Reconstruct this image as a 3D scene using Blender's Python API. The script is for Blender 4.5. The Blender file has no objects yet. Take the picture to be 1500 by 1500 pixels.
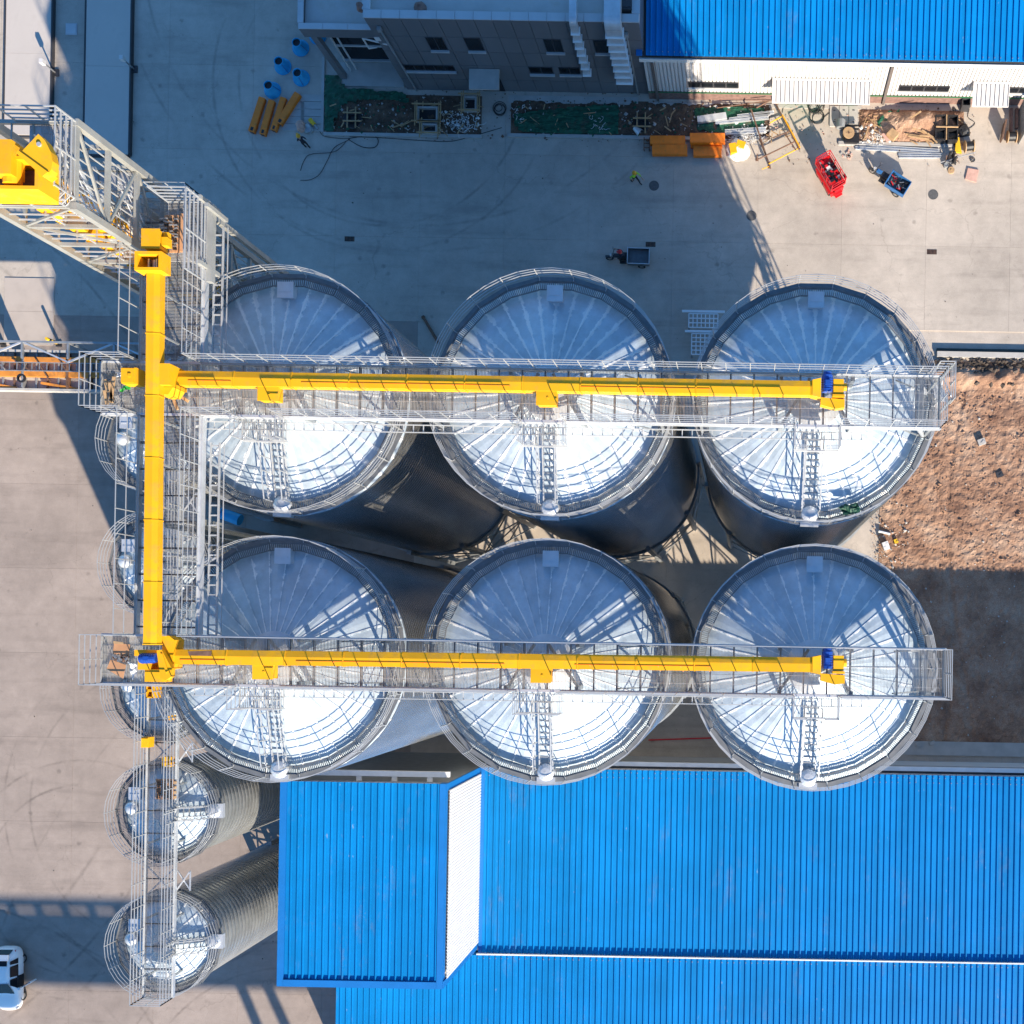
import bpy, bmesh, math, random
from mathutils import Vector, Matrix, noise as mnoise
random.seed(7)
scene = bpy.context.scene
COL = scene.collection
H = 75.0                      # camera height in metres
TH = math.radians(1.0)        # yaw of the drone
CT, ST = math.cos(TH), math.sin(TH)
# ------------------------------------------------------------------ camera
cam_d = bpy.data.cameras.new('camera'); cam = bpy.data.objects.new('camera', cam_d); COL.objects.link(cam)
cam.location = (0, 0, H); cam.rotation_euler = (0, 0, TH)
cam_d.sensor_fit = 'HORIZONTAL'; cam_d.sensor_width = 36.0; cam_d.lens = 36.0
cam_d.shift_x = -340 / 1500; cam_d.shift_y = 180 / 1500
cam_d.clip_start = 1.0; cam_d.clip_end = 2000
scene.camera = cam
# ------------------------------------------------------------------ sky, sun, exposure
SUN_EL = math.radians(24.5)
SUN = Vector((0.420 * math.cos(SUN_EL), -0.9075 * math.cos(SUN_EL), math.sin(SUN_EL))).normalized()
world = bpy.data.worlds.new('World'); scene.world = world; world.use_nodes = True
wn = world.node_tree; wn.nodes.clear()
sky = wn.nodes.new('ShaderNodeTexSky'); sky.sky_type = 'NISHITA'; sky.sun_disc = False
sky.sun_elevation = SUN_EL; sky.sun_rotation = math.atan2(SUN.x, SUN.y)
sky.air_density = 1.0; sky.dust_density = 0.3; sky.ozone_density = 6.0
bg = wn.nodes.new('ShaderNodeBackground'); bg.inputs['Strength'].default_value = 0.105
wo = wn.nodes.new('ShaderNodeOutputWorld')
tint = wn.nodes.new('ShaderNodeMix'); tint.data_type = 'RGBA'; tint.blend_type = 'MULTIPLY'; tint.inputs[0].default_value = 1.0; tint.inputs[7].default_value = (0.66, 0.98, 1.10, 1)   # clear, deep blue sky
wn.links.new(sky.outputs[0], tint.inputs[6]); wn.links.new(tint.outputs[2], bg.inputs[0]); wn.links.new(bg.outputs[0], wo.inputs[0])
sl = bpy.data.lights.new('sun', 'SUN'); sl.energy = 5.0; sl.angle = math.radians(0.5); sl.color = (1.0, 0.87, 0.70)
so = bpy.data.objects.new('sun', sl); COL.objects.link(so)
so.location = (40, -90, 80); so.rotation_euler = SUN.to_track_quat('Z', 'Y').to_euler()
scene.view_settings.view_transform = 'Standard'; scene.view_settings.look = 'None'
scene.view_settings.gamma = 1.0; scene.view_settings.use_curve_mapping = False
scene.view_settings.exposure = 1.12
scene.render.engine = 'CYCLES'
try:
    scene.cycles.max_bounces = 6; scene.cycles.transparent_max_bounces = 8
except Exception: pass

# ------------------------------------------------------------------ helpers
def P(px, py, z=0.0):
    s = (H - z) / 1500.0; cx = (px - 1090) * s; cy = (930 - py) * s
    return Vector((cx * CT - cy * ST, cx * ST + cy * CT, z))
def V(*a): return Vector(a)

class MB:
    def __init__(s): s.v = []; s.f = []; s.m = []
    def add(s, vs, fs, mi=0):
        n = len(s.v); s.v.extend([tuple(v) for v in vs])
        for f in fs: s.f.append(tuple(i + n for i in f)); s.m.append(mi)
        return s
    def hexa(s, b, t, mi=0):
        return s.add(list(b) + list(t), [(3,2,1,0),(4,5,6,7),(0,1,5,4),(1,2,6,5),(2,3,7,6),(3,0,4,7)], mi)
    def box(s, c, d, rz=0.0, mi=0):
        c = Vector(c); hx, hy, hz = d[0]/2, d[1]/2, d[2]/2; ca, sa = math.cos(rz), math.sin(rz)
        q = [(-hx,-hy),(hx,-hy),(hx,hy),(-hx,hy)]
        r = [(x*ca-y*sa, x*sa+y*ca) for x, y in q]
        return s.hexa([(c.x+x, c.y+y, c.z-hz) for x, y in r], [(c.x+x, c.y+y, c.z+hz) for x, y in r], mi)
    def bb(s, x0, x1, y0, y1, z0, z1, mi=0):
        return s.box(((x0+x1)/2,(y0+y1)/2,(z0+z1)/2),(abs(x1-x0),abs(y1-y0),abs(z1-z0)),0,mi)
    def bar(s, p, q, w, h=None, mi=0):
        p = Vector(p); q = Vector(q); h = w if h is None else h
        d = q - p
        if d.length < 1e-6: return s
        d.normalize(); up = Vector((0,0,1)) if abs(d.z) < 0.97 else Vector((0,1,0))
        a = d.cross(up).normalized() * (w/2); b = a.cross(d).normalized() * (h/2)
        return s.hexa([p-a-b, p+a-b, p+a+b, p-a+b], [q-a-b, q+a-b, q+a+b, q-a+b], mi)
    def tube(s, p, q, r, n=8, r2=None, mi=0, caps=True):
        p = Vector(p); q = Vector(q); r2 = r if r2 is None else r2
        d = (q-p).normalized(); up = Vector((0,0,1)) if abs(d.z) < 0.97 else Vector((0,1,0))
        a = d.cross(up).normalized(); b = a.cross(d).normalized()
        vs = []; fs = []
        for k in range(n):
            t = 2*math.pi*k/n; o = a*math.cos(t)+b*math.sin(t)
            vs.append(p+o*r)
        for k in range(n):
            t = 2*math.pi*k/n; o = a*math.cos(t)+b*math.sin(t)
            vs.append(q+o*r2)
        for k in range(n): fs.append((k,(k+1)%n,n+(k+1)%n,n+k))
        if caps: fs.append(tuple(range(n-1,-1,-1))); fs.append(tuple(range(n,2*n)))
        return s.add(vs, fs, mi)
    def path(s, pts, r, n=5, mi=0):
        for a, b in zip(pts[:-1], pts[1:]): s.tube(a, b, r, n, mi=mi, caps=False)
        return s
    def lathe(s, prof, n, c=(0,0,0), a0=0.0, a1=2*math.pi, mi=0):
        c = Vector(c); full = abs(a1-a0-2*math.pi) < 1e-6; m = n if full else n+1
        vs = []
        for r, z in prof:
            for k in range(m):
                t = a0+(a1-a0)*k/n
                vs.append((c.x+r*math.cos(t), c.y+r*math.sin(t), c.z+z))
        fs = []
        for i in range(len(prof)-1):
            for k in range(n):
                k2 = (k+1) % m
                fs.append((i*m+k, i*m+k2, (i+1)*m+k2, (i+1)*m+k))
        return s.add(vs, fs, mi)
    def prism(s, poly, z0, z1, mi=0):
        n = len(poly)
        vs = [(x,y,z0) for x,y in poly]+[(x,y,z1) for x,y in poly]
        fs = [tuple(range(n-1,-1,-1)), tuple(range(n,2*n))]+[(i,(i+1)%n,n+(i+1)%n,n+i) for i in range(n)]
        return s.add(vs, fs, mi)
    def mesh(s, name, off=(0,0,0), smooth=False):
        me = bpy.data.meshes.new(name); o = Vector(off)
        me.from_pydata([(v[0]-o.x, v[1]-o.y, v[2]-o.z) for v in s.v], [], s.f)
        if any(s.m): me.polygons.foreach_set('material_index', s.m)
        if smooth: me.polygons.foreach_set('use_smooth', [True]*len(me.polygons))
        me.update(); return me

def wloc(o):
    l = Vector((0,0,0))
    while o is not None: l += o.location; o = o.parent
    return l
def setp(o, label=None, cat=None, group=None, kind=None):
    if label: o['label'] = label
    if cat: o['category'] = cat
    if group: o['group'] = group
    if kind: o['kind'] = kind
    return o
def thing(name, label, cat, loc=(0,0,0), group=None, rz=0.0):
    o = bpy.data.objects.new(name, None); o.empty_display_size = 0.3; COL.objects.link(o); o.location = loc
    o.rotation_euler = (0,0,rz)
    return setp(o, label, cat, group)
def link(name, me, mat, parent=None, loc=(0,0,0), rz=0.0):
    o = bpy.data.objects.new(name, me); COL.objects.link(o)
    if mat is not None:
        if isinstance(mat, (list, tuple)):
            if not me.materials:
                for m in mat: me.materials.append(m)
        elif not me.materials: me.materials.append(mat)
    o.parent = parent; o.location = loc; o.rotation_euler = (0,0,rz)
    return o
def part(name, mb, mat, parent, smooth=False, local=False, label=None, kind=None):
    off = (0,0,0) if (local or parent is None) else wloc(parent)
    o = link(name, mb.mesh(name, off, smooth), mat, parent)
    return setp(o, label, None, None, kind)
def solo(name, mb, mat, label, cat, base, group=None, smooth=False, kind=None):
    o = link(name, mb.mesh(name, base, smooth), mat, None, base)
    return setp(o, label, cat, group, kind)
def struct(name, mb, mat, smooth=False, base=(0,0,0)):
    o = link(name, mb.mesh(name, base, smooth), mat, None, base); o['kind'] = 'structure'; return o
def copy_tree(o, parent=None):
    c = o.copy(); COL.objects.link(c); c.parent = parent
    for ch in list(o.children): copy_tree(ch, c)
    return c

# ------------------------------------------------------------------ materials
def srgb(r, g, b):
    f = lambda c: (c/255/12.92) if c/255 <= 0.04045 else ((c/255+0.055)/1.055)**2.4
    return (f(r), f(g), f(b))
def mat(name, col, rough=0.6, metal=0.0, var=0.12, scale=3.0, bump=0.0, bscale=20.0, spec=0.5, rnd=0.0, pos=False, stain=None, stain_amt=0.0, stain_scale=1.0, stretch=None):
    m = bpy.data.materials.new(name); m.use_nodes = True; nt = m.node_tree; N = nt.nodes; L = nt.links
    b = N['Principled BSDF']; b.inputs['Roughness'].default_value = rough; b.inputs['Metallic'].default_value = metal
    b.inputs['Specular IOR Level'].default_value = spec
    if pos: co = N.new('ShaderNodeNewGeometry').outputs['Position']
    else: co = N.new('ShaderNodeTexCoord').outputs['Object']
    if stretch:
        mp = N.new('ShaderNodeMapping'); mp.inputs['Scale'].default_value = stretch; L.new(co, mp.inputs['Vector']); co = mp.outputs[0]
    n1 = N.new('ShaderNodeTexNoise'); n1.inputs['Scale'].default_value = scale; n1.inputs['Detail'].default_value = 5; L.new(co, n1.inputs['Vector'])
    mr = N.new('ShaderNodeMapRange'); mr.inputs[1].default_value = 0.3; mr.inputs[2].default_value = 0.7
    mr.inputs[3].default_value = 1-var; mr.inputs[4].default_value = 1+var; L.new(n1.outputs[0], mr.inputs[0])
    val = mr.outputs[0]
    if rnd:
        oi = N.new('ShaderNodeObjectInfo'); m2 = N.new('ShaderNodeMapRange'); m2.inputs[3].default_value = 1-rnd; m2.inputs[4].default_value = 1+rnd
        L.new(oi.outputs['Random'], m2.inputs[0]); mu = N.new('ShaderNodeMath'); mu.operation = 'MULTIPLY'
        L.new(val, mu.inputs[0]); L.new(m2.outputs[0], mu.inputs[1]); val = mu.outputs[0]
    vm = N.new('ShaderNodeVectorMath'); vm.operation = 'SCALE'; vm.inputs[0].default_value = col[:3]; L.new(val, vm.inputs['Scale'])
    out = vm.outputs[0]
    if stain is not None:
        n2 = N.new('ShaderNodeTexNoise'); n2.inputs['Scale'].default_value = stain_scale; n2.inputs['Detail'].default_value = 8; n2.inputs['Roughness'].default_value = 0.7; L.new(co, n2.inputs['Vector'])
        r2 = N.new('ShaderNodeMapRange'); r2.inputs[1].default_value = 0.52; r2.inputs[2].default_value = 0.72; r2.inputs[4].default_value = stain_amt; L.new(n2.outputs[0], r2.inputs[0])
        mx = N.new('ShaderNodeMix'); mx.data_type = 'RGBA'; L.new(r2.outputs[0], mx.inputs[0]); L.new(out, mx.inputs[6]); mx.inputs[7].default_value = (*stain[:3], 1); out = mx.outputs[2]
    L.new(out, b.inputs['Base Color'])
    if bump:
        n3 = N.new('ShaderNodeTexNoise'); n3.inputs['Scale'].default_value = bscale; n3.inputs['Detail'].default_value = 6; L.new(co, n3.inputs['Vector'])
        bp = N.new('ShaderNodeBump'); bp.inputs['Strength'].default_value = bump; bp.inputs['Distance'].default_value = 0.05; L.new(n3.outputs[0], bp.inputs['Height']); L.new(bp.outputs[0], b.inputs['Normal'])
    return m

def concrete_mat(name='yard_concrete', base=(0.49, 0.428, 0.362)):
    m = bpy.data.materials.new(name); m.use_nodes = True; nt = m.node_tree; N = nt.nodes; L = nt.links
    b = N['Principled BSDF']; b.inputs['Roughness'].default_value = 0.85; b.inputs['Specular IOR Level'].default_value = 0.25
    co = N.new('ShaderNodeNewGeometry').outputs['Position']
    def noi(sc, det=6, rg=0.6, stretch=None):
        v = co
        if stretch:
            mp = N.new('ShaderNodeMapping'); mp.inputs['Scale'].default_value = stretch; L.new(co, mp.inputs[0]); v = mp.outputs[0]
        n = N.new('ShaderNodeTexNoise'); n.inputs['Scale'].default_value = sc; n.inputs['Detail'].default_value = det; n.inputs['Roughness'].default_value = rg; L.new(v, n.inputs['Vector']); return n.outputs[0]
    def rng(x, a, b_, c, d):
        r = N.new('ShaderNodeMapRange'); r.inputs[1].default_value = a; r.inputs[2].default_value = b_; r.inputs[3].default_value = c; r.inputs[4].default_value = d; L.new(x, r.inputs[0]); return r.outputs[0]
    def mul(x, y):
        k = N.new('ShaderNodeMath'); k.operation = 'MULTIPLY'; L.new(x, k.inputs[0])
        if isinstance(y, float): k.inputs[1].default_value = y
        else: L.new(y, k.inputs[1])
        return k.outputs[0]
    val = rng(noi(0.13, 5), 0.3, 0.7, 0.80, 1.12)
    val = mul(val, rng(noi(1.1, 7, 0.7), 0.3, 0.7, 0.87, 1.08))
    val = mul(val, rng(noi(14, 3, 0.7), 0.25, 0.75, 0.90, 1.08))
    val = mul(val, rng(noi(0.45, 5, 0.6, (0.25, 2.2, 1)), 0.52, 0.75, 1.0, 0.80))
    vo = N.new('ShaderNodeTexVoronoi'); vo.inputs['Scale'].default_value = 0.55; L.new(co, vo.inputs['Vector'])
    nn = noi(6, 3)
    ad = N.new('ShaderNodeMath'); ad.operation = 'ADD'; L.new(vo.outputs['Distance'], ad.inputs[0]); L.new(mul(nn, 0.16), ad.inputs[1])
    val = mul(val, rng(ad.outputs[0], 0.12, 0.20, 0.72, 1.0))
    vc = N.new('ShaderNodeTexVoronoi'); vc.feature = 'DISTANCE_TO_EDGE'; vc.inputs['Scale'].default_value = 0.11
    wv = N.new('ShaderNodeVectorMath'); wv.operation = 'MULTIPLY_ADD'; nz = N.new('ShaderNodeTexNoise'); nz.inputs['Scale'].default_value = 0.8; nz.inputs['Detail'].default_value = 6; L.new(co, nz.inputs['Vector']); L.new(nz.outputs['Color'], wv.inputs[0]); wv.inputs[1].default_value = (2.5,2.5,0); L.new(co, wv.inputs[2]); L.new(wv.outputs[0], vc.inputs['Vector'])
    val = mul(val, rng(mul(vc.outputs['Distance'], rng(noi(0.25,3), 0.45, 0.6, 3.0, 1.0)), 0.0, 0.006, 0.84, 1.0))
    # tyre arcs: rings of given centre and radius, broken up by noise
    sx = N.new('ShaderNodeSeparateXYZ'); L.new(co, sx.inputs[0])
    br = rng(noi(0.30, 4), 0.42, 0.62, 0.0, 1.0)
    fine = noi(3.0, 4)
    def arc(cx, cy, rad, wid, amt, ymin=None):
        vd = N.new('ShaderNodeVectorMath'); vd.operation = 'DISTANCE'; cc = P(cx, cy, 0); vd.inputs[1].default_value = (cc.x, cc.y, 0); L.new(co, vd.inputs[0])
        s = N.new('ShaderNodeMath'); s.operation = 'SUBTRACT'; L.new(vd.outputs['Value'], s.inputs[0]); s.inputs[1].default_value = rad
        ab = N.new('ShaderNodeMath'); ab.operation = 'ABSOLUTE'; L.new(s.outputs[0], ab.inputs[0])
        a2 = N.new('ShaderNodeMath'); a2.operation = 'ADD'; L.new(ab.outputs[0], a2.inputs[0]); L.new(mul(fine, wid*0.8), a2.inputs[1])
        k = rng(a2.outputs[0], wid*0.4, wid*1.1, amt*0.85, 0.0)
        k = mul(k, br)
        inv = N.new('ShaderNodeMath'); inv.operation = 'SUBTRACT'; inv.inputs[0].default_value = 1.0; L.new(k, inv.inputs[1]); return inv.outputs[0]
    for a in [(560, 120, 10.5, .22, .35), (560, 120, 12.4, .22, .35), (620, -80, 20.5, .25, .3), (620, -80, 22.4, .25, .3), (250, 1180, 12.2, .2, .3), (250, 1180, 10.3, .2, .3),
              (-420, 900, 38.5, .25, .4), (-420, 900, 36.6, .25, .4), (-420, 900, 33.0, .3, .3), (120, 1290, 7.0, .2, .4), (120, 1290, 8.8, .2, .4), (900, 1700, 48.0, .2, .25),
              (420, 1640, 13.0, .2, .4), (420, 1640, 11.1, .2, .4), (-100, 1700, 19.0, .25, .4), (-100, 1700, 17.0, .25, .4)]:
        val = mul(val, arc(*a))
    vm = N.new('ShaderNodeVectorMath'); vm.operation = 'SCALE'; vm.inputs[0].default_value = base
    oi = N.new('ShaderNodeObjectInfo'); val = mul(val, rng(oi.outputs['Random'], 0, 1, 0.965, 1.035))
    L.new(val, vm.inputs['Scale']); L.new(vm.outputs[0], b.inputs['Base Color'])
    bp = N.new('ShaderNodeBump'); bp.inputs['Strength'].default_value = 0.25; bp.inputs['Distance'].default_value = 0.02; L.new(noi(9, 6, 0.7), bp.inputs['Height']); L.new(bp.outputs[0], b.inputs['Normal'])
    return m

def dirt_mat(name, c1, c2, c3, scale=0.6):
    m = bpy.data.materials.new(name); m.use_nodes = True; nt = m.node_tree; N = nt.nodes; L = nt.links
    b = N['Principled BSDF']; b.inputs['Roughness'].default_value = 0.95; b.inputs['Specular IOR Level'].default_value = 0.15
    co = N.new('ShaderNodeNewGeometry').outputs['Position']
    n = N.new('ShaderNodeTexNoise'); n.inputs['Scale'].default_value = scale; n.inputs['Detail'].default_value = 9; n.inputs['Roughness'].default_value = 0.65; L.new(co, n.inputs['Vector'])
    cr = N.new('ShaderNodeValToRGB'); e = cr.color_ramp.elements; e[0].position = 0.32; e[0].color = (*c1,1); e[1].position = 0.68; e[1].color = (*c3,1); k = cr.color_ramp.elements.new(0.5); k.color = (*c2,1); L.new(n.outputs[0], cr.inputs[0])
    n2 = N.new('ShaderNodeTexNoise'); n2.inputs['Scale'].default_value = 13; n2.inputs['Detail'].default_value = 6; n2.inputs['Roughness'].default_value = 0.75; L.new(co, n2.inputs['Vector'])
    mr = N.new('ShaderNodeMapRange'); mr.inputs[1].default_value = 0.3; mr.inputs[2].default_value = 0.7; mr.inputs[3].default_value = 0.6; mr.inputs[4].default_value = 1.35; L.new(n2.outputs[0], mr.inputs[0])
    vm = N.new('ShaderNodeVectorMath'); vm.operation = 'SCALE'; L.new(cr.outputs[0], vm.inputs[0]); L.new(mr.outputs[0], vm.inputs['Scale']); L.new(vm.outputs[0], b.inputs['Base Color'])
    bp = N.new('ShaderNodeBump'); bp.inputs['Strength'].default_value = 0.5; bp.inputs['Distance'].default_value = 0.05; L.new(n2.outputs[0], bp.inputs['Height']); L.new(bp.outputs[0], b.inputs['Normal'])
    return m

def roof_metal_mat(name, half_tan, streak):
    # galvanised roof sheet: mottled zinc with pale sealant smeared along the seams (local y/x gives the place across the sheet)
    m = bpy.data.materials.new(name); m.use_nodes = True; nt = m.node_tree; N = nt.nodes; L = nt.links
    b = N['Principled BSDF']; b.inputs['Specular IOR Level'].default_value = 0.5
    tc = N.new('ShaderNodeTexCoord'); co = tc.outputs['Object']; oi = N.new('ShaderNodeObjectInfo')
    geo = N.new('ShaderNodeNewGeometry')
    def M(op, a, c=None):
        k = N.new('ShaderNodeMath'); k.operation = op
        for i, q in enumerate((a, c)):
            if q is None: continue
            if isinstance(q, (int, float)): k.inputs[i].default_value = q
            else: L.new(q, k.inputs[i])
        return k.outputs[0]
    def rng(x, a, b_, c, d):
        r = N.new('ShaderNodeMapRange'); r.inputs[1].default_value = a; r.inputs[2].default_value = b_; r.inputs[3].default_value = c; r.inputs[4].default_value = d; L.new(x, r.inputs[0]); return r.outputs[0]
    sx = N.new('ShaderNodeSeparateXYZ'); L.new(co, sx.inputs[0])
    a = M('ABSOLUTE', M('DIVIDE', M('DIVIDE', sx.outputs[1], sx.outputs[0]), half_tan))
    n1 = N.new('ShaderNodeTexNoise'); n1.inputs['Scale'].default_value = 2.3; n1.inputs['Detail'].default_value = 7; n1.inputs['Roughness'].default_value = 0.7; L.new(geo.outputs['Position'], n1.inputs['Vector'])
    n2 = N.new('ShaderNodeTexNoise'); n2.inputs['Scale'].default_value = 0.7; n2.inputs['Detail'].default_value = 4; L.new(geo.outputs['Position'], n2.inputs['Vector'])
    # how wide the smear is varies from sheet to sheet
    w = rng(oi.outputs['Random'], 0, 1, 0.4, 1.6)
    s = M('ADD', a, M('MULTIPLY', M('SUBTRACT', n1.outputs[0], 0.5), 1.6))
    mask = rng(s, 1.0 - streak, 1.02 - streak*0.6, 0.0, 1.0)
    mask = M('MULTIPLY', mask, M('MINIMUM', w, 1.0))
    tone = M('MULTIPLY', rng(n1.outputs[0], 0.3, 0.7, 0.86, 1.12), rng(n2.outputs[0], 0.3, 0.7, 0.88, 1.1))
    tone = M('MULTIPLY', tone, rng(oi.outputs['Random'], 0, 1, 0.93, 1.07))
    vm = N.new('ShaderNodeVectorMath'); vm.operation = 'SCALE'; vm.inputs[0].default_value = (0.47, 0.555, 0.62); L.new(tone, vm.inputs['Scale'])
    mx = N.new('ShaderNodeMix'); mx.data_type = 'RGBA'; L.new(mask, mx.inputs[0]); L.new(vm.outputs[0], mx.inputs[6]); mx.inputs[7].default_value = (0.80, 0.80, 0.79, 1)
    L.new(mx.outputs[2], b.inputs['Base Color'])
    L.new(rng(mask, 0, 1, 0.42, 0.2), b.inputs['Metallic'])
    L.new(M('ADD', rng(mask, 0, 1, 0.60, 0.65), M('MULTIPLY', M('SUBTRACT', n1.outputs[0], 0.5), 0.25)), b.inputs['Roughness'])
    bp = N.new('ShaderNodeBump'); bp.inputs['Strength'].default_value = 0.25; bp.inputs['Distance'].default_value = 0.03; L.new(n2.outputs[0], bp.inputs['Height']); L.new(bp.outputs[0], b.inputs['Normal'])
    return m

def blue_roof_mat():
    m = bpy.data.materials.new('blue_roof_sheet'); m.use_nodes = True; nt = m.node_tree; N = nt.nodes; L = nt.links
    b = N['Principled BSDF']; b.inputs['Roughness'].default_value = 0.5; b.inputs['Specular IOR Level'].default_value = 0.15
    geo = N.new('ShaderNodeNewGeometry'); co = geo.outputs['Position']; oi = N.new('ShaderNodeObjectInfo')
    def noi(sc, det=5, rg=0.6, st=None):
        v = co
        if st:
            mp = N.new('ShaderNodeMapping'); mp.inputs['Scale'].default_value = st; L.new(co, mp.inputs[0]); v = mp.outputs[0]
        n = N.new('ShaderNodeTexNoise'); n.inputs['Scale'].default_value = sc; n.inputs['Detail'].default_value = det; n.inputs['Roughness'].default_value = rg; L.new(v, n.inputs['Vector']); return n.outputs[0]
    def rng(x, a, b_, c, d):
        r = N.new('ShaderNodeMapRange'); r.inputs[1].default_value = a; r.inputs[2].default_value = b_; r.inputs[3].default_value = c; r.inputs[4].default_value = d; L.new(x, r.inputs[0]); return r.outputs[0]
    def mul(x, y):
        k = N.new('ShaderNodeMath'); k.operation = 'MULTIPLY'; L.new(x, k.inputs[0]); L.new(y, k.inputs[1]); return k.outputs[0]
    val = mul(rng(noi(0.35), 0.3, 0.7, 0.9, 1.08), rng(oi.outputs['Random'], 0, 1, 0.90, 1.08))
    val = mul(val, rng(noi(8, 4, 0.7, (3, 0.3, 1)), 0.3, 0.7, 0.95, 1.05))
    vm = N.new('ShaderNodeVectorMath'); vm.operation = 'SCALE'; vm.inputs[0].default_value = (0.002, 0.195, 0.50); L.new(val, vm.inputs['Scale'])
    # rusty and dusty smears running down the sheets, and pale scuffs
    mx = N.new('ShaderNodeMix'); mx.data_type = 'RGBA'; L.new(mul(rng(noi(0.5, 8, 0.75, (1.6, 0.5, 1)), 0.56, 0.80, 0, 0.5), rng(noi(3.0, 4), 0.4, 0.6, 0.3, 1.0)), mx.inputs[0]); L.new(vm.outputs[0], mx.inputs[6]); mx.inputs[7].default_value = (0.20, 0.19, 0.22, 1)
    mx2 = N.new('ShaderNodeMix'); mx2.data_type = 'RGBA'; L.new(mul(rng(noi(2.2, 3, 0.5, (2.5, 0.8, 1)), 0.70, 0.78, 0.0, 0.6), rng(noi(0.3, 3), 0.45, 0.6, 0.1, 1.0)), mx2.inputs[0]); L.new(mx.outputs[2], mx2.inputs[6]); mx2.inputs[7].default_value = (0.35, 0.42, 0.5, 1)
    L.new(mx2.outputs[2], b.inputs['Base Color'])
    return m

M_CON = concrete_mat(); M_CON2 = concrete_mat('older_dusty_concrete', (0.345, 0.285, 0.245))
M_DIRT = dirt_mat('bare_earth', (0.19,0.105,0.07), (0.34,0.205,0.135), (0.45,0.315,0.225), 0.35)
M_SOIL = dirt_mat('dark_soil', (0.07,0.05,0.038), (0.13,0.085,0.06), (0.2,0.135,0.09), 0.8)
M_ASPH = dirt_mat('dark_rubble', (0.04,0.035,0.03), (0.08,0.065,0.055), (0.15,0.12,0.1), 1.5)
M_ROOF = roof_metal_mat('galvanised_roof_sheet', math.tan(math.radians(5)), 0.28)
M_ROOF2 = roof_metal_mat('galvanised_roof_sheet_narrow_seam', math.tan(math.radians(5)), 0.10)
M_ROOFS = roof_metal_mat('galvanised_small_roof_sheet', math.tan(math.radians(11.25)), 0.16)
M_WALL = mat('corrugated_galvanised_wall', (0.50,0.50,0.48), 0.27, 0.88, 0.15, 0.8, rnd=0.0, stretch=(1,1,0.3))
M_WALL2 = mat('small_silo_wall', (0.48,0.495,0.49), 0.32, 0.72, 0.15, 0.8)
M_GALV = mat('galvanised_steel', (0.62,0.64,0.66), 0.42, 0.55, 0.10, 2.0)
M_GALVD = mat('dull_galvanised_steel', (0.36,0.38,0.39), 0.5, 0.55, 0.15, 2.0)
M_GRATE = mat('grating_steel', (0.50,0.49,0.48), 0.5, 0.5, 0.15, 2.0)
M_WALK = mat('walkway_grating', (0.20,0.21,0.22), 0.55, 0.5, 0.2, 2.0)
M_RAIL = mat('zinc_rail', (0.47,0.48,0.48), 0.40, 0.35, 0.08, 1.0)
M_TOWER = mat('tower_steel', (0.40,0.40,0.37), 0.5, 0.45, 0.14, 1.5)
M_YEL = mat('yellow_paint', (0.80,0.39,0.008), 0.5, 0.0, 0.10, 0.7, spec=0.3, rnd=0.06, stain=(0.40,0.24,0.07), stain_amt=0.55, stain_scale=1.6)
M_ORA = mat('orange_paint', (0.85,0.20,0.010), 0.5, 0.0, 0.12, 2.0, stain=(0.25,0.13,0.05), stain_amt=0.5, stain_scale=3.0)
M_MOTOR = mat('blue_motor_paint', (0.01,0.06,0.32), 0.4, 0.0, 0.1, 4.0)
M_BLUE = blue_roof_mat()
M_BTRIM = mat('blue_trim', (0.003,0.15,0.46), 0.5, 0.0, 0.06, 1.0)
M_WHITE = mat('white_cladding', (0.60,0.58,0.56), 0.5, 0.0, 0.04, 1.0)  # white toned down for sheds facing the sun; lighting sits in the colour
M_SIDE = mat('white_cladding_lifted_off_sun', (0.80,0.79,0.78), 0.5, 0.0, 0.03, 1.0)  # same white lifted where less sun falls; brightness put into the colour
M_GUT = mat('white_gutter', (0.70,0.69,0.66), 0.5, 0.0, 0.08, 1.5)
M_CLAD = mat('grey_cladding_panel', (0.155,0.155,0.165), 0.45, 0.1, 0.05, 0.7, rnd=0.07)
M_COPE = mat('pale_coping', (0.48,0.49,0.50), 0.5, 0.2, 0.06, 1.0)
M_FLAT = mat('flat_roof_screed', (0.45,0.44,0.42), 0.85, 0.0, 0.16, 0.35, bump=0.1, stain=(0.30,0.22,0.10), stain_amt=0.5, stain_scale=0.35)
M_GLASS = mat('dark_window_glass', (0.012,0.014,0.018), 0.15, 0.0, 0.1, 1.0, spec=0.3)
M_FRAME = mat('dark_frame', (0.05,0.05,0.055), 0.5, 0.2, 0.1, 2.0)
M_SLAB = mat('pale_concrete', (0.42,0.40,0.37), 0.85, 0.0, 0.10, 1.5, bump=0.15)
M_WEIGH = mat('weighbridge_deck_paint', (0.50,0.45,0.40), 0.6, 0.0, 0.05, 0.5, stain=(0.35,0.31,0.27), stain_amt=0.4, stain_scale=0.5)
M_BRICK = mat('red_brown_brick', (0.20,0.12,0.10), 0.9, 0.0, 0.25, 4.0, bump=0.3)
M_BLACK = mat('black_plastic', (0.016,0.016,0.018), 0.45, 0.0, 0.2, 5.0)
M_RUBBER = mat('tyre_rubber', (0.022,0.022,0.022), 0.8, 0.0, 0.2, 8.0)
M_STEEL = mat('bare_steel', (0.42,0.42,0.42), 0.4, 0.7, 0.12, 2.0)
M_RUST = mat('rusty_steel', (0.16,0.09,0.06), 0.75, 0.2, 0.3, 5.0)
M_WOOD = mat('raw_timber', (0.42,0.27,0.14), 0.8, 0.0, 0.2, 3.0)
M_PLY = mat('plywood', (0.46,0.24,0.12), 0.75, 0.0, 0.15, 2.0)
M_PINK = mat('faded_board', (0.55,0.33,0.26), 0.8, 0.0, 0.14, 4.0)
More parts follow.
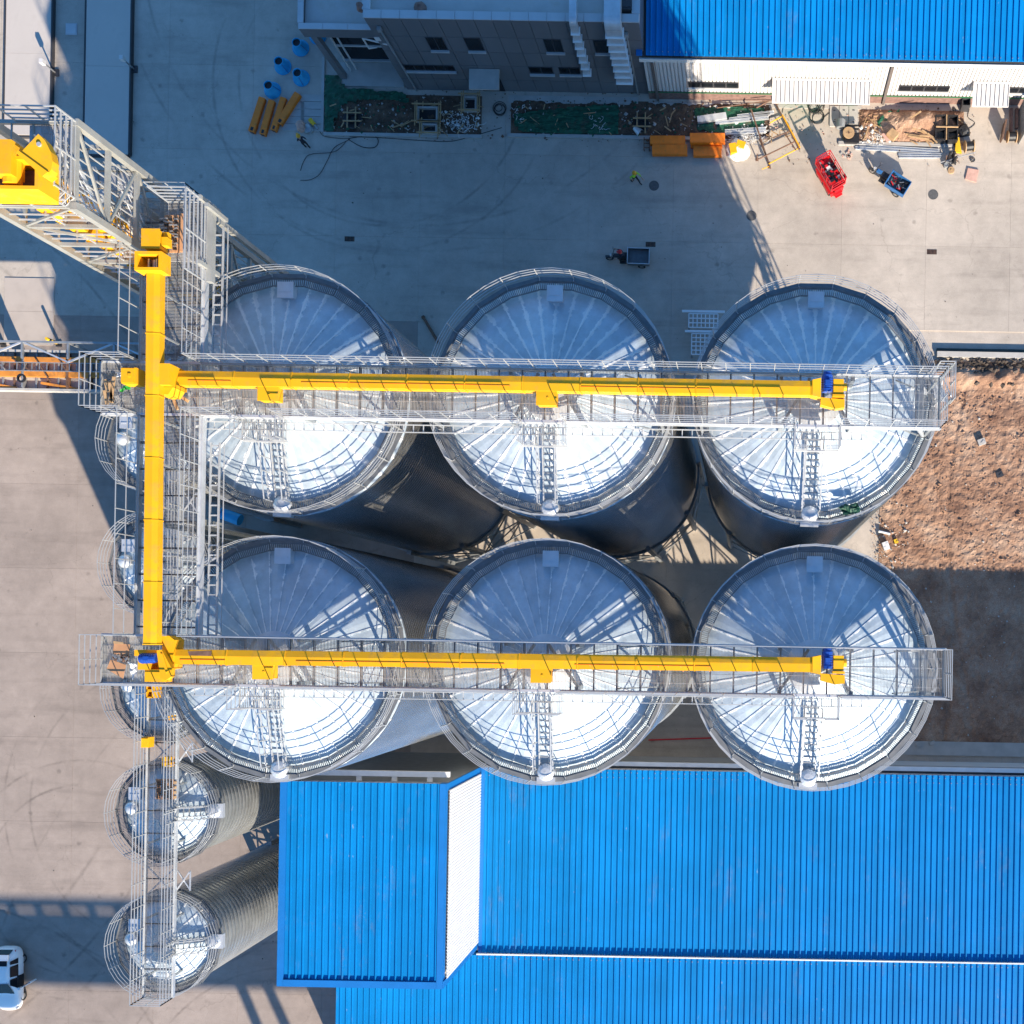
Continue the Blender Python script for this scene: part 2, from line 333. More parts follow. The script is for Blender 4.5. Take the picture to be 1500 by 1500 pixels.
M_NET = mat('green_debris_netting', (0.008,0.085,0.045), 0.8, 0.0, 0.4, 3.0, bump=0.6, bscale=12, stain=(0.07,0.055,0.038), stain_amt=0.95, stain_scale=1.1)
M_PLAST = mat('white_plastic_sheet', (0.66,0.66,0.64), 0.4, 0.0, 0.12, 5.0)
M_RED = mat('red_paint', (0.55,0.012,0.018), 0.4, 0.0, 0.12, 3.0)
M_CYAN = mat('light_blue_paint', (0.02,0.34,0.60), 0.45, 0.0, 0.12, 2.0)
M_TRIKE = mat('blue_trike_paint', (0.03,0.13,0.32), 0.45, 0.0, 0.15, 3.0)
M_CARW = mat('white_car_paint', (0.86,0.85,0.83), 0.25, 0.0, 0.02, 1.0, spec=0.6)
M_LAMP = mat('lamp_glass', (0.6,0.6,0.6), 0.1, 0.0, 0.05, 3.0)
M_YBL = mat('yellow_stripe', (0.75,0.45,0.02), 0.5, 0.0, 0.1, 3.0)
M_GBODY = mat('grey_bed_paint', (0.13,0.14,0.15), 0.5, 0.2, 0.2, 3.0)
M_SKIN = mat('skin', (0.42,0.24,0.16), 0.6, 0.0, 0.05, 9.0)
M_HIVIS = mat('lime_high_visibility_vest', (0.32,0.62,0.03), 0.7, 0.0, 0.1, 9.0)
M_NAVY = mat('navy_work_clothes', (0.015,0.02,0.035), 0.8, 0.0, 0.15, 9.0)
M_TROU = mat('dark_trousers', (0.03,0.028,0.03), 0.85, 0.0, 0.15, 9.0)
M_HELY = mat('yellow_helmet', (0.75,0.36,0.02), 0.35, 0.0, 0.03, 5.0)
M_HELR = mat('red_helmet', (0.65,0.03,0.03), 0.35, 0.0, 0.03, 5.0)
M_GREEN = mat('green_tarpaulin', (0.006,0.06,0.035), 0.55, 0.0, 0.3, 3.0, bump=0.4)
M_WIRE = mat('dark_hose', (0.035,0.035,0.035), 0.6, 0.0, 0.1, 3.0)
M_IRON = mat('dusty_cast_iron', (0.11,0.11,0.11), 0.7, 0.2, 0.2, 6.0)
M_DUST = mat('dusty_orange_paint', (0.58,0.22,0.035), 0.6, 0.0, 0.2, 1.5, stain=(0.12,0.08,0.05), stain_amt=0.85, stain_scale=1.3)
M_RAMP = mat('ramp_concrete', (0.44,0.38,0.33), 0.85, 0.0, 0.12, 0.8, bump=0.1, stain=(0.3,0.26,0.22), stain_amt=0.4, stain_scale=0.8)
M_HAIR = mat('black_hair', (0.012,0.01,0.01), 0.6, 0.0, 0.1, 9.0)

# ================================================================== THE SETTING
g = MB(); g.add([(-600,-600,-0.06),(600,-600,-0.06),(600,600,-0.06),(-600,600,-0.06)], [(0,1,2,3)])
ground = struct('ground', g, M_CON)
# concrete slabs of the yard, laid out on the joints that show in the photograph
SL = 6.18; gap = 0.0045
sm = MB(); sm.hexa([(-SL/2+gap,-SL/2+gap,-0.25),(SL/2-gap,-SL/2+gap,-0.25),(SL/2-gap,SL/2-gap,-0.25),(-SL/2+gap,SL/2-gap,-0.25)],
                   [(-SL/2+gap,-SL/2+gap,0),(SL/2-gap,-SL/2+gap,0),(SL/2-gap,SL/2-gap,0),(-SL/2+gap,SL/2-gap,0)])
slab_me = sm.mesh('concrete_slab'); slab_me2 = sm.mesh('concrete_slab')
o0 = P(1343, 1102, 0)
DIRT_X0, DIRT_Y1, DIRT_Y0 = 10.0, 21.0, -8.6
for i in range(-11, 4):
    for j in range(-5, 9):
        cx, cy = o0.x + (i+0.5)*SL, o0.y + (j+0.5)*SL
        if cx < -64 or cx > 27 or cy < -34 or cy > 56: continue
        if cx > DIRT_X0-1 and DIRT_Y0 < cy < DIRT_Y1: continue
        old = cx < -22 and cy < 24; link('concrete_slab', slab_me2 if old else slab_me, M_CON2 if old else M_CON, ground, (cx, cy, 0))

def rough_patch(name, x0, x1, y0, y1, z, amp, step, m, freq=0.9, seed=0, edge=0.3, kind='structure', fn=None):
    nx = max(2, int((x1-x0)/step)); ny = max(2, int((y1-y0)/step)); mb = MB(); vs = []; fs = []
    for j in range(ny+1):
        for i in range(nx+1):
            x = x0+(x1-x0)*i/nx; y = y0+(y1-y0)*j/ny
            h = mnoise.fractal(Vector((x*freq+seed, y*freq, seed*1.7)), 0.9, 2.1, 5)
            e = min(1.0, min(x-x0, x1-x, y-y0, y1-y)/edge)
            zz = z + e*(amp*(0.6+h)) + (fn(x, y)*e if fn else 0)
            vs.append((x+0.3*step*mnoise.noise(Vector((x*3,y*3,seed)))*e, y+0.3*step*mnoise.noise(Vector((x*3,y*3,seed+9)))*e, max(zz, z)))
    for j in range(ny):
        for i in range(nx):
            a = j*(nx+1)+i; fs.append((a,a+1,a+nx+2,a+nx+1))
    mb.add(vs, fs)
    o = link(name, mb.mesh(name, (0,0,0), False), m, None); o['kind'] = kind; return o
def scatter(name, x0, x1, y0, y1, z, n, smin, smax, m, seed=1, label=None, fn=None):
    rr = random.Random(seed); mb = MB()
    for k in range(n):
        x = rr.uniform(x0,x1); y = rr.uniform(y0,y1); s = rr.uniform(smin,smax)*(0.5+rr.random()**3)
        if fn and not fn(x,y): continue
        c = Vector((x,y,z+s*0.3)); vs = []
        for q in ((1,0,0),(-1,0,0),(0,1,0),(0,-1,0),(0,0,.8),(0,0,-.6)):
            vs.append(c+Vector(q)*s*rr.uniform(0.6,1.2)+Vector((rr.uniform(-.3,.3)*s, rr.uniform(-.3,.3)*s, 0)))
        mb.add(vs, [(0,2,4),(2,1,4),(1,3,4),(3,0,4),(2,0,5),(1,2,5),(3,1,5),(0,3,5)])
    o = link(name, mb.mesh(name), m, None); setp(o, label, None, None, 'stuff'); return o

DX1 = 27.0
# the bare earth at the right
dl = P(1287, 830, 0).x
def rub(x, y):
    t = (y - 19.2); return 0.55*math.exp(-(t*t)/0.5)*(0.7+0.6*mnoise.noise(Vector((x*1.3,y*1.3,3))))
rough_patch('dirt_ground', dl, DX1, DIRT_Y0, 20.3, -0.02, 0.075, 0.13, M_DIRT, 2.4, 3, 0.5, fn=lambda x, y: rub(x, y)+sum(-.07*math.exp(-((x-xr-1.2*math.sin(y*.16+xr))/.16)**2) for xr in (14.2,15.9,20.5,22.1))+.06)
scatter('earth_clods', dl+0.2, DX1, DIRT_Y0+0.3, 20.0, 0.08, 5200, 0.03, 0.10, M_DIRT, 5)
scatter('earth_clods', dl-.7, dl+.4, 3.5, 19.5, 0.0, 520, 0.02, 0.08, M_DIRT, 35)
scatter('pale_stones', dl+0.2, DX1, DIRT_Y0+0.3, 19.5, 0.1, 420, 0.03, 0.09, M_SLAB, 6)
scatter('broken_rubble', 11.5, DX1, 18.6, 20.4, 0.2, 1100, 0.08, 0.22, M_ASPH, 8)
# a kerb wall along the north side of the earth
k = MB(); a = P(1372,506,0); b_ = P(1560,509,0)
k.bb(a.x, DX1, 20.55, 20.95, -0.1, 0.30); struct('kerb', k, M_SLAB)
k = MB(); k.bb(a.x, DX1, 20.96, 21.22, -0.1, 0.10); struct('drain_channel', k, mat('dark_green_channel', (0.03,0.05,0.045), 0.7))
# concrete strip along the north wall of the blue shed
k = MB(); k.bb(5.0, DX1, -8.55, -7.55, -0.1, 0.18); struct('pavement', k, M_SLAB)

# planting beds in front of the two buildings, with kerbs
def bed(x0p, x1p, y0p, y1p, m, seed, amp=0.14, fn=None):
    a = P(x0p, y1p, 0); b = P(x1p, y0p, 0)
    rough_patch('soil_bed', a.x, b.x, a.y, b.y, 0.012, amp, 0.11, m, 1.6, seed, 0.35, fn=fn)
    return a, b
BA = bed(478, 706, 141, 196, M_SOIL, 11)
BB_ = bed(748, 1128, 152, 198, M_SOIL, 12)
def mound(x, y):
    c = P(1345,182,0); return 0.75*math.exp(-(((x-c.x)/2.2)**2+((y-c.y)/0.85)**2))
BC = bed(1258, 1412, 163, 211, M_DIRT, 13, 0.16, mound)
scatter('soil_clods', BA[0].x, BA[1].x, BA[0].y+.2, BA[1].y, 0.05, 500, 0.03, 0.09, M_SOIL, 21)
scatter('soil_clods', BB_[0].x, BB_[1].x, BB_[0].y+.2, BB_[1].y, 0.05, 500, 0.03, 0.09, M_SOIL, 22)
scatter('soil_clods', BC[0].x, BC[1].x, BC[0].y+.2, BC[1].y, 0.1, 700, 0.03, 0.10, M_DIRT, 23)
scatter('yard_grit', -55, 26, -30, 38, 0.0, 900, 0.015, 0.05, M_ASPH, 24, fn=lambda x, y: not (x > 9 and y < 21))
k = MB()
for (x0,x1,yy) in ((475,706,197),(744,1040,199)):
    a = P(x0,yy,0); b = P(x1,yy,0); k.bb(a.x,b.x,a.y-.12,a.y+.12,-0.05,0.16)
a = P(474,125,0); b = P(474,197,0); k.bb(a.x-.1,a.x+.1,b.y+.13,a.y+2,-0.05,0.14)
a = P(1228,210.5,0); b = P(1396,210.5,0); k.bb(a.x,b.x,a.y-.13,a.y+.13,-0.05,0.15)
struct('kerb', k, M_SLAB)
# apron of paler concrete along both buildings
k = MB(); a = P(745,152,0); b = P(945,139,0); k.bb(a.x,b.x-.5,a.y+.06,39.2,-0.05,0.05); struct('pavement', k, M_SLAB)
k = MB(); a = P(950,157,0); k.bb(a.x,P(1262,157,0).x,a.y+.1,38.9,-0.05,0.045); struct('pavement', k, M_SLAB)
# ground pavers at the corner of the bed
pm = MB(); pm.box((0,0,0.03),(1.62,0.50,0.06)); pme = pm.mesh('paver'); pav = bpy.data.objects.new('pavement', None); COL.objects.link(pav); pav['kind'] = 'structure'
for i in range(5):
    c = P(457.5, 144+i*10.9, 0); pav.location = (0,0,0); link('paver', pme, M_SLAB, pav, (c.x, c.y, 0.0))
for i in range(4):
    c = P(430, 155+i*10.6, 0); link('paver', pme, M_SLAB, pav, (c.x, c.y, 0.0))

# ================================================================== SILOS
def corr_wall(r, z0, z1, pitch, amp, n):
    prof = []; z = z0
    while z < z1-1e-6:
        g_ = pitch*.26; prof += [(r, z), (r+amp*.5, z+pitch*.4), (r, z+pitch-g_-.01), (r-amp*2.2, z+pitch-g_), (r-amp*2.2, z+pitch-.012)]; z += pitch
    prof.append((r, z1)); return MB().lathe(prof, n)
def sector(r0, r1, z0, z1, half, rib=0.028, bulge=0.012):
    # one roof sheet, its raised seam on the right-hand edge; axis along +X
    mb = MB(); t0 = math.tan(half)*1.0
    def pt(r, a, dz): return (r*math.cos(a), r*math.sin(a), z0+(z1-z0)*(r-r0)/(r1-r0)+dz)
    w0 = half*0.97
    vs = []
    for r in (r0, (r0+r1)/2, r1):
        vs += [pt(r,-w0,0), pt(r,0,bulge), pt(r,w0,0)]
    mb.add(vs, [(0,3,4,1),(1,4,5,2),(3,6,7,4),(4,7,8,5)])
    a = half; d0 = 0.028/r0; d1 = 0.034/r1
    mb.hexa([pt(r0,a-d0,-.03),pt(r1,a-d1,-.03),pt(r1,a+d1,-.03),pt(r0,a+d0,-.03)],[pt(r0,a-d0,rib),pt(r1,a-d1,rib),pt(r1,a+d1,rib),pt(r0,a+d0,rib)])
    return mb
def ring_tube(mb, r, z, n, t, a0=0.0, a1=2*math.pi):
    for k in range(n):
        p = a0+(a1-a0)*k/n; q = a0+(a1-a0)*(k+1)/n
        mb.bar((r*math.cos(p), r*math.sin(p), z), (r*math.cos(q), r*math.sin(q), z), t)
def walk_panel(r0, r1, z, half, nsl, curb):
    mb = MB()
    def pt(r, a, zz): return (r*math.cos(a), r*math.sin(a), zz)
    h = half-0.012/r0
    def strip(ra, rb, a, b, za, zb):
        mb.hexa([pt(ra,a,za),pt(rb,a,za),pt(rb,b,za),pt(ra,b,za)],[pt(ra,a,zb),pt(rb,a,zb),pt(rb,b,zb),pt(ra,b,zb)])
    strip(r0, r0+.045, -h, h, z-.06, z); strip(r1-.05, r1, -h, h, z-.06, z)
    for k in range(nsl+1):
        a = -h+2*h*k/nsl; d = (0.030 if 0 < k < nsl else 0.012)/r0
        strip(r0, r1, a-d/2, a+d/2, z-.04, z+.001 if 0 < k < nsl else z+.02)
    strip(r1+.006, r1+.03, -h, h, z-.06, z+.05)        # kick strip
    strip(r1+.03, r1+curb, -h*.99, h*.99, z-.14, z-.10)        # pale outer eave sheet below the walkway
    return mb
def make_silo(name, label, group, r, zb, ze, slope, ncols, nroof, nwalk, pitch, amp, n, rcap, wi, wo, roofmat, ladder_ang, hatch_ang, ztip, steps=True):
    root = thing(name, label, 'silo', (0,0,0), group)
    part('wall', corr_wall(r, zb, ze, pitch, amp, n), M_WALL if r > 4 else M_WALL2, root)
    hp = MB().lathe([(r-.05,zb),(0.45,ztip),(0.45,ztip-.5),(0.3,ztip-.5)], 40); part('hopper', hp, M_GALVD, root, smooth=True)
    rg = MB().lathe([(r+.02,zb-.25),(r+.16,zb-.25),(r+.16,zb+.15),(r+.02,zb+.15)], 48); part('ring_beam', rg, M_GALVD, root)
    leg_me = MB().bb(-.14,.14,-.14,.14,0,zb+1.2).mesh('leg'); st = MB().bb(-.05,.05,-.06,.06,zb,ze).mesh('stiffener')
    p0 = Vector((r+.12,0,0)); a = 2*math.pi/ncols; p1 = Vector(((r+.12)*math.cos(a),(r+.12)*math.sin(a),0))
    hb = (zb-.6)/2
    bm_ = MB()
    for q in range(2):
        z0 = .2+q*hb; z1 = z0+hb-.1
        bm_.bar(p0+V(0,0,z0), p1+V(0,0,z1), .08); bm_.bar(p0+V(0,0,z1), p1+V(0,0,z0), .08); bm_.bar(p0+V(0,0,z1), p1+V(0,0,z1), .08)
    br_me = bm_.mesh('brace')
    for k in range(ncols):
        t = a*k+.13
        link('leg', leg_me, M_GALVD, root, ((r+.12)*math.cos(t),(r+.12)*math.sin(t),0), t)
        link('brace', br_me, M_GALVD, root, (0,0,0), t)
    # roof
    rise = math.tan(slope)
    z_c = ze+.05+(r-.02-rcap)*rise; half = math.pi/nroof
    sme = sector(rcap-.05, r-.02, z_c+.05*rise, ze+.05, half).mesh('roof_panel')
    for k in range(nroof): link('roof_panel', sme, roofmat, root, (0,0,0), 2*math.pi*(k+.5)/nroof)
    cp = MB().lathe([(rcap,z_c-.02),(rcap,z_c+.12),(rcap*.35,z_c+.12+rcap*.65*rise),(0.3,z_c+.16+rcap*.7*rise),(0.3,z_c+.3+rcap*.7*rise),(0.0,z_c+.3+rcap*.7*rise)], 32)
    part('roof_cap', cp, M_GALV, root)
    # walkway
    zw = ze+(.52 if wo > 4 else .40); wme = walk_panel(wi, wo, zw, math.pi/nwalk, max(6,int((wo)*2*math.pi/nwalk/.085)), (.24 if wo > 4 else .10)).mesh('walkway_panel')
    for k in range(nwalk): link('walkway_panel', wme, M_WALK, root, (0,0,0), 2*math.pi*(k+.5)/nwalk)
    rl = MB()
    for q in (0.32, 0.6, 0.86, 1.12): ring_tube(rl, wo+(.17 if wo > 4 else -.02), zw+q, nwalk*2, .026)
    rm = part('railing', rl, M_RAIL, root)
    pmx = MB().bb(-.12,.018,-.018,.018,-.12,-.08).bb(-.018,.018,-.018,.018,-.2,1.13).mesh('post')
    for k in range(nwalk):
        t = 2*math.pi*k/nwalk; link('post', pmx, M_RAIL, rm, ((wo+(.17 if wo > 4 else -.02))*math.cos(t),(wo+(.17 if wo > 4 else -.02))*math.sin(t),zw), t)
    # roof hatch
    t = hatch_ang; rr_ = r-.85; hz = ze+.05+(r-rr_)*rise
    hm = MB(); c = Vector((rr_*math.cos(t), rr_*math.sin(t), hz+.20)); hm.box(c, (.62,.60,.5)); hm.box(c+V(0,0,.27), (.70,.70,.05)); hm.box(c+V(0,-.05,.31),(.5,.08,.03))
    part('hatch', hm, M_GALV, root)
    return root, z_c, rise, zw

def roof_ladder(root, ang, r_in, r_out, zfun, w, rung, mat_=None):
    d = Vector((math.cos(ang), math.sin(ang), 0)); sd = Vector((-d.y, d.x, 0))
    lm = MB(); p = d*r_in+V(0,0,zfun(r_in)+.22); q = d*r_out+V(0,0,zfun(r_out)+.22)
    for s_ in (-1, 1):
        lm.bar(p+sd*s_*w/2, q+sd*s_*w/2, .05, .10)
    lo = part('ladder', lm, M_RAIL, root)
    rm = MB(); n = int((q-p).length/rung)
    rm.bar(-sd*w/2, sd*w/2, .06, .03); rme = rm.mesh('rung')
    for k in range(n+1):
        c = p.lerp(q, k/n); link('rung', rme, M_GALVD, lo, c)
    hr = MB()
    for s_ in (-1, 1):
        a = sd*s_*(w/2+.10)
        for hgt in (.5, .95): hr.bar(p+a+V(0,0,hgt), q+a+V(0,0,hgt), .04)
        for k in range(6): c = p.lerp(q, k/5)+a; hr.bar(c, c+V(0,0,.95), .04)
    part('handrail', hr, M_RAIL, root)
    # curved manhole cover at the foot
    e = d*(r_out+.12); z = zfun(r_out)
    mh = MB().lathe([(.42,0),(.42,.26),(.36,.36),(.2,.44),(0,.46)], 16, (e.x,e.y,z)); mh.box((e.x+d.x*.28,e.y+d.y*.28,z+.14),(.80,.5,.28),ang-math.pi/2)
    part('manhole', mh, M_GALV, root, smooth=False)

R_S = 5.33; ZB, ZE = 9.0, 29.5; SLP = math.radians(17.0)
silo, ZC, RISE, ZW = make_silo('grain_silo', 'x', 'large grain silos in two rows of three', R_S, ZB, ZE, SLP, 10, 36, 22, .27, .024, 96, 1.2, 4.76, 5.12, M_ROOF, -math.pi/2, math.pi/2, 3.6)
roof_z = lambda r: ZE+.05+(R_S-r)*RISE
roof_ladder(silo, -math.pi/2-.02, 1.75, 4.75, roof_z, .58, .27)
silo_px = [((427,581),'large steel silo at the back left with the yard conveyor passing its left edge'),
           ((815,586),'large steel silo in the middle of the upper row, streaked roof'),
           ((1191,595),'large steel silo at the right end of the upper row, green tarpaulin on its edge'),
           ((423,964),'large steel silo at the left end of the lower row, above the raised blue roof'),
           ((809,968),'large steel silo in the middle of the lower row, overhanging the blue roof'),
           ((1189,976),'large steel silo at the right end of the lower row beside shaded earth')]
SILO = []
for i, ((px,py),lab) in enumerate(silo_px):
    o = silo if i == 0 else copy_tree(silo)
    c = P(px,py,ZE); o.location = (c.x,c.y,0); o['label'] = lab; SILO.append(Vector((c.x,c.y,0)))

pan2 = None
for o in COL.objects:
    if o.name.startswith('roof_panel') and o.parent and o.parent.location.y < 5 and o.parent.name.startswith('grain_silo'):
        if pan2 is None: pan2 = o.data.copy(); pan2.materials.clear(); pan2.materials.append(M_ROOF2)
        o.data = pan2
ZE2, R2 = 17.0, 2.75
ss, ZC2, RISE2, ZW2 = make_silo('small_silo', 'x', 'small silos in a file along the yard', R2, 3.2, ZE2, math.radians(22), 8, 16, 14, .40, .034, 48, .55, 2.45, 2.92, M_ROOFS, 0, math.pi*.82, 1.4)
roof_z2 = lambda r: ZE2+.05+(R2-r)*RISE2
roof_ladder(ss, 0.02, .9, 2.45, roof_z2, .5, .26)
vt = MB().lathe([(.33,ZE2+.2),(.33,ZE2+.55),(.40,ZE2+.56),(.30,ZE2+.72),(0,ZE2+.78)], 16, (-1.95,0.15,0)); part('vent', vt, M_GALV, ss, smooth=True)
small_px = [((239,650),'small corrugated silo farthest up the file, under the junction of the yellow conveyors'),
            ((242,828),'small corrugated silo second from the top, left of the long yellow conveyor'),
            ((246,1008),'small corrugated silo under the corner of the lower catwalk'),
            ((252,1186),'small corrugated silo second from the bottom, pallet of bolts above it'),
            ((252,1376),'small corrugated silo lowest in the file beside the raised blue roof')]
SSILO = []
for i, ((px,py),lab) in enumerate(small_px):
    o = ss if i == 0 else copy_tree(ss)
    c = P(px,py,ZE2); o.location = (c.x,c.y,0); o['label'] = lab; SSILO.append(Vector((c.x,c.y,0)))

# ================================================================== CATWALKS
def rail_run(mb, pts, z, hts, t=.029, posts=1.0, toe=True, postmb=None):
    for ip, (a, b) in enumerate(zip(pts[:-1], pts[1:])):
        a = Vector((a[0],a[1],0)); b = Vector((b[0],b[1],0)); L_ = (b-a).length
        for h in hts: mb.bar(a+V(0,0,z+h), b+V(0,0,z+h), t)
        if toe: mb.bar(a+V(0,0,z+.06), b+V(0,0,z+.06), .012, .10)
        n = max(1, round(L_/posts))
        for k in range(1 if ip else 0, n+1):
            c = a.lerp(b, k/n); mb.bar(c+V(0,0,z), c+V(0,0,z+hts[-1]+.013*(k%3)), t*1.1)
def grating_x(mb, x0, x1, y0, y1, z, pitch=.06, d=.06, t=.008):
    n = int((x1-x0)/pitch)
    for k in range(n+1):
        x = x0+k*pitch; mb.bb(x-t/2, x+t/2, y0, y1, z-d, z)
    ny = max(2, int((y1-y0)/.35))
    for k in range(ny+1):
        y = y0+(y1-y0)*k/ny; mb.bb(x0, x1, y-.006, y+.006, z-.012, z+.003)
def grating_y(mb, x0, x1, y0, y1, z, pitch=.06, d=.06, t=.008):
    n = int((y1-y0)/pitch)
    for k in range(n+1):
        y = y0+k*pitch; mb.bb(x0, x1, y-t/2, y+t/2, z-d, z)
    nx = max(2, int((x1-x0)/.35))
    for k in range(nx+1):
        x = x0+(x1-x0)*k/nx; mb.bb(x-.006, x+.006, y0, y1, z-.012, z+.003)
HT = (.42, .80, 1.16, 1.5)
ZD = 32.3
def catwalk_row(label, y0, y1, x0, x1, silos, xw_gap, north_gap, south_gaps, landing_d):
    root = thing('catwalk', label, 'catwalk', (x0, (y0+y1)/2, ZD), 'elevated catwalks over the silos')
    gm = MB(); grating_x(gm, x0, x1, y0, y1, ZD); part('deck_grating', gm, M_GRATE, root, kind='stuff')
    for yy in (y0, y1):
        part('edge_beam', MB().bb(x0-.05,x1+.05,yy-.05,yy+.05,ZD-.36,ZD+.02), M_GALV, root)
    jm = MB().bb(-.035,.035,y0+.06,y1-.06,-.20,-.075); jm.v = [(v[0],v[1]-(y0+y1)/2,v[2]) for v in jm.v]; jme = jm.mesh('joist')
    n = int((x1-x0)/.96)
    for k in range(n+1): link('joist', jme, M_GALVD, root, (k*(x1-x0)/n*0.998+.03, 0, 0))
    # railings
    def runs(a, b, gaps):
        out = []; x = a
        for g0, g1 in sorted(gaps):
            if g0 > x: out.append((x, g0))
            x = g1
        if x < b: out.append((x, b))
        return out
    for a, b in runs(x0, x1, north_gap):
        m_ = MB(); rail_run(m_, [(a,y1),(b,y1)], ZD, HT); part('railing', m_, M_RAIL, root)
    for a, b in runs(x0, x1, south_gaps+[(s.x-.95, s.x+.95) for s in silos]):
        m_ = MB(); rail_run(m_, [(a,y0),(b,y0)], ZD, HT); part('railing', m_, M_RAIL, root)
    for xx in (x0, x1):
        m_ = MB(); rail_run(m_, [(xx,y0),(xx,y1)], ZD, HT); part('railing', m_, M_RAIL, root)
    # cable tray hung along the south side
    ct = MB(); yt = y0-.32
    ct.bb(x0+3.5,x1-3,yt-.17,yt-.14,ZD-.55,ZD-.45); ct.bb(x0+3.5,x1-3,yt+.14,yt+.17,ZD-.55,ZD-.45)
    x = x0+3.6
    while x < x1-3: ct.bb(x-.02,x+.02,yt-.15,yt+.15,ZD-.52,ZD-.49); x += .42
    part('cable_tray', ct, M_RAIL, root)
    for s in silos:
        # landing on the south side with its own rail, and the four legs that stand on the silo cap
        a, b = s.x-.93, s.x+.93; yb = y0-landing_d
        lm = MB(); grating_x(lm, a, b, yb, y0-.07, ZD-.35, .075, .05); part('landing', lm, M_GRATE, root)
        m_ = MB(); rail_run(m_, [(a,y0-.06),(a,yb),(s.x-.38,yb)], ZD-.35, (.4,.75,1.1)); rail_run(m_, [(s.x+.38,yb),(b,yb),(b,y0-.06)], ZD-.35, (.4,.75,1.1)); m_.bb(a,b,yb-.05,yb,ZD-.55,ZD-.33); part('landing_railing', m_, M_RAIL, root)
        yc = (y0+y1)/2
        for sx_ in (-1,1):
            for yy in (y0+.1, y1-.1):
                rr_ = math.hypot(sx_*1.5, yy-s.y); part('support_leg', MB().bar((s.x+sx_*1.5,yy,roof_z(max(rr_,.3))), (s.x+sx_*1.5,yy,ZD-.36), .16), M_GALVD, root)
        for sx_ in (-1,1):
            part('diagonal_brace', MB().bar((s.x+sx_*1.5,y0+.1,ZD-.9),(s.x+sx_*.3,y1-.1,ZD-.3),.12), M_GALVD, root)
    return root
yA0, yA1 = P(811,617,ZD).y, P(811,541,ZD).y
yB0, yB1 = P(806,1012,ZD).y, P(806,941,ZD).y
xA0, xA1 = P(150,565,ZD).x, P(1378,585,ZD).x
xB0, xB1 = P(150,965,ZD).x, P(1384,985,ZD).x
xN0, xN1 = P(202,700,ZD).x, P(292,700,ZD).x      # north-south catwalk
rowA = catwalk_row('long grating catwalk over the upper row of silos with white railings', yA0, yA1, xA0, xA1, SILO[:3], None, [(xN0,xN1)], [(xN0,xN1)], .95)
rowB = catwalk_row('long grating catwalk over the lower row of silos with white railings', yB0, yB1, xB0, xB1, SILO[3:], None, [(xN0,xN1)], [], .95)
# end supports at the right of each row: leaning tubes from the deck to the silo eave
for root, y0, y1, x1, s in ((rowA,yA0,yA1,xA1,SILO[2]),(rowB,yB0,yB1,xB1,SILO[5])):
    for yy in (y0+.15, y1-.15):
        part('end_strut', MB().tube((x1-.9,yy,ZD-.4),(s.x+math.sqrt(5.3**2-(yy-s.y)**2),yy,ZE-.6),.11,8), M_GALV, root)
    part('end_strut', MB().tube((x1-.75,y0+.1,ZD-.5),(x1-.75,y1-.1,ZD-.3),.10,8), M_GALV, root)
for root, y0, y1, ss_ in ((rowA,yA0,yA1,SILO[:3]),(rowB,yB0,yB1,SILO[3:])):
    for s in ss_:
        for sx_ in (-1,1):
            for yy in (y0+.12,y1-.12):
                q = 5.05*5.05-(yy-s.y)**2; xe = s.x+sx_*math.sqrt(q)
                if xe > x1+2 : continue
                part('support_post', MB().bar((xe,yy,ZE+.1),(xe,yy,ZD-.36),.11), M_GALVD, root)
                if sx_ > 0: part('diagonal_brace', MB().bar((xe,yy,ZE+.2),(xe-sx_*1.7,yy,ZD-.36),.06), M_GALVD, root)
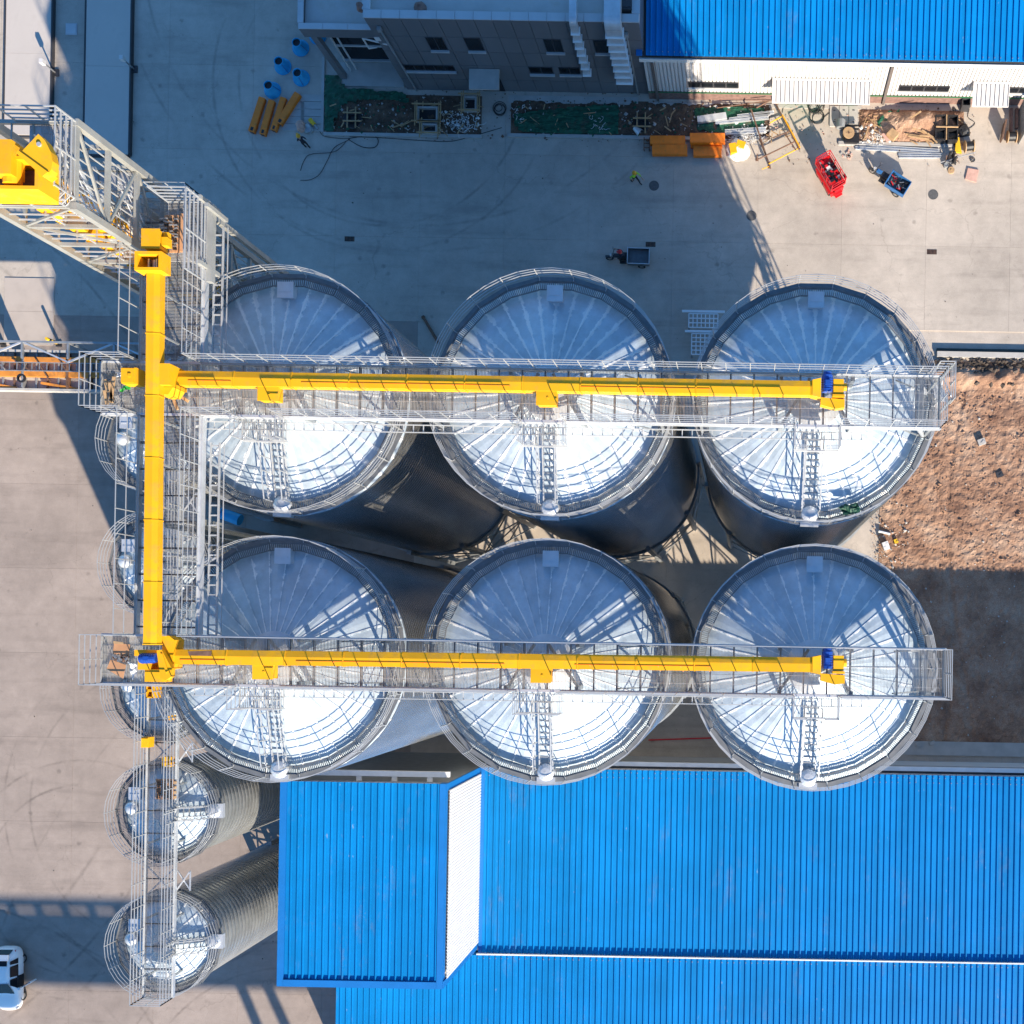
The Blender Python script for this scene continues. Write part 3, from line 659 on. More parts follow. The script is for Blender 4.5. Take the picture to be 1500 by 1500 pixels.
# north-south catwalk
yN1 = P(250,290,ZD).y
def ns_catwalk():
    root = thing('catwalk', 'north to south grating catwalk beside the long yellow conveyor at left', 'catwalk', (xN0, 0, ZD), 'elevated catwalks over the silos')
    xs = xN0
    for (ya, yb) in ((yA1+.06, yN1), (yB1+.06, yA0-.06)):
        gm = MB(); grating_y(gm, xN0, xN1, ya, yb, ZD); part('deck_grating', gm, M_GRATE, root, kind='stuff')
        part('edge_beam', MB().bb(xN0-.05,xN0+.05,ya,yb,ZD-.26,ZD+.02), M_GALV, root)
        part('edge_beam', MB().bb(xN1-.05,xN1+.11,ya,yb,ZD-.30,ZD+.02), M_GALV, root)
        y = ya+.3
        while y < yb:
            part('joist', MB().bb(xN0+.06,xN1-.06,y-.035,y+.035,ZD-.2,ZD-.075), M_FRAME, root); y += 1.1
        for xx in (xN1,):
            m_ = MB(); rail_run(m_, [(xx,ya),(xx,yb)], ZD, HT); part('railing', m_, M_RAIL, root)
        m_ = MB(); rail_run(m_, [(xN0,ya),(xN0,min(yb,yA1+6.5))], ZD, (.8,1.5)); part('railing', m_, M_RAIL, root)
        ct = MB(); xt = xN1+.42
        ct.bb(xt-.2,xt-.16,ya,yb-1,ZD-.5,ZD-.38); ct.bb(xt+.16,xt+.2,ya,yb-1,ZD-.5,ZD-.38); ct.bb(xt+.34,xt+.37,ya,yb-1,ZD-.5,ZD-.46)
        y = ya
        while y < yb-1: ct.bb(xt-.18,xt+.18,y-.03,y+.03,ZD-.47,ZD-.43); y += .42
        part('cable_tray', ct, M_RAIL, root)
    m_ = MB(); rail_run(m_, [(xN0+.9,yN1),(xN1,yN1)], ZD, HT); part('railing', m_, M_RAIL, root)
    # trestle columns down to the yard between the silos
    for yy in (yN1-.4, (yA0+yB1)/2+.2, 13.9):
        for xx in (xN0-.02, xN1-.1):
            if any((xx-s.x)**2+(yy-s.y)**2 < 5.7**2 for s in SILO) or any((xx-s.x)**2+(yy-s.y)**2 < 3.2**2 for s in SSILO): continue
            part('trestle_column', MB().bar((xx,yy,0),(xx,yy,ZD-.36),.22), M_TOWER, root)
    return root
nsw = ns_catwalk()
# lower catwalk over the small silos
ZL = 18.6
xL0, xL1 = P(213,1240,ZL).x, P(256,1240,ZL).x; yL0, yL1 = P(234,1462,ZL).y, P(234,604,ZL).y
lw = thing('catwalk', 'narrow grating catwalk running down over the file of small silos', 'catwalk', (xL0, yL0, ZL), 'elevated catwalks over the silos')
gm = MB(); grating_y(gm, xL0, xL1, yL0, yL1, ZL, .075, .05); part('deck_grating', gm, M_GRATE, lw, kind='stuff')
for xx in (xL0, xL1):
    part('edge_beam', MB().bb(xx-.05,xx+.05,yL0,yL1,ZL-.2,ZL+.02), M_GALV, lw)
    m_ = MB(); rail_run(m_, [(xx,yL0),(xx,yL1)], ZL, (.32,.62,.92,1.2), .038, 1.3); part('railing', m_, M_RAIL, lw)
m_ = MB(); rail_run(m_, [(xL0,yL0),(xL1,yL0)], ZL, (.32,.62,.92,1.2), .038); part('railing', m_, M_RAIL, lw)
jme = MB().bb(.06,xL1-xL0-.06,-.03,.03,-.16,-.065).mesh('joist'); y = yL0+.3
while y < yL1: link('joist', jme, M_FRAME, lw, (0,y-yL0,0)); y += 1.25
ct = MB(); xt = xL0-.28
ct.bb(xt-.15,xt-.12,yL0+1,yL1,ZL-.45,ZL-.36); ct.bb(xt+.12,xt+.15,yL0+1,yL1,ZL-.45,ZL-.36); y = yL0+1
while y < yL1: ct.bb(xt-.13,xt+.13,y-.02,y+.02,ZL-.43,ZL-.40); y += .4
part('cable_tray', ct, M_RAIL, lw)
for s in SSILO:
    for d in (-1.6, 1.6):
        for xx in (xL0+.1, xL1-.1):
            part('support_leg', MB().bar((xx,s.y+d,roof_z2(min(2.6,math.hypot(xx-s.x,d)))),(xx,s.y+d,ZL-.2),.1), M_GALVD, lw)
    part('side_step', MB().bb(xL1+.06,s.x+1.05,s.y-.34,s.y+.34,ZL-.12,ZL-.06), M_GALVD, lw)
    m_ = MB()
    for d in (-.36,.36): rail_run(m_, [(xL1+.06,s.y+d),(s.x+1.1,s.y+d)], ZL-.08, (.5,1.0), .035, 1.0, False)
    part('railing', m_, M_RAIL, lw)
for a, b in zip(SSILO[:-1], SSILO[1:]):
    ym = (a.y+b.y)/2; m_ = MB()
    m_.bar((xL0,ym-.8,ZL-.2),(xL1,ym+.8,ZL-.2),.06); m_.bar((xL0,ym+.8,ZL-.2),(xL1,ym-.8,ZL-.2),.06)
    m_.bar((xL1,ym-.55,ZL-.25),(xL1+.75,ym+.55,ZL-.25),.06); m_.bar((xL1,ym+.55,ZL-.31),(xL1+.75,ym-.55,ZL-.31),.06); m_.bar((xL1+.75,ym-.55,ZL-.25),(xL1+.75,ym+.55,ZL-.25),.06)
    part('plan_brace', m_, M_GALV, lw)

# ================================================================== CONVEYORS
def section_mesh(L_, w, h):
    # one casing length along +X: flat lid sloping to one side, flange at the end
    mb = MB()
    prof = [(-w/2,0),(w/2,0),(w/2,h*.86),(w*.08,h),(-w/2,h)]
    n = len(prof)
    mb.add([(0,y,z) for y,z in prof]+[(L_-.03,y,z) for y,z in prof], [tuple(range(n)), tuple(range(2*n-1,n-1,-1))]+[(i,n+i,n+(i+1)%n,(i+1)%n) for i in range(n)])
    f = .022; pf = [(-w/2-f,-f),(w/2+f,-f),(w/2+f,h*.86+f*.5),(w*.08,h+f),(-w/2-f,h+f)]
    mb.add([(L_-.05,y,z) for y,z in pf]+[(L_-.005,y,z) for y,z in pf], [tuple(range(n)), tuple(range(2*n-1,n-1,-1))]+[(i,n+i,n+(i+1)%n,(i+1)%n) for i in range(n)])
    return mb
def conveyor(label, p, q, w, h, flip, secL, group='yellow drag conveyors'):
    p = Vector(p); q = Vector(q); d = q-p; L_ = d.length; rz = math.atan2(d.y, d.x)
    root = thing('conveyor', label, 'conveyor', p, group, rz)
    n = max(1, round(L_/secL)); l = L_/n; me = section_mesh(l, w, h).mesh('casing_section')
    if flip: me.transform(Matrix.Diagonal((1,-1,1,1))); me.flip_normals()
    for k in range(n): link('casing_section', me, M_YEL, root, (k*l,0,0))
    return root, L_, n, l
zc = ZD+.28
def tail_parts(root, L_, w, h):
    # drive head at the far end: chamfered casing, blue motor, gearbox and chute
    hd = MB(); hd.prism([(L_,-w/2-.02),(L_+.35,-w/2-.1),(L_+.35,w/2+.1),(L_,w/2+.02)], -.05, h+.05); part('drive_casing', hd, M_YEL, root, local=True)
    mo = MB(); mo.tube((L_+.62,-.15,h*.75),(L_+.62,.55,h*.75),.22,14); mo.tube((L_+.62,.55,h*.75),(L_+.62,.68,h*.75),.17,12); mo.box((L_+.62,.2,h*.75+.24),(.2,.2,.12))
    for k in range(5): mo.tube((L_+.62,-.05+.1*k,h*.75),(L_+.62,-.02+.1*k,h*.75),.245,14)
    part('motor', mo, M_MOTOR, root, local=True)
    gb = MB(); gb.prism([(L_+.36,-w/2-.35),(L_+.95,-w/2-.5),(L_+1.35,-w/2-.45),(L_+1.35,-w/2-.12),(L_+.36,-w/2-.05)], -.1, h*.7); part('chute', gb, M_YEL, root, local=True)
    bx = MB(); bx.box((L_+1.08,.08,h*.45),(.42,.62,h*.9)); bx.box((L_+1.08,-.3,h*.5),(.5,.1,h)); bx.tube((L_+1.3,.1,h*.6),(L_+1.42,.1,h*.6),.16,12); part('gearbox', bx, M_YEL, root, local=True)
def drop_parts(root, xs, w, h, flipped):
    s = -1
    for x in xs:
        db = MB(); db.bb(x-.38,x+.38,-w/2-.55,-w/2-.005,-.1,h*.88); db.box((x,-w/2-.29,h*.89),(.84,.58,.04)); db.tube((x+.06,-w/2-.28,h*.9),(x+.06,-w/2-.28,h*.98),.05,8)
        part('discharge_box', db, M_YEL, root, local=True)
def pipes(root, L_, segs, w, h):
    for a, b in segs:
        pm_ = MB(); y = -w*.18; z = h+.012
        pm_.bar((a,y,z),(b,y,z),.022); pm_.bar((a,y,z),(a,-w/2-.03,h*.84),.022); pm_.bar((b,y,z),(b,-w/2-.03,h*.84),.022); x = a+.6
        while x < b-.3: pm_.bar((x,y,z),(x+.12,-w/2-.03,h*.84),.03); x += .93
        part('conduit', pm_, M_ORA, root, local=True)
hA, wA = .50, .60
pA = P(258,553,zc+hA); qA = P(1190,568,zc+hA); pA.z = qA.z = zc
cA, LA, nA, lA = conveyor('yellow drag conveyor along the catwalk of the upper silo row', pA, qA, wA, hA, False, 2.4)
tail_parts(cA, LA, wA, hA); drop_parts(cA, [SILO[0].x-pA.x+.6, SILO[1].x-pA.x+.25], wA, hA, False)
def segs(L_, stops):
    o = [.5]+[q for s in stops for q in (s-1.5, s+1.4)]+[L_-4.2]; return [(o[i],o[i+1]) for i in range(0,len(o)-1,2) if o[i+1]-o[i] > 1]
pipes(cA, LA, segs(LA, [SILO[0].x-pA.x+.6, SILO[1].x-pA.x+.25]), wA, hA)
pB = P(246,962,zc+hA); qB = P(1190,974,zc+hA); pB.z = qB.z = zc
cB, LB, nB, lB = conveyor('yellow drag conveyor along the catwalk of the lower silo row', pB, qB, wA, hA, False, 2.4)
tail_parts(cB, LB, wA, hA); drop_parts(cB, [SILO[3].x-pB.x+.5, SILO[4].x-pB.x+.2], wA, hA, False)
pipes(cB, LB, segs(LB, [SILO[3].x-pB.x+.5, SILO[4].x-pB.x+.2]), wA, hA)
zN, hN, wN = ZD+1.05, .42, .52
pN = P(224,398,zN+hN); qN = P(219,945,zN+hN); pN.z = qN.z = zN
cN, LN, nN, lN = conveyor('long yellow drag conveyor running from tower to the lower row at left', pN, qN, wN, hN, False, 2.35)
ib = MB()
ib.hexa([(-.62,-.48,.1),(.02,-.48,.1),(.02,.48,.1),(-.62,.48,.1)],[(-.62,-.48,.12),(.02,-.48,.12),(.02,.48,.12),(-.62,.48,.12)])
for x0,x1,y0,y1 in ((-.70,.06,-.54,-.42),(-.70,.06,.42,.54),(-.70,-.58,-.42,.42),(-.06,.06,-.42,.42)): ib.bb(x0,x1,y0,y1,.1,hN+.35)
part('inlet_hopper', ib, M_YEL, cN, local=True)
rr_ = MB(); rr_.tube((-.5,0,.3),(-.1,0,.3),.08,8); rr_.box((-.3,.16,.3),(.42,.06,.3)); rr_.box((-.3,-.16,.3),(.42,.06,.3)); part('idler', rr_, M_STEEL, cN, local=True)
tb = MB(); tb.box((-1.25,.02,.30),(.72,.66,.62)); tb.box((-1.25,.02,.63),(.8,.74,.04)); tb.box((-1.2,.5,.34),(.34,.24,.34)); tb.box((-1.5,.5,.3),(.2,.2,.2)); tb.box((-.8,0,.2),(.3,.5,.4)); part('tail_box', tb, M_YEL, cN, local=True)
sp_ = MB()
for k in range(9):
    x = .8+k*(LN-1.2)/8
    for y in (-.3,.3): sp_.bar((x,y,0),(x,y,-1.04),.07)
part('stand', sp_, M_GALVD, cN, local=True)
# transfer boxes at the two junctions
jx = MB(); c = P(244,560,zN); jx.box((c.x,c.y+.25,ZD+.75),(.62,.86,1.3)); jx.prism([(c.x-.3,c.y-.5),(c.x+.1,c.y-.5),(c.x+.3,c.y-.2),(c.x-.3,c.y-.2)],ZD+.2,ZD+1.1)
tbx = solo('transfer_chute', jx, M_YEL, 'yellow transfer chute joining the long conveyor to the upper row conveyor', 'chute', (c.x,c.y,ZD))
jx = MB(); c = P(203,556,ZD); jx.box((c.x,c.y,ZD+.36),(.62,.66,.6)); jx.box((c.x-.05,c.y,ZD+.68),(.52,.58,.05)); jx.box((c.x+.05,c.y+.0,ZD+.72),(.12,.14,.06))
solo('chute_box', jx, M_YEL, 'small yellow box left of the long conveyor on the upper catwalk', 'chute', (c.x,c.y,ZD))
# drive at the south end of the long conveyor
c = P(220,968,ZD+1.2)
dr = thing('conveyor_drive', 'yellow conveyor drive with blue motor at the lower catwalk corner', 'drive unit', (c.x,c.y,ZD))
part('frame', MB().box((c.x,c.y-.35,ZD+.45),(1.0,.62,.06)).box((c.x-.42,c.y-.02,ZD+.7),(.5,.72,.42)).box((c.x+.02,c.y-.62,ZD+.62),(.85,.5,.5)).box((c.x-.2,c.y+.3,ZD+.55),(1.2,.25,.8)), M_YEL, dr)
part('chain_guard', MB().prism([(c.x+.22,c.y+.42),(c.x+.42,c.y+.46),(c.x+.85,c.y-.3),(c.x+.85,c.y-.62),(c.x+.62,c.y-.78),(c.x+.4,c.y-.7)],ZD+.9,ZD+1.15).prism([(c.x+.40,c.y+.3),(c.x+.48,c.y+.3),(c.x+.72,c.y-.4),(c.x+.64,c.y-.5)],ZD+1.155,ZD+1.19), M_YEL, dr)
mo = MB(); mo.tube((c.x-.45,c.y+.08,ZD+1.1),(c.x+.2,c.y+.12,ZD+1.1),.19,14)
for k in range(6): mo.tube((c.x-.38+.09*k,c.y+.085+.005*k,ZD+1.1),(c.x-.35+.09*k,c.y+.087+.005*k,ZD+1.1),.215,14)
mo.box((c.x-.1,c.y+.1,ZD+1.33),(.18,.16,.1)); part('motor', mo, M_MOTOR, dr)
jx = MB(); c2 = P(241,957,ZD+.8); jx.prism([(c2.x-.02,c2.y-.7),(c2.x+.36,c2.y-.62),(c2.x+.42,c2.y+.55),(c2.x+.2,c2.y+.72),(c2.x-.1,c2.y+.72)],ZD+.1,ZD+.85); part('tail_casing', jx, M_YEL, dr)

# ================================================================== ELEVATOR TOWER
def tower():
    x0, x1, y0, y1 = -28.3, -25.1, 15.45, 18.55
    # two more bays carry on to the west, outside the left edge of the picture
    xw = -36.0
    zt = 37.0
    root = thing('elevator_tower', 'tall galvanised lattice tower holding the yellow bucket elevators', 'tower', (x1, y0, 0))
    levels = [0.2+k*1.9 for k in range(int(zt/1.9)+1)]; levels = [zt-1.9*k for k in range(19)][::-1]
    cols = [(x1,y1),(x1,y0),(x0,y0),(x0,y1)]
    for cx, cy in cols:
        part('tower_leg', MB().bar((cx,cy,0),(cx,cy,zt+.1),.26), M_TOWER, root)
    for i, z in enumerate(levels):
        if z < 14: continue
        part('cross_beam', MB().bar((x1,y0,z),(x1,y1,z),.16), M_TOWER, root)
        part('cross_beam', MB().bar((x0,y0,z),(x1,y0,z),.14), M_TOWER, root)
        part('cross_beam', MB().bar((x0,y1,z),(x1,y1,z),.14), M_TOWER, root)
        part('cross_beam', MB().bar((x0,y0,z),(x0,y1,z),.12), M_TOWER, root)
        if i+1 < len(levels):
            z2 = levels[i+1]
            a, b = ((y0,y1) if i % 2 else (y1,y0))
            part('diagonal_brace', MB().bar((x1,a,z),(x1,b,z2),.09), M_TOWER, root)
            a, b = ((x0,x1) if i % 2 else (x1,x0))
            part('diagonal_brace', MB().bar((a,y0,z),(b,y0,z2),.09), M_TOWER, root)
            part('diagonal_brace', MB().bar((a,y1,z),(b,y1,z2),.07), M_TOWER, root)
    for i, z in enumerate(levels):
        if z < 18: continue
        for k in range(1,4): part('tie_rod', MB().bar((x0+(x1-x0)*k/4,y0,z),(x0+(x1-x0)*k/4,y1,z),.05), M_TOWER, root)
        part('cross_beam', MB().bar((x0,(y0+y1)/2,z-.02),(x1,(y0+y1)/2,z-.02),.08), M_TOWER, root)
        part('floor_rail', MB().bar((x0,y0+.05,z+1.0),(x1,y0+.05,z+1.0),.05).bar((x0,y0+.05,z+.5),(x1,y0+.05,z+.5),.05).bar((x0+1.6,y0+.05,z),(x0+1.6,y0+.05,z+1.0),.05), M_GALV, root)
    # stair flights inside, with treads and handrails
    for i in range(6, len(levels)-1):
        z, z2 = levels[i], levels[i+1]; up = i % 2
        ya, yb = (y0+.35, y1-.9) if up else (y1-.9, y0+.35); xx = x1-.55 if up else x1-1.35
        fm = MB()
        for d in (-.34,.34): fm.bar((xx+d,ya,z),(xx+d,yb,z2),.04,.18)
        for k in range(9):
            t = (k+.5)/9; fm.box((xx,ya+(yb-ya)*t,z+(z2-z)*t),(.66,.20,.03))
        for d in (-.36,.36):
            fm.bar((xx+d,ya,z+.95),(xx+d,yb,z2+.95),.04); fm.bar((xx+d,ya,z+.5),(xx+d,yb,z2+.5),.03)
            for k in range(4): t = k/3; fm.bar((xx+d,ya+(yb-ya)*t,z+(z2-z)*t),(xx+d,ya+(yb-ya)*t,z+(z2-z)*t+.95),.035)
        part('stair_flight', fm, M_GALV, root)
        lm = MB(); lm.bb(x1-1.75,x1-.15,(y1-.85) if up else (y0+.03),(y1-.1) if up else (y0+.32),z2-.05,z2-.02); part('landing', lm, M_GRATE, root)
    # cage of vertical and level bars on the east face
    cg = MB()
    for k in range(1, 8):
        y = y0+(y1-y0)*k/8; cg.bar((x1-.12,y,levels[8]),(x1-.12,y,zt),.04)
    part('guard_bars', cg, M_RAIL, root)
    # head platform, with its rails
    dm = MB(); grating_x(dm, xw, x1-.1, y0, y0+1.1, zt, .08, .05); grating_x(dm, x0+1.9, x1-.1, y0+1.15, y1, zt, .08, .05); part('deck_grating', dm, M_GRATE, root, kind='stuff')
    m_ = MB(); rail_run(m_, [(xw,y0-.02),(x1-.3,y0-.02),(x1+.02,y0+.3),(x1+.02,y1+.02),(x1-2.2,y1+.02)], zt, (.3,.6,.9,1.2), .045, 1.2); part('railing', m_, M_RAIL, root)
    for k in range(6):
        part('roof_rail', MB().bar((xw,y1-.2-.25*k,zt+2.0+.12*k),(x0+1.2,y1-.5-.25*k,zt+2.0+.12*k),.06), M_GALVD, root)
    # side landing at conveyor level, east of the tower
    zl = ZD+1.4
    return root, (x0,x1,y0,y1,xw,zt)
tw, (TX0,TX1,TY0,TY1,TXW,TZ) = tower()
# bucket elevator: two yellow trunks, head casing, hood
el = thing('bucket_elevator', 'yellow bucket elevator with open hood at the tower head', 'elevator', (-30.2, 16.6, 0))
for xx in (-26.35, -27.5):
    part('trunk', MB().bb(xx-.3,xx+.3,16.05,16.75,.2,TZ+.8), M_YEL, el)
    fl = MB()
    for k in range(24): fl.bb(xx-.36,xx+.36,15.99,16.81,4+k*1.4,4.08+k*1.4)
    part('flange', fl, M_YEL, el)
c = P(20,258,TZ+1.6)
hd = MB(); hd.bb(c.x-1.6,c.x+1.15,c.y-.62,c.y-.5,TZ+.9,TZ+2.0); hd.bb(c.x-1.6,c.x+1.15,c.y+.42,c.y+.54,TZ+.9,TZ+2.0); hd.bb(c.x+1.03,c.x+1.15,c.y-.5,c.y+.42,TZ+.9,TZ+2.0); hd.bb(c.x-1.6,c.x+1.03,c.y-.5,c.y+.42,TZ+.9,TZ+.95)
part('head_casing', hd, M_YEL, el)
part('head_lining', MB().bb(c.x-1.55,c.x+.98,c.y-.45,c.y+.38,TZ+.97,TZ+1.2), M_RUST, el)
sk = MB()
for k in range(1):
    e = -.12; sk.hexa([(c.x-1.9,c.y-.66-e,TZ+.5-.42*k),(c.x+1.0+e,c.y-.66-e,TZ+.5-.42*k),(c.x+1.0+e,c.y+.5,TZ+.5-.42*k),(c.x-1.9,c.y+.5,TZ+.5-.42*k)],[(c.x-1.9,c.y-.58-e,TZ+.72-.42*k),(c.x+.95+e,c.y-.58-e,TZ+.72-.42*k),(c.x+.95+e,c.y+.45,TZ+.72-.42*k),(c.x-1.9,c.y+.45,TZ+.72-.42*k)])
part('skirt', sk, M_YEL, el)
# curved hood plate, pointing up and right
zh = TZ+2.2
pts = [P(27,227,zh), P(56,196,zh), P(66,206,zh), P(74,222,zh), P(77,236,zh), P(75,248,zh), P(71,255,zh), P(62,258,zh)]
part('hood', MB().prism([(p.x,p.y) for p in pts], zh-.35, zh), M_YEL, el)
pe = [P(25,225,zh), P(28,221,zh), P(72,253,zh), P(64,259,zh)]
part('hood_lip', MB().prism([(p.x,p.y) for p in pe[::-1]], zh-.45, zh+.06), M_YEL, el)
hv = P(58,212,zh); part('lifting_eye', MB().lathe([(.08,0),(.08,.06),(0,.06)],10,(hv.x,hv.y,zh)), M_RAIL, el)
hv = P(3,230,zh); part('motor_guard', MB().box((hv.x,hv.y,zh-.3),(.7,1.2,.7)).tube((hv.x+.1,hv.y-.8,zh-.4),(hv.x+.1,hv.y+.3,zh-.4),.3,12), M_YEL, el)
# landing tower at conveyor level, right of the lattice tower (stairs and pallets)
zl = ZD+1.75
lt = thing('stair_landing', 'railed grating landing beside the start of the long conveyor', 'platform', (xN0,15.5,zl))
p0, p1 = P(232,448,ZD), P(268,300,zl)
lx0, lx1, ly0, ly1 = P(228,300,zl).x, P(286,300,zl).x, P(250,378,zl).y, P(250,283,zl).y
gm = MB(); grating_y(gm, lx0, lx1, ly0+.2, ly1, zl-.9); part('deck_grating', gm, M_GRATE, lt, kind='stuff')
m_ = MB(); rail_run(m_, [(lx0,ly1),(lx1-.05,ly1),(lx1-.05,ly0-.6)], zl-.9, (.3,.6,.9,1.2,1.5), .042, 1.4); part('railing', m_, M_RAIL, lt)
for xx, yy in ((lx1-.02,ly1+.02),(lx1-.02,ly0),(lx1+.28,ly1-.3)):
    part('corner_post', MB().bar((xx,yy,zl-1.9),(xx,yy,zl-.3),.16), M_TOWER, lt)
part('edge_beam', MB().bb(lx1,lx1+.22,ly0-.6,ly1,zl-1.2,zl-.9), M_TOWER, lt)
# ================================================================== LOW PIPE BRIDGE AT THE LEFT EDGE
zg = 6.0
gA, gB = P(-260,536,zg), P(168,540,zg)
gb = thing('conveyor_bridge', 'low trussed conveyor bridge with orange ducts entering from the left edge', 'conveyor bridge', (gB.x, gB.y, 0))
x0, x1 = gA.x-6, gB.x+8; y0, y1 = P(60,572,zg).y, P(60,512,zg).y
part('deck', MB().bb(x0,x1,y0,y1,zg-.6,zg-.4), M_SLAB, gb)
for yy in (y0+.08,y1-.08): part('side_beam', MB().bb(x0,x1,yy-.08,yy+.08,zg-.4,zg-.1), M_SLAB, gb)
for yy, w in ((P(60,526,zg).y,.34),(P(60,547,zg).y,.40)):
    part('orange_duct', MB().bb(x0,x1,yy-w/2,yy+w/2,zg-.35,zg-.05), M_DUST, gb)
yy = P(60,562,zg).y
for k in range(6): part('orange_duct', MB().bar((x0+8+k*4.2,yy+.1,zg-.25),(x0+10.5+k*4.2,yy-.28,zg-.25),.16), M_DUST, gb)
ld = MB(); yl = P(60,537,zg+.6).y; ld.bb(x0,x1,yl-.30,yl-.25,zg+.5,zg+.6); ld.bb(x0,x1,yl+.25,yl+.30,zg+.5,zg+.6); x = x0
while x < x1: ld.bb(x-.03,x+.03,yl-.27,yl+.27,zg+.53,zg+.57); x += .5
part('cable_tray', ld, M_STEEL, gb)
x = x0; u = 0
while x < x1-2:
    part('truss_post', MB().bar((x,y1-.1,zg-.1),(x,y1-.1,zg+2.2),.14), M_GALVD, gb)
    part('truss_tie', MB().bar((x,y1-.1,zg+2.2),(x,(y0+y1)/2+.2,zg+2.2),.12), M_GALVD, gb)
    part('diagonal_brace', MB().bar((x,y1-.1 if u else (y0+y1)/2,zg+2.2),(x+3.0,(y0+y1)/2 if u else y1-.1,zg+2.2),.10), M_GALV, gb)
    x += 3.0; u = 1-u
part('top_chord', MB().bb(x0,x1,y1-.16,y1-.04,zg+2.15,zg+2.28), M_GALVD, gb)
rr0 = random.Random(4); x = x0
while x < x1-.6:
    part('cross_member', MB().bb(x-.05,x+.05,y0+.2,y1-.2,zg-.32,zg-.24+.3*(rr0.random() < .4)), M_RUST if rr0.random() < .6 else M_GALVD, gb)
    if rr0.random() < .6: part('lacing_bar', MB().bar((x,y1-.5+rr0.uniform(-.2,.2),zg),(x+rr0.uniform(.6,1.4),y0+.5+rr0.uniform(-.2,.9),zg+.02),.07), M_GALVD if rr0.random() < .5 else M_RUST, gb)
    x += .75
xx = P(40,556,zg).x; yy = P(40,557,zg).y; part('hand_wheel', MB().lathe([(.18,0),(.30,.03),(.30,.12),(.18,.14)],16,(xx,yy,zg+.5)), M_BLACK, gb)
for xx in (x0+6, x0+16, x1-12): part('pier', MB().bb(xx-.3,xx+.3,y0+1.6,y1-.4,0,zg-.6), M_SLAB, gb)

# ================================================================== OFF-FRAME CONVEYOR GALLERY (casts the band of shade at lower left)
og = thing('conveyor_gallery', 'closed conveyor gallery on trestles south of the yard', 'conveyor gallery', (-50,-54.5,0))
part('gallery_body', MB().bb(-95,-14.0,-62.2,-59.9,17.9,19.46), M_GALVD, og)
part('gallery_rail', MB().bb(-95,-14.0,-60.1,-59.9,19.66,20.0), M_GALVD, og)
for k in range(41): part('gallery_post', MB().bb(-94+k*1.95,-93.45+k*1.95,-60.1,-59.9,19.46,19.66), M_GALVD, og)
for xx in (-19.4,-60):
    for d in (-1.6,1.6): part('trestle_leg', MB().bar((xx+d,-61,0),(xx+d*.6,-61,17.9),.55), M_GALVD, og)

# ================================================================== GREY BUILDING (top)
F_Y = 39.5; BX0, BX1 = P(590,140,0).x+.35, P(950,140,0).x+.2; BZ = 8.8
gbld = thing('grey_building', 'two storey dark grey panelled building with flat roof at the top', 'building', ((BX0+BX1)/2,F_Y,0))
part('wall', MB().bb(BX0+.03,BX1-.03,F_Y+.05,F_Y+16,0,BZ-.35), M_CLAD, gbld)
ncol = 15; cw = (BX1-BX0)/ncol; zs = [0.0,1.5,3.35,5.0,6.75,BZ-.06]
wins = [(P(622,62,6.7).x,P(650,62,6.7).x-.12,5.25,6.7),(P(678,62,6.7).x,P(705,62,6.7).x-.12,5.25,6.7),(P(795,63,6.7).x,P(823,63,6.7).x-.1,5.25,6.7),(P(868,64,6.7).x,P(892,64,6.7).x,5.25,6.7),
        (P(590,104,3.4).x,P(663,104,3.4).x,2.65,3.32),(P(773,106,3.4).x,P(808,106,3.4).x,2.5,3.32),(P(817,106,3.4).x,P(848,106,3.4).x,2.5,3.32)]
pc = {}
for i in range(ncol):
    for j in range(5):
        key = j
        if key not in pc: pc[key] = MB().bb(.018,cw-.018,-.045,0,zs[j]+.018,zs[j+1]-.018).mesh('cladding_panel')
        link('cladding_panel', pc[key], M_CLAD, gbld, (BX0+i*cw-gbld.location.x, F_Y+.045-F_Y, 0))
for (a,b,z0,z1) in wins:
    w = part('window', MB().bb(a,b,F_Y-.03,F_Y+.02,z0,z1), M_FRAME, gbld)
    n = max(1, round((b-a)/.75)); st = (b-a)/n
    for k in range(n): part('pane', MB().bb(a+k*st+.05,a+(k+1)*st-.05,F_Y-.045,F_Y-.032,z0+.06,z1-.06), M_GLASS, w)
    part('sill', MB().bb(a-.05,b+.05,F_Y-.16,F_Y-.02,z0-.16,z0-.02), M_COPE, w)
# roof, parapet and coping stones
part('roof', MB().bb(BX0+.4,BX1-.4,F_Y+.45,F_Y+15.6,BZ-.34,BZ-.26), M_FLAT, gbld)
part('parapet', MB().bb(BX0,BX0+.4,F_Y+.052,F_Y+16,BZ-.34,BZ).bb(BX1-.4,BX1,F_Y+.052,F_Y+16,BZ-.34,BZ).bb(BX0+.4,BX1-.4,F_Y+.052,F_Y+.42,BZ-.34,BZ), M_WHITE, gbld)
cm = MB().bb(.012,cw-.012,-.06,.47,BZ,BZ+.07).mesh('coping')
for i in range(ncol): link('coping', cm, M_COPE, gbld, (BX0+i*cw-gbld.location.x, 0, 0))
cm2 = MB().bb(-.06,.47,.012,1.4,BZ,BZ+.07).mesh('coping')
for k in range(6):
    link('coping', cm2, M_COPE, gbld, (BX0-gbld.location.x, .48+k*1.42, 0)); link('coping', cm2, M_COPE, gbld, (BX1-.42-gbld.location.x, .48+k*1.42, 0))
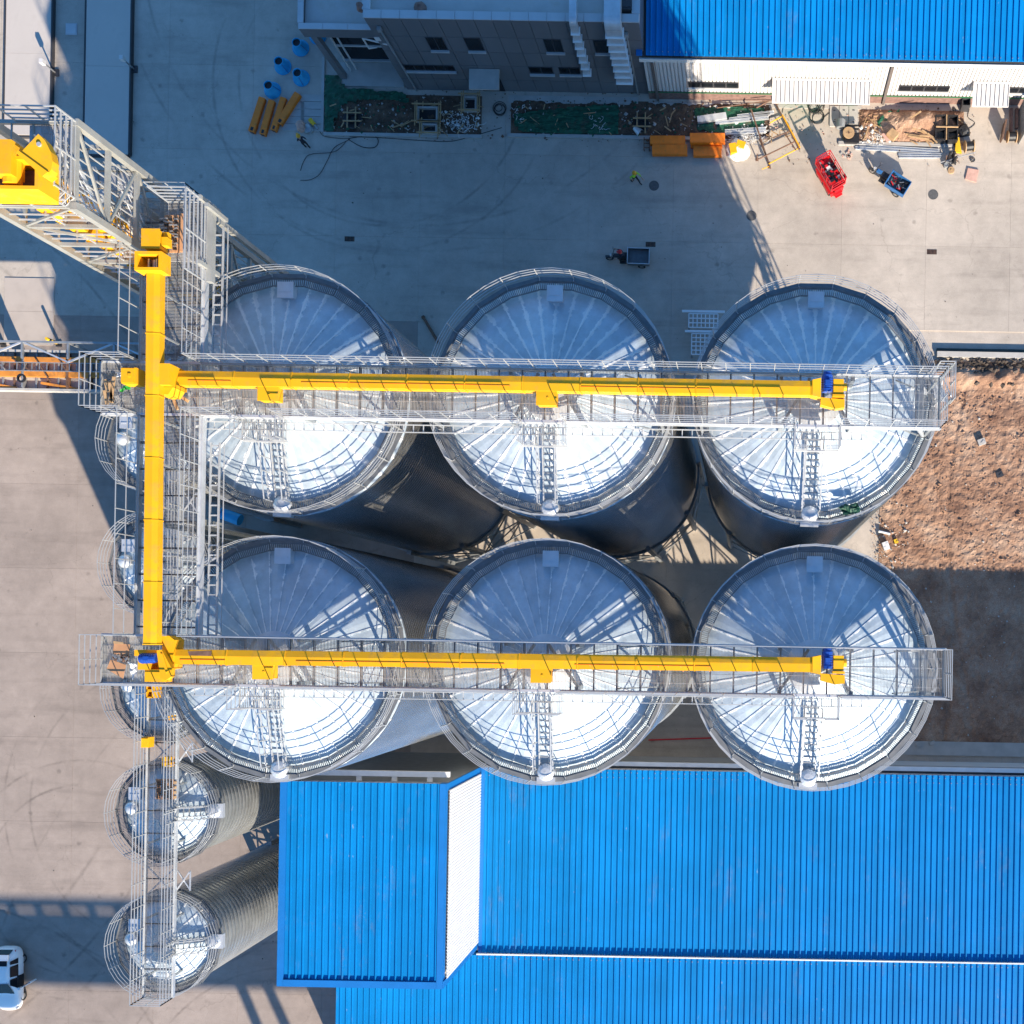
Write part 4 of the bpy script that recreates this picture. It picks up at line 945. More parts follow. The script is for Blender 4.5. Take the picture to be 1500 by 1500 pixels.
# canopy over the door
a, b = P(687,112,3).x, P(731,112,3).x; part('canopy', MB().bb(a,b,F_Y-1.45,F_Y-.03,2.85,3.0), M_SLAB, gbld)
part('door', MB().bb(a+.25,b-.25,F_Y-.03,F_Y+.0,.05,2.3), M_GLASS, gbld)
part('vent_plate', MB().bb(P(549,65,6.4).x,P(557,65,6.4).x,F_Y-.04,F_Y-.005,6.2,6.6), M_WHITE, gbld)
for px, z0_ in ((533,7.4),):
    x = BX0+.7; part('downpipe', MB().tube((x,F_Y-.12,.1),(x,F_Y-.12,7.6),.07,8).box((x,F_Y-.16,7.75),(.26,.24,.34)), M_GALVD, gbld)
x = BX1-.95; part('downpipe', MB().tube((x,F_Y-.12,.1),(x,F_Y-.12,7.4),.06,8).box((x,F_Y-.16,7.6),(.26,.24,.34)), M_GALVD, gbld)
# entrance porch at the left with slab roof on columns
PX0, PX1 = P(440,40,6.6).x, BX0; PY0 = P(470,42,6.9).y; PT = 6.9
porch = part('porch_roof', MB().bb(PX0,PX1-.02,PY0+.32,PY0+9,PT-1.0,PT-.35), M_CLAD, gbld)
part('porch_parapet', MB().bb(PX0,PX1-.03,PY0,PY0+.3,PT-1.0,PT), M_CLAD, gbld); part('porch_parapet', MB().bb(PX0,PX0+.3,PY0+.31,PY0+9,PT-1.0,PT), M_CLAD, gbld)
for k in range(3):
    w_ = (PX1-PX0-.06)/3; part('coping', MB().bb(PX0+k*w_+.012,PX0+(k+1)*w_-.012,PY0-.05,PY0+.34,PT,PT+.06), M_COPE, gbld)
for k in range(5): part('coping', MB().bb(PX0-.05,PX0+.34,PY0+.36+k*1.4,PY0+1.74+k*1.4,PT,PT+.06), M_COPE, gbld)
part('porch_deck', MB().bb(PX0+.32,PX1-.03,PY0+.33,PY0+9,PT-.34,PT-.28), M_FLAT, gbld)
part('column', MB().bb(PX0+.2,PX0+.62,PY0+.25,PY0+.67,0,PT-1.0), M_CLAD, gbld)
part('stoop', MB().bb(PX0+.1,PX1-.2,PY0-.2,PY0+1.5,-.05,.18), M_SLAB, gbld)
part('glass_wall', MB().bb(PX0+.5,PX1-.06,PY0+1.7,PY0+1.8,.2,PT-1.02), M_GLASS, gbld)
part('transom', MB().bb(PX0+.5,PX1-.06,PY0+1.6,PY0+1.7,2.0,2.12), M_WHITE, gbld); part('threshold', MB().bb(PX0+.5,PX1-.06,PY0+1.55,PY0+1.69,.19,.32), M_COPE, gbld)
m_ = MB()
for q in ((PX0+.9,PY0+.9),(PX0+1.3,PY0+1.0)):
    m_.tube((q[0],q[1],.2),(q[0],q[1]+.4,5.4),.07,8)
part('downpipe', m_, M_WHITE, gbld)
m_ = MB(); q = (BX0-.25, PY0-.25)
m_.path([(q[0]-.9,q[1]+.3,4.6),(q[0]-.9,q[1]+.3,5.8),(q[0]+.8,q[1]-.1,5.8)],.06,8); m_.path([(q[0]-.9,q[1]+.3,4.6),(q[0]-.35,q[1]+.4,4.6)],.06,8); part('overflow_pipe', m_, M_WHITE, gbld)
# roof clutter: two heaps at the parapet
for px, rad in ((614,.42),(527,.3)):
    p = P(px,22,BZ); h = MB(); rr = random.Random(px)
    h.lathe([(rad,-.26),(rad*.95,-.1),(rad*.6,.15),(0,.28)],14,(p.x,F_Y+.75,BZ)); h.v = [(v[0]+rr.uniform(-.03,.03),v[1]+rr.uniform(-.03,.03),v[2]+rr.uniform(-.03,.03)) for v in h.v]
    solo('rubble_heap', h, M_BRICK, 'larger brown heap against the flat roof parapet' if rad > .4 else 'smaller brown heap in the corner of the flat roof parapet', 'heap', (p.x,F_Y+.75,BZ))
# galvanised ducts over the parapet and down the facade
def duct(label, xt, w, yback, zb_, dep):
    d = thing('air_duct', label, 'duct', (xt,F_Y,BZ), 'ducts on the grey facade')
    part('roof_run', MB().bb(xt-w/2,xt+w/2,F_Y-.1,yback,BZ+.25,BZ+.25+dep), M_GALV, d)
    el_ = MB().lathe([(0.0001,0),(dep,0)],6); el_ = MB(); n = 6
    pr = []
    for k in range(n+1):
        t = math.pi/2*k/n; pr.append((F_Y-.1-dep*math.sin(t), BZ+.25+dep*math.cos(t)))
    vs = [(xt-w/2,y,z) for y,z in pr]+[(xt-w/2,F_Y-.1,BZ+.25)]+[(xt+w/2,y,z) for y,z in pr]+[(xt+w/2,F_Y-.1,BZ+.25)]; m2 = n+2
    el_.add(vs, [tuple(range(m2)),tuple(range(2*m2-1,m2-1,-1))]+[(k,m2+k,m2+(k+1)%m2,(k+1)%m2) for k in range(m2)])
    part('elbow', el_, M_GALV, d)
    zt_ = BZ+.25; n = max(3, int((zt_-zb_)/.72)); st = (zt_-zb_)/n
    for k in range(n):
        part('duct_section', MB().bb(xt-w/2,xt+w/2,F_Y-.1-dep,F_Y-.1,zb_+k*st+.02,zb_+(k+1)*st-.02).bb(xt-w/2-.07,xt+w/2+.07,F_Y-.20-dep,F_Y-.06,zb_+k*st-.02,zb_+k*st+.015), M_GALV, d); part('duct_flange', MB().bb(xt-w/2-.08,xt+w/2+.08,F_Y-.21-dep,F_Y-.055,zb_+k*st+.016,zb_+k*st+.04), M_SIDE, d)
duct('narrow galvanised duct bending over the parapet of the grey building', P(841,35,BZ).x, .46, F_Y+1.35, 3.3, .42)
duct('wide galvanised duct bending over the parapet of the grey building', P(899,35,BZ).x, 1.05, F_Y+2.4, 2.7, .62)
p = P(918,8,BZ); solo('roof_unit', MB().bb(p.x-.35,p.x+.35,F_Y+.7,F_Y+1.9,BZ-.25,BZ+.25).bb(p.x-.3,p.x+.3,F_Y+.8,F_Y+1.8,BZ+.25,BZ+.3), M_FRAME, 'dark roof unit beside the wide duct at the roof corner', 'roof unit', (p.x,F_Y+1.3,BZ))

# ================================================================== RIBBED ROOFS
def rib_sheet(pitch, L_, name='roof_panel'):
    # one rib pitch of sheet, running along +Y from the origin
    p = [(0,0),(pitch*.70,0),(pitch*.75,.095),(pitch*.90,.095),(pitch*.965,0),(pitch+.004,0)]
    mb = MB(); n = len(p)
    mb.add([(x,0,z) for x,z in p]+[(x,L_,z) for x,z in p], [(i,i+1,n+i+1,n+i) for i in range(n-1)])
    mb.add([(p[1][0],0,0),(p[2][0],0,.095),(p[3][0],0,.095),(p[4][0],0,0)],[(0,1,2,3)]); mb.add([(p[1][0],L_,0),(p[2][0],L_,.095),(p[3][0],L_,.095),(p[4][0],L_,0)],[(3,2,1,0)])
    return mb.mesh(name)
def lay_roof(root, x0, x1, y0, y1, z0, z1, pitch=.392):
    n = round((x1-x0)/pitch); p = (x1-x0)/n; me = rib_sheet(p, math.hypot(y1-y0,z1-z0)); t = math.atan2(z1-z0, y1-y0)
    for k in range(n):
        o = link('roof_panel', me, M_BLUE, root, (x0+k*p-root.location.x, y0-root.location.y, z0-root.location.z)); o.rotation_euler = (t,0,0)
def screws(root, x0, x1, ys, z, pitch):
    mb = MB(); n = round((x1-x0)/pitch); p = (x1-x0)/n; rr = random.Random(int(x0*10))
    for y in ys:
        for k in range(n):
            if rr.random() < .8: mb.bb(x0+(k+.82)*p-.025,x0+(k+.82)*p+.025,y-.025+rr.uniform(-.02,.02),y+.03,z+.085,z+.115)
    o = part('screw_row', mb, M_STEEL, root); o['kind'] = 'stuff'
# the white shed at the top right
SX0, SX1 = P(950,148,0).x+.1, 30.0; SF = 39.15; SZ = 5.25
sh = thing('white_shed', 'long white corrugated shed with blue ribbed roof at the top right', 'shed', (10,SF,0))
yE = P(960,82,SZ+.3).y; screws(sh, P(944,80,SZ+.3).x+.1, 30.0, (yE+.2,yE+.5), SZ+.37, .40)
lay_roof(sh, P(944,80,SZ+.3).x+.1, SX1, yE, yE+14, SZ+.35, SZ+1.5, .40)
part('roof_underside', MB().hexa([(SX0,yE+.02,SZ+.12),(SX1,yE+.02,SZ+.12),(SX1,yE+14,SZ+1.2),(SX0,yE+14,SZ+1.2)],[(SX0,yE+.02,SZ+.22),(SX1,yE+.02,SZ+.22),(SX1,yE+14,SZ+1.32),(SX0,yE+14,SZ+1.32)]), M_FRAME, sh)
part('gutter', MB().bb(SX0-.25,SX1,SF-.14,SF+.05,SZ-.22,SZ).bb(SX0-.25,SX1,SF-.14,SF-.10,SZ,SZ+.14).bb(SX0-.25,SX1,SF+.08,yE-.01,SZ-.2,SZ-.12), M_GUT, sh)
part('roof_verge', MB().hexa([(SX0-.42,yE-.02,SZ+.30),(SX0-.02,yE-.02,SZ+.30),(SX0-.02,yE+14,SZ+1.45),(SX0-.42,yE+14,SZ+1.45)],[(SX0-.42,yE-.02,SZ+.40),(SX0-.02,yE-.02,SZ+.40),(SX0-.02,yE+14,SZ+1.55),(SX0-.42,yE+14,SZ+1.55)]), M_BTRIM, sh)
# corrugated wall sheets, one metre each
def wall_sheet(w, z0, z1, n):
    mb = MB(); pr = []; s = w/n
    for k in range(n): pr += [(k*s,0),(k*s+s*.70,0),(k*s+s*.74,.09),(k*s+s*.94,.09)]
    pr.append((w,0)); m_ = len(pr)
    mb.add([(x,y,z0) for x,y in pr]+[(x,y,z1) for x,y in pr], [(i,i+1,m_+i+1,m_+i) for i in range(m_-1)]); return mb.mesh('wall_sheet')
nW = 36; ww = (SX1-SX0)/nW; wme = wall_sheet(ww, 1.05, SZ-.22, 4)
for k in range(nW): link('wall_sheet', wme, M_WHITE, sh, (SX0+k*ww-10, 0, 0))
part('wall', MB().bb(SX0+.02,SX1,SF+.11,SF+13,0,SZ-.25), M_WHITE, sh)
part('plinth', MB().bb(SX0-.02,SX1,SF-.02,SF+.055,0,.98), M_BRICK, sh)
part('sill_flashing', MB().bb(SX0-.02,SX1,SF-.08,SF-.025,.98,1.04), mat('green_flashing',(0.03,0.14,0.06),0.5), sh)
for x0p, x1p, py in ((1008,1082,126),(1317,1391,135),(1477,1540,141)):
    a, b = P(x0p,py,2.2).x, P(x1p,py,2.2).x
    w = part('window', MB().bb(a,b,SF-.07,SF-.037,1.75,2.45), M_FRAME, sh); n = 4; st = (b-a)/n
    for k in range(n): part('pane', MB().bb(a+k*st+.06,a+(k+1)*st-.06,SF-.085,SF-.072,1.82,2.38), M_GLASS, w)
    part('sill', MB().bb(a-.04,b+.04,SF-.17,SF-.072,1.66,1.745), M_GUT, w)
for x0p, x1p, py0, py1 in ((1131,1274,112,142),(1424,1477,127,157)):
    a, b = P(x0p,py1,2.7).x, P(x1p,py1,2.7).x; d = 1.55
    can = part('canopy', MB().hexa([(a,SF-d,2.60),(b,SF-d,2.60),(b,SF-.04,2.98),(a,SF-.04,2.98)],[(a,SF-d,2.63),(b,SF-d,2.63),(b,SF-.04,3.01),(a,SF-.04,3.01)]), M_WHITE, sh)
    n = int((b-a)/.31); rm = MB()
    for k in range(n+1): x = a+.02+k*(b-a-.04)/n; rm.hexa([(x-.025,SF-d,2.632),(x+.025,SF-d,2.632),(x+.025,SF-.05,3.012),(x-.025,SF-.05,3.012)],[(x-.02,SF-d,2.74),(x+.02,SF-d,2.74),(x+.02,SF-.05,3.12),(x-.02,SF-.05,3.12)])
    part('canopy_rib', rm, M_WHITE, can)
    part('canopy_flashing', MB().bb(a,b,SF-.14,SF-.038,3.06,3.16), M_WHITE, can)
for px in (962, 1296):
    x = P(px,145,1).x; part('downpipe', MB().bb(x-.09,x+.09,SF-.19,SF-.04,.05,SZ-.25), mat('brown_downpipe',(0.13,0.11,0.10),0.6) if px == 962 else bpy.data.materials['brown_downpipe'], sh)
for x0p, x1p in ((1143,1203),(1241,1253)):
    a, b = P(x0p,146,.6).x, P(x1p,146,.6).x
    part('door', MB().bb(a,b,SF-.10,SF-.083,.05,2.3), mat('green_door',(0.03,0.20,0.08),0.5) if x0p == 1143 else bpy.data.materials['green_door'], sh)

# ================================================================== BIG BLUE SHED (bottom)
NZ = 7.2; wN_ = P(1100,1131,NZ).y; yS = P(1100,1403,NZ).y; WX0, WX1 = P(704,1200,NZ).x, 30.0
bs = thing('blue_shed', 'very large shed with ribbed blue roof in two levels at the bottom', 'shed', (0,-15,0))
lay_roof(bs, WX0+.22, WX1, yS, wN_, NZ+.05, NZ)
part('wall', MB().bb(WX0-1,WX1,yS+.1,wN_+.05,0,NZ-.25), M_WHITE, bs)
screws(bs, WX0+.22, WX1, (wN_-.18,wN_-.5), NZ, .392); screws(bs, P(491,1470,NZ+.3).x, WX1, (P(1100,1407,NZ+.35).y-.18,), NZ+.19, .392)
part('eave_shade_strip', MB().bb(WX0+.2,WX1,wN_+.06,wN_+.22,NZ-.5,NZ-.4), M_FRAME, bs)  # dark strip painted in for the shade between roof and gutter
part('gutter', MB().bb(WX0+.2,WX1,wN_+.22,wN_+.50,NZ-.42,NZ-.25), M_GUT, bs)
part('wall_ledge', MB().bb(WX0+.2,WX1,wN_+.06,wN_+.3,NZ-2.6,NZ-2.4), M_GALVD, bs)
part('valley_flashing', MB().bb(WX0+.0,WX0+.24,yS,wN_,NZ+.02,NZ+.07), M_BTRIM, bs)
LX0 = P(491,1470,NZ+.3).x; yS2 = P(1100,1407,NZ+.35).y
lay_roof(bs, LX0, WX1, yS2-16, yS2, NZ+.10, NZ+.20)
part('lower_wall', MB().bb(LX0+.05,WX1,yS2-16,yS-.05,0,NZ+.0), M_BTRIM, bs)
part('step_gutter', MB().bb(WX0-.05,WX1,yS2+.03,yS2+.11,NZ+.1,NZ+.30), M_GUT, bs)
# raised block
TZr = 14.9; rx0, rx1 = P(409,1300,TZr).x, P(651,1300,TZr).x; ry0, ry1 = P(530,1446,TZr).y, P(530,1146,TZr).y
rb = thing('raised_shed_block', 'raised blue roofed block with white ribbed side left of the big roof', 'shed', ((rx0+rx1)/2,(ry0+ry1)/2,0))
lay_roof(rb, rx0+.38, rx1-.36, ry0+.42, ry1, TZr, TZr)
part('wall', MB().bb(rx0+.05,rx1-.05,ry0+.05,ry1-.05,0,TZr-.15), M_WHITE, rb)
part('west_parapet', MB().bb(rx0,rx0+.37,ry0,ry1,TZr-.4,TZr+.12), M_BTRIM, rb)
part('east_parapet', MB().bb(rx1-.35,rx1,ry0,ry1,TZr-.4,TZr+.12), M_BTRIM, rb)
part('south_parapet', MB().bb(rx0+.38,rx1-.36,ry0,ry0+.4,TZr-.4,TZr+.14), M_BTRIM, rb)
part('corner_flashing', MB().hexa([(rx1+.01,ry1-.42,NZ),(rx1+.06,ry1-.42,NZ),(rx1+.06,ry1,NZ),(rx1+.01,ry1,NZ)],[(rx1+.01,ry1-.42,TZr),(rx1+.06,ry1-.42,TZr),(rx1+.06,ry1,TZr),(rx1+.01,ry1,TZr)]), M_BTRIM, rb)
part('corner_flashing', MB().bb(rx1+.01,rx1+.06,ry0,ry0+.42,NZ+.1,TZr), M_BTRIM, rb)
nR = 58; wR = (ry1-ry0-.84)/nR; sm_ = MB(); zA, zB_ = NZ, TZr-.4
pr = [(0.0,0),(0.0,wR*.62),(-.06,wR*.72),(-.06,wR*.90),(0.0,wR)]
sm_.add([(x,y,zA) for x,y in pr]+[(x,y,zB_) for x,y in pr], [(i,i+1,6+i,5+i) for i in range(4)])
sme_ = sm_.mesh('side_sheet')
for k in range(nR): link('side_sheet', sme_, M_SIDE, rb, (rx1+.11-rb.location.x, ry0+.42+k*wR-rb.location.y, 0))
part('north_gutter', MB().bb(rx0+.2,rx1+.02,ry1+.30,ry1+.62,TZr-.75,TZr-.5), M_GUT, rb)
for k in range(3): part('gutter_bracket', MB().bb(rx0+4.2+k*2.1,rx0+4.5+k*2.1,ry1-.04,ry1+.3,TZr-.7,TZr-.55), M_GUT, rb)
part('north_siding', MB().bb(rx0+.1,rx1-.02,ry1-.04,ry1+.02,0,TZr-.45), M_GALVD, rb)

# ================================================================== WEIGHBRIDGES AND GATE POST (left)
def flat_deck(name, label, x0p, x1p, y0p, y1p, cat, h=.32, seams=3):
    a = P(x0p,y1p,h); b = P(x1p,y0p,h); t = thing(name, label, cat, ((a.x+b.x)/2,a.y,0))
    n = max(1,int((b.y-a.y)/5.0)); l = (b.y-a.y)/n
    me = MB().bb(-(b.x-a.x)/2,(b.x-a.x)/2,.006,l-.006,.05,h).mesh('deck_panel')
    for k in range(n): link('deck_panel', me, M_WEIGH, t, (0,k*l,0))
    for xx in (a.x-.07,b.x+.07): part('side_channel', MB().bb(xx-.05,xx+.05,a.y,b.y,0.005,h+.02), M_FRAME, t)
    part('end_plate', MB().bb(a.x,b.x,a.y-.14,a.y-.03,0.005,h-.04), M_FRAME, t)
    return t
flat_deck('weighbridge', 'pale flat weighbridge deck at the upper left edge, half in sun', 6, 78, -160, 197, 'weighbridge')
flat_deck('weighbridge', 'pale flat weighbridge deck in shade right of the sunlit one', 123, 194, -160, 225, 'weighbridge')
a, b = P(6,505,0), P(80,408,0); rmp = thing('ramp', 'pale concrete approach ramp above the low conveyor bridge at left', 'ramp', ((a.x+b.x)/2,a.y,0))
l = (b.y-a.y)/2
for k in range(2): part('ramp_slab', MB().bb(a.x,b.x,a.y+k*l+.008,a.y+(k+1)*l-.008,0.004,.05), M_RAMP, rmp)
p = P(105,43,0); solo('access_cover', MB().bb(p.x-.42,p.x+.42,p.y-.42,p.y+.42,0,.04).bb(p.x-.36,p.x+.36,p.y-.36,p.y+.36,.04,.07), M_COPE, 'square blue grey access cover between the two weighbridges', 'cover', (p.x,p.y,0))
def signal_post(px, py, label):
    p = P(px,py,0); t = thing('signal_post', label, 'post', p)
    part('base_plate', MB().box((p.x,p.y,.05),(.5,.5,.1)), M_FRAME, t); part('pole', MB().tube((p.x,p.y,.1),(p.x,p.y,1.3),.06,8), M_STEEL, t)
    part('lamp_head', MB().box((p.x,p.y,1.45),(.26,.3,.4)), M_WHITE, t)
signal_post(82,107,'small white sensor post at the edge of the sunlit weighbridge'); signal_post(197,102,'small sensor post at the edge of the shaded weighbridge')
p = P(87,504,0); t = thing('striped_post', 'black and yellow striped post at the corner of the approach ramp', 'post', p)
part('base_plate', MB().box((p.x,p.y,.05),(.4,.4,.1)), M_FRAME, t)
for k in range(6): part('band', MB().tube((p.x,p.y,.1+.22*k),(p.x,p.y,.1+.22*(k+1)-.002),.11,10), M_YBL if k%2 else M_BLACK, t)
p = P(6,505,0); t = thing('striped_post', 'black post at the left picture edge beside the approach ramp', 'post', p)
part('base_plate', MB().box((p.x,p.y,.05),(.4,.4,.1)), M_FRAME, t); part('pole', MB().tube((p.x,p.y,.1),(p.x,p.y,1.4),.12,10), M_BLACK, t)

# ================================================================== LOOSE THINGS ON THE YARD
cone_labels = ['blue steel cone nearest the grey building porch','blue steel cone in the middle left of its cluster','blue steel cone right of the middle, above the pavers','blue steel cone lowest in the cluster, above the orange channels','blue steel cone half hidden under the porch roof']
cone0 = None
for (px,py), lab in zip(((441,71),(415,98),(442,115),(400,133),(466,54)), cone_labels):
    p = P(px,py,0)
    if cone0 is None:
        cone0 = thing('cone_hopper', lab, 'steel cone', p, 'blue cones left on the yard')
        part('shell', MB().lathe([(.60,0),(.62,.02),(.62,.07),(.57,.08),(.31,.72),(.33,.74),(.33,.80),(.28,.80),(.28,.70),(.52,.1)], 36), M_CYAN, cone0, local=True, smooth=False)
        part('seam', MB().bar((.53,-.25,.08),(.27,-.13,.73),.05,.03), M_TRIKE, cone0, local=True)
        part('inside', MB().lathe([(.279,.66),(.0,.62)],24), M_BLACK, cone0, local=True)
    else:
        c = copy_tree(cone0); c.location = p; c['label'] = lab; c.rotation_euler.z = random.uniform(-1.2,1.2)
def beam_box(label, a, b, w, h, group=None, name='steel_channel', z=0.0, bore=True, cat='channel'):
    p, q = P(*a, z), P(*b, z); d = (q-p); L_ = d.length; rz = math.atan2(d.y,d.x); m_ = (p+q)/2
    t = thing(name, label, cat, (m_.x,m_.y,z), group, rz)
    part('body', MB().bb(-L_/2,L_/2,-w/2,w/2,.02,h), M_ORA, t, local=True)
    part('lip', MB().bb(-L_/2+.01,L_/2-.01,-w/2-.04,-w/2-.002,h-.06,h-.015).bb(-L_/2+.01,L_/2-.01,w/2+.002,w/2+.04,h-.06,h-.015), M_ORA, t, local=True)
    if bore:
        part('slot', MB().bb(L_/2-.34,L_/2-.08,-w/2+.1,w/2-.1,h+.002,h+.012), M_BLACK, t, local=True)
        part('end_opening', MB().bb(L_/2+.002,L_/2+.012,-w/2+.05,w/2-.05,.07,h-.05), M_BLACK, t, local=True)
    return t
g_ = 'orange channels lying by the blue cones'
beam_box('leftmost orange steel channel below the blue cones', (387,146), (371,196), .40, .35, g_)
beam_box('orange steel channel second from the left below the blue cones', (401,150), (387,200), .38, .35, g_)
beam_box('orange steel channel third from the left, touching the leaning one', (418,146), (403,194), .36, .35, g_)
beam_box('rightmost orange steel channel lying across its neighbour', (439,140), (411,184), .42, .36, g_, z=.02)
g_ = 'orange casings by the planting bed'
for lab, a, b, w, h, z in (('upper left orange steel casing beside the soil bed',(953,209),(1004,209),.55,.45,0),('lower left orange steel casing on the yard',(956,223),(1007,223),.66,.45,0),
                         ('upper right orange steel casing, top of its stack',(1011,206),(1062,206),.62,.45,.34),('orange steel casing under the upper right one',(1012,213),(1058,213),.5,.32,0),('lower right orange steel casing on the yard',(1016,225),(1057,225),.66,.42,0)):
    beam_box(lab, a, b, w, h, g_, 'steel_casing', z, False, 'casing')
p = P(948,213,0); fm = MB()
for q in (-.3,0,.3): fm.bar((p.x-.2,p.y+q,.3),(p.x+.2,p.y+q,.3),.06)
for q in (-.2,.2): fm.bar((p.x+q,p.y-.45,.3),(p.x+q,p.y+.45,.3),.06); fm.bar((p.x+q,p.y-.4,0),(p.x+q,p.y-.4,.3),.06); fm.bar((p.x+q,p.y+.4,0),(p.x+q,p.y+.4,.3),.06)
solo('crate_frame', fm, M_RUST, 'small dark steel crate frame left of the orange casings', 'crate', p)
# manholes, gratings
mhm = MB().lathe([(.37,.0),(.37,.012),(.33,.012),(.33,.008),(.0,.008)],28)
for i in range(3): mhm.bb(-.22,.22,-.15+.13*i,-.11+.13*i,.008,.014)
mme = mhm.mesh('manhole_cover')
for px,py,lab in ((958,272,'dark round manhole cover right of the walking worker in shade'),(1101,316,'round manhole cover on the edge of the long shadow'),(1367,285,'round manhole cover in sun below the timber heap'),(831,152,'round manhole cover by the foot of the grey building')):
    o = link('manhole_cover', mme, M_IRON if py != 285 else M_SLAB, None, P(px,py,.004)); setp(o, lab, 'manhole cover', 'manhole covers')  # cover in sun takes a paler material, its brightness put into the colour
for px,py,lab in ((512,350,'small dark drain grating on the shaded yard at left'),(953,358,'small dark drain grating above the grey cargo trike'),(1365,369,'small dark drain grating on the sunlit yard')):
    p = P(px,py,.003); t = thing('drain_grating', lab, 'drain', p, 'drain gratings')
    part('frame', MB().bb(-.36,.36,-.18,.18,0,.006), M_BLACK, t, local=True)
    for k in range(7): part('bar', MB().bb(-.31+.1*k-.018,-.31+.1*k+.018,-.15,.15,.006,.03), M_RUST, t, local=True)
# racks of grid panels behind the second silo
def grid_rack(label, px, py, w, d, nx, ny, h=.9):
    p = P(px,py,0); t = thing('steel_rack', label, 'rack', p, 'galvanised grid racks')
    fm = MB()
    for k in range(nx+1): x = -w/2+w*k/nx; fm.bb(x-.035,x+.035,-d/2,d/2,h-.1,h)
    for k in range(ny+1): y = -d/2+d*k/ny; fm.bb(-w/2,w/2,y-.035,y+.035,h-.09,h+.004)
    part('grid', fm, M_SIDE, t, local=True)
    for sx_ in (-1,1):
        for sy_ in (-1,1): part('leg', MB().bb(sx_*w/2-.05,sx_*w/2+.05,sy_*d/2-.05,sy_*d/2+.05,0,h-.1), M_GALVD, t, local=True)
    part('top_rail', MB().bb(-w/2-.5,w/2+.5,d/2+.08,d/2+.24,h-.1,h+.03), M_SIDE, t, local=True)
grid_rack('galvanised grid rack behind and between the right silos, upper one', 1031, 475, 2.1, 1.0, 7, 3); grid_rack('galvanised grid rack nearer the silos, lower one', 1033, 509, 1.9, 1.5, 6, 5)
p, q = P(619,463,.1), P(642,502,.1); solo('steel_pole', MB().tube(p,q,.1,10).tube(p-(p-q).normalized()*.02,p+(q-p).normalized()*.14,.13,10), M_RUST, 'dark steel pole lying on the shaded yard left of the middle silo', 'pole', p)
# duct pieces between the two rows at left
t = thing('blue_duct', 'blue painted duct elbow lying between the silo rows at left', 'duct', P(331,756,0))
a, b = P(325,752,.7), P(352,762,.7); part('pipe', MB().tube(a,b,.42,20), M_CYAN, t); part('flange', MB().tube(a-(b-a)*.02,a+(b-a)*.06,.5,20), M_CYAN, t); part('mouth', MB().tube(a-(b-a)*.035,a-(b-a)*.022,.36,20), M_BLACK, t)
# stair tower on the right flank of the upper right silo
s = SILO[2]; t = thing('stair_tower', 'zigzag access stair rising up the right flank of the upper right silo', 'stairs', (s.x+6.0,s.y+.6,0))
for k in range(15):
    z = 1+k*1.9; a = .35 if k%2 else 1.6; b = 1.6 if k%2 else .35
    fm = MB()
    for d in (5.42,5.95): fm.bar((s.x+d,s.y+a,z),(s.x+d,s.y+b,z+1.9),.05,.16); fm.bar((s.x+d,s.y+a,z+.9),(s.x+d,s.y+b,z+2.8),.04)
    for j in range(7): u = (j+.5)/7; fm.box((s.x+5.68,s.y+a+(b-a)*u,z+1.9*u),(.5,.2,.03))
    part('stair_flight', fm, M_GALV, t)
for xx,yy in ((5.4,.25),(6.0,.25),(5.4,1.75),(6.0,1.75)): part('post', MB().bar((s.x+xx,s.y+yy,0),(s.x+xx,s.y+yy,30.2),.09), M_GALVD, t)
rm = MB(); rail_run(rm, [(s.x+5.4,s.y+1.75),(s.x+6.05,s.y+1.75),(s.x+6.05,s.y+.2)], 29.6, (.4,.8,1.2), .04); part('railing', rm, M_RAIL, t)

# ------------------------------------------------------------------ loose things on the catwalks and roofs
def crumple(name, label, cat, pts, z, m, h=.2, seed=0, kind=None):
    # sheet with folds: grid over a polygon's bounding box, kept inside the polygon
    xs = [p.x for p in pts]; ys = [p.y for p in pts]; x0,x1,y0,y1 = min(xs),max(xs),min(ys),max(ys)
    def inside(x,y):
        c = False; j = len(pts)-1
        for i in range(len(pts)):
            if (pts[i].y>y) != (pts[j].y>y) and x < (pts[j].x-pts[i].x)*(y-pts[i].y)/(pts[j].y-pts[i].y)+pts[i].x: c = not c
            j = i
        return c
    n = 26; mb = MB(); vs = []; fs = []
    for j in range(n+1):
        for i in range(n+1):
            x = x0+(x1-x0)*i/n; y = y0+(y1-y0)*j/n
            f = abs(mnoise.noise(Vector((x*2.2+seed,y*2.2,seed))))*.8+abs(mnoise.noise(Vector((x*6+seed,y*6,seed))))*.35
            vs.append((x+.1*mnoise.noise(Vector((x*5,y*5,seed+4))),y+.1*mnoise.noise(Vector((x*5,y*5,seed+8))),z+h*f))
    for j in range(n):
        for i in range(n):
            if inside(x0+(x1-x0)*(i+.5)/n, y0+(y1-y0)*(j+.5)/n): a = j*(n+1)+i; fs.append((a,a+1,a+n+2,a+n+1))
    mb.add(vs, fs); c = ((x0+x1)/2,(y0+y1)/2,z); o = link(name, mb.mesh(name,c,False), m, None, c); return setp(o, label, cat, None, kind)
zt_ = ZE+.72
crumple('tarpaulin', 'dark green tarpaulin draped on the walkway edge of the upper right silo', 'tarpaulin', [P(1228,742,zt_),P(1258,736,zt_),P(1260,752,zt_),P(1236,755,zt_)], zt_, M_GREEN, .35, 3)
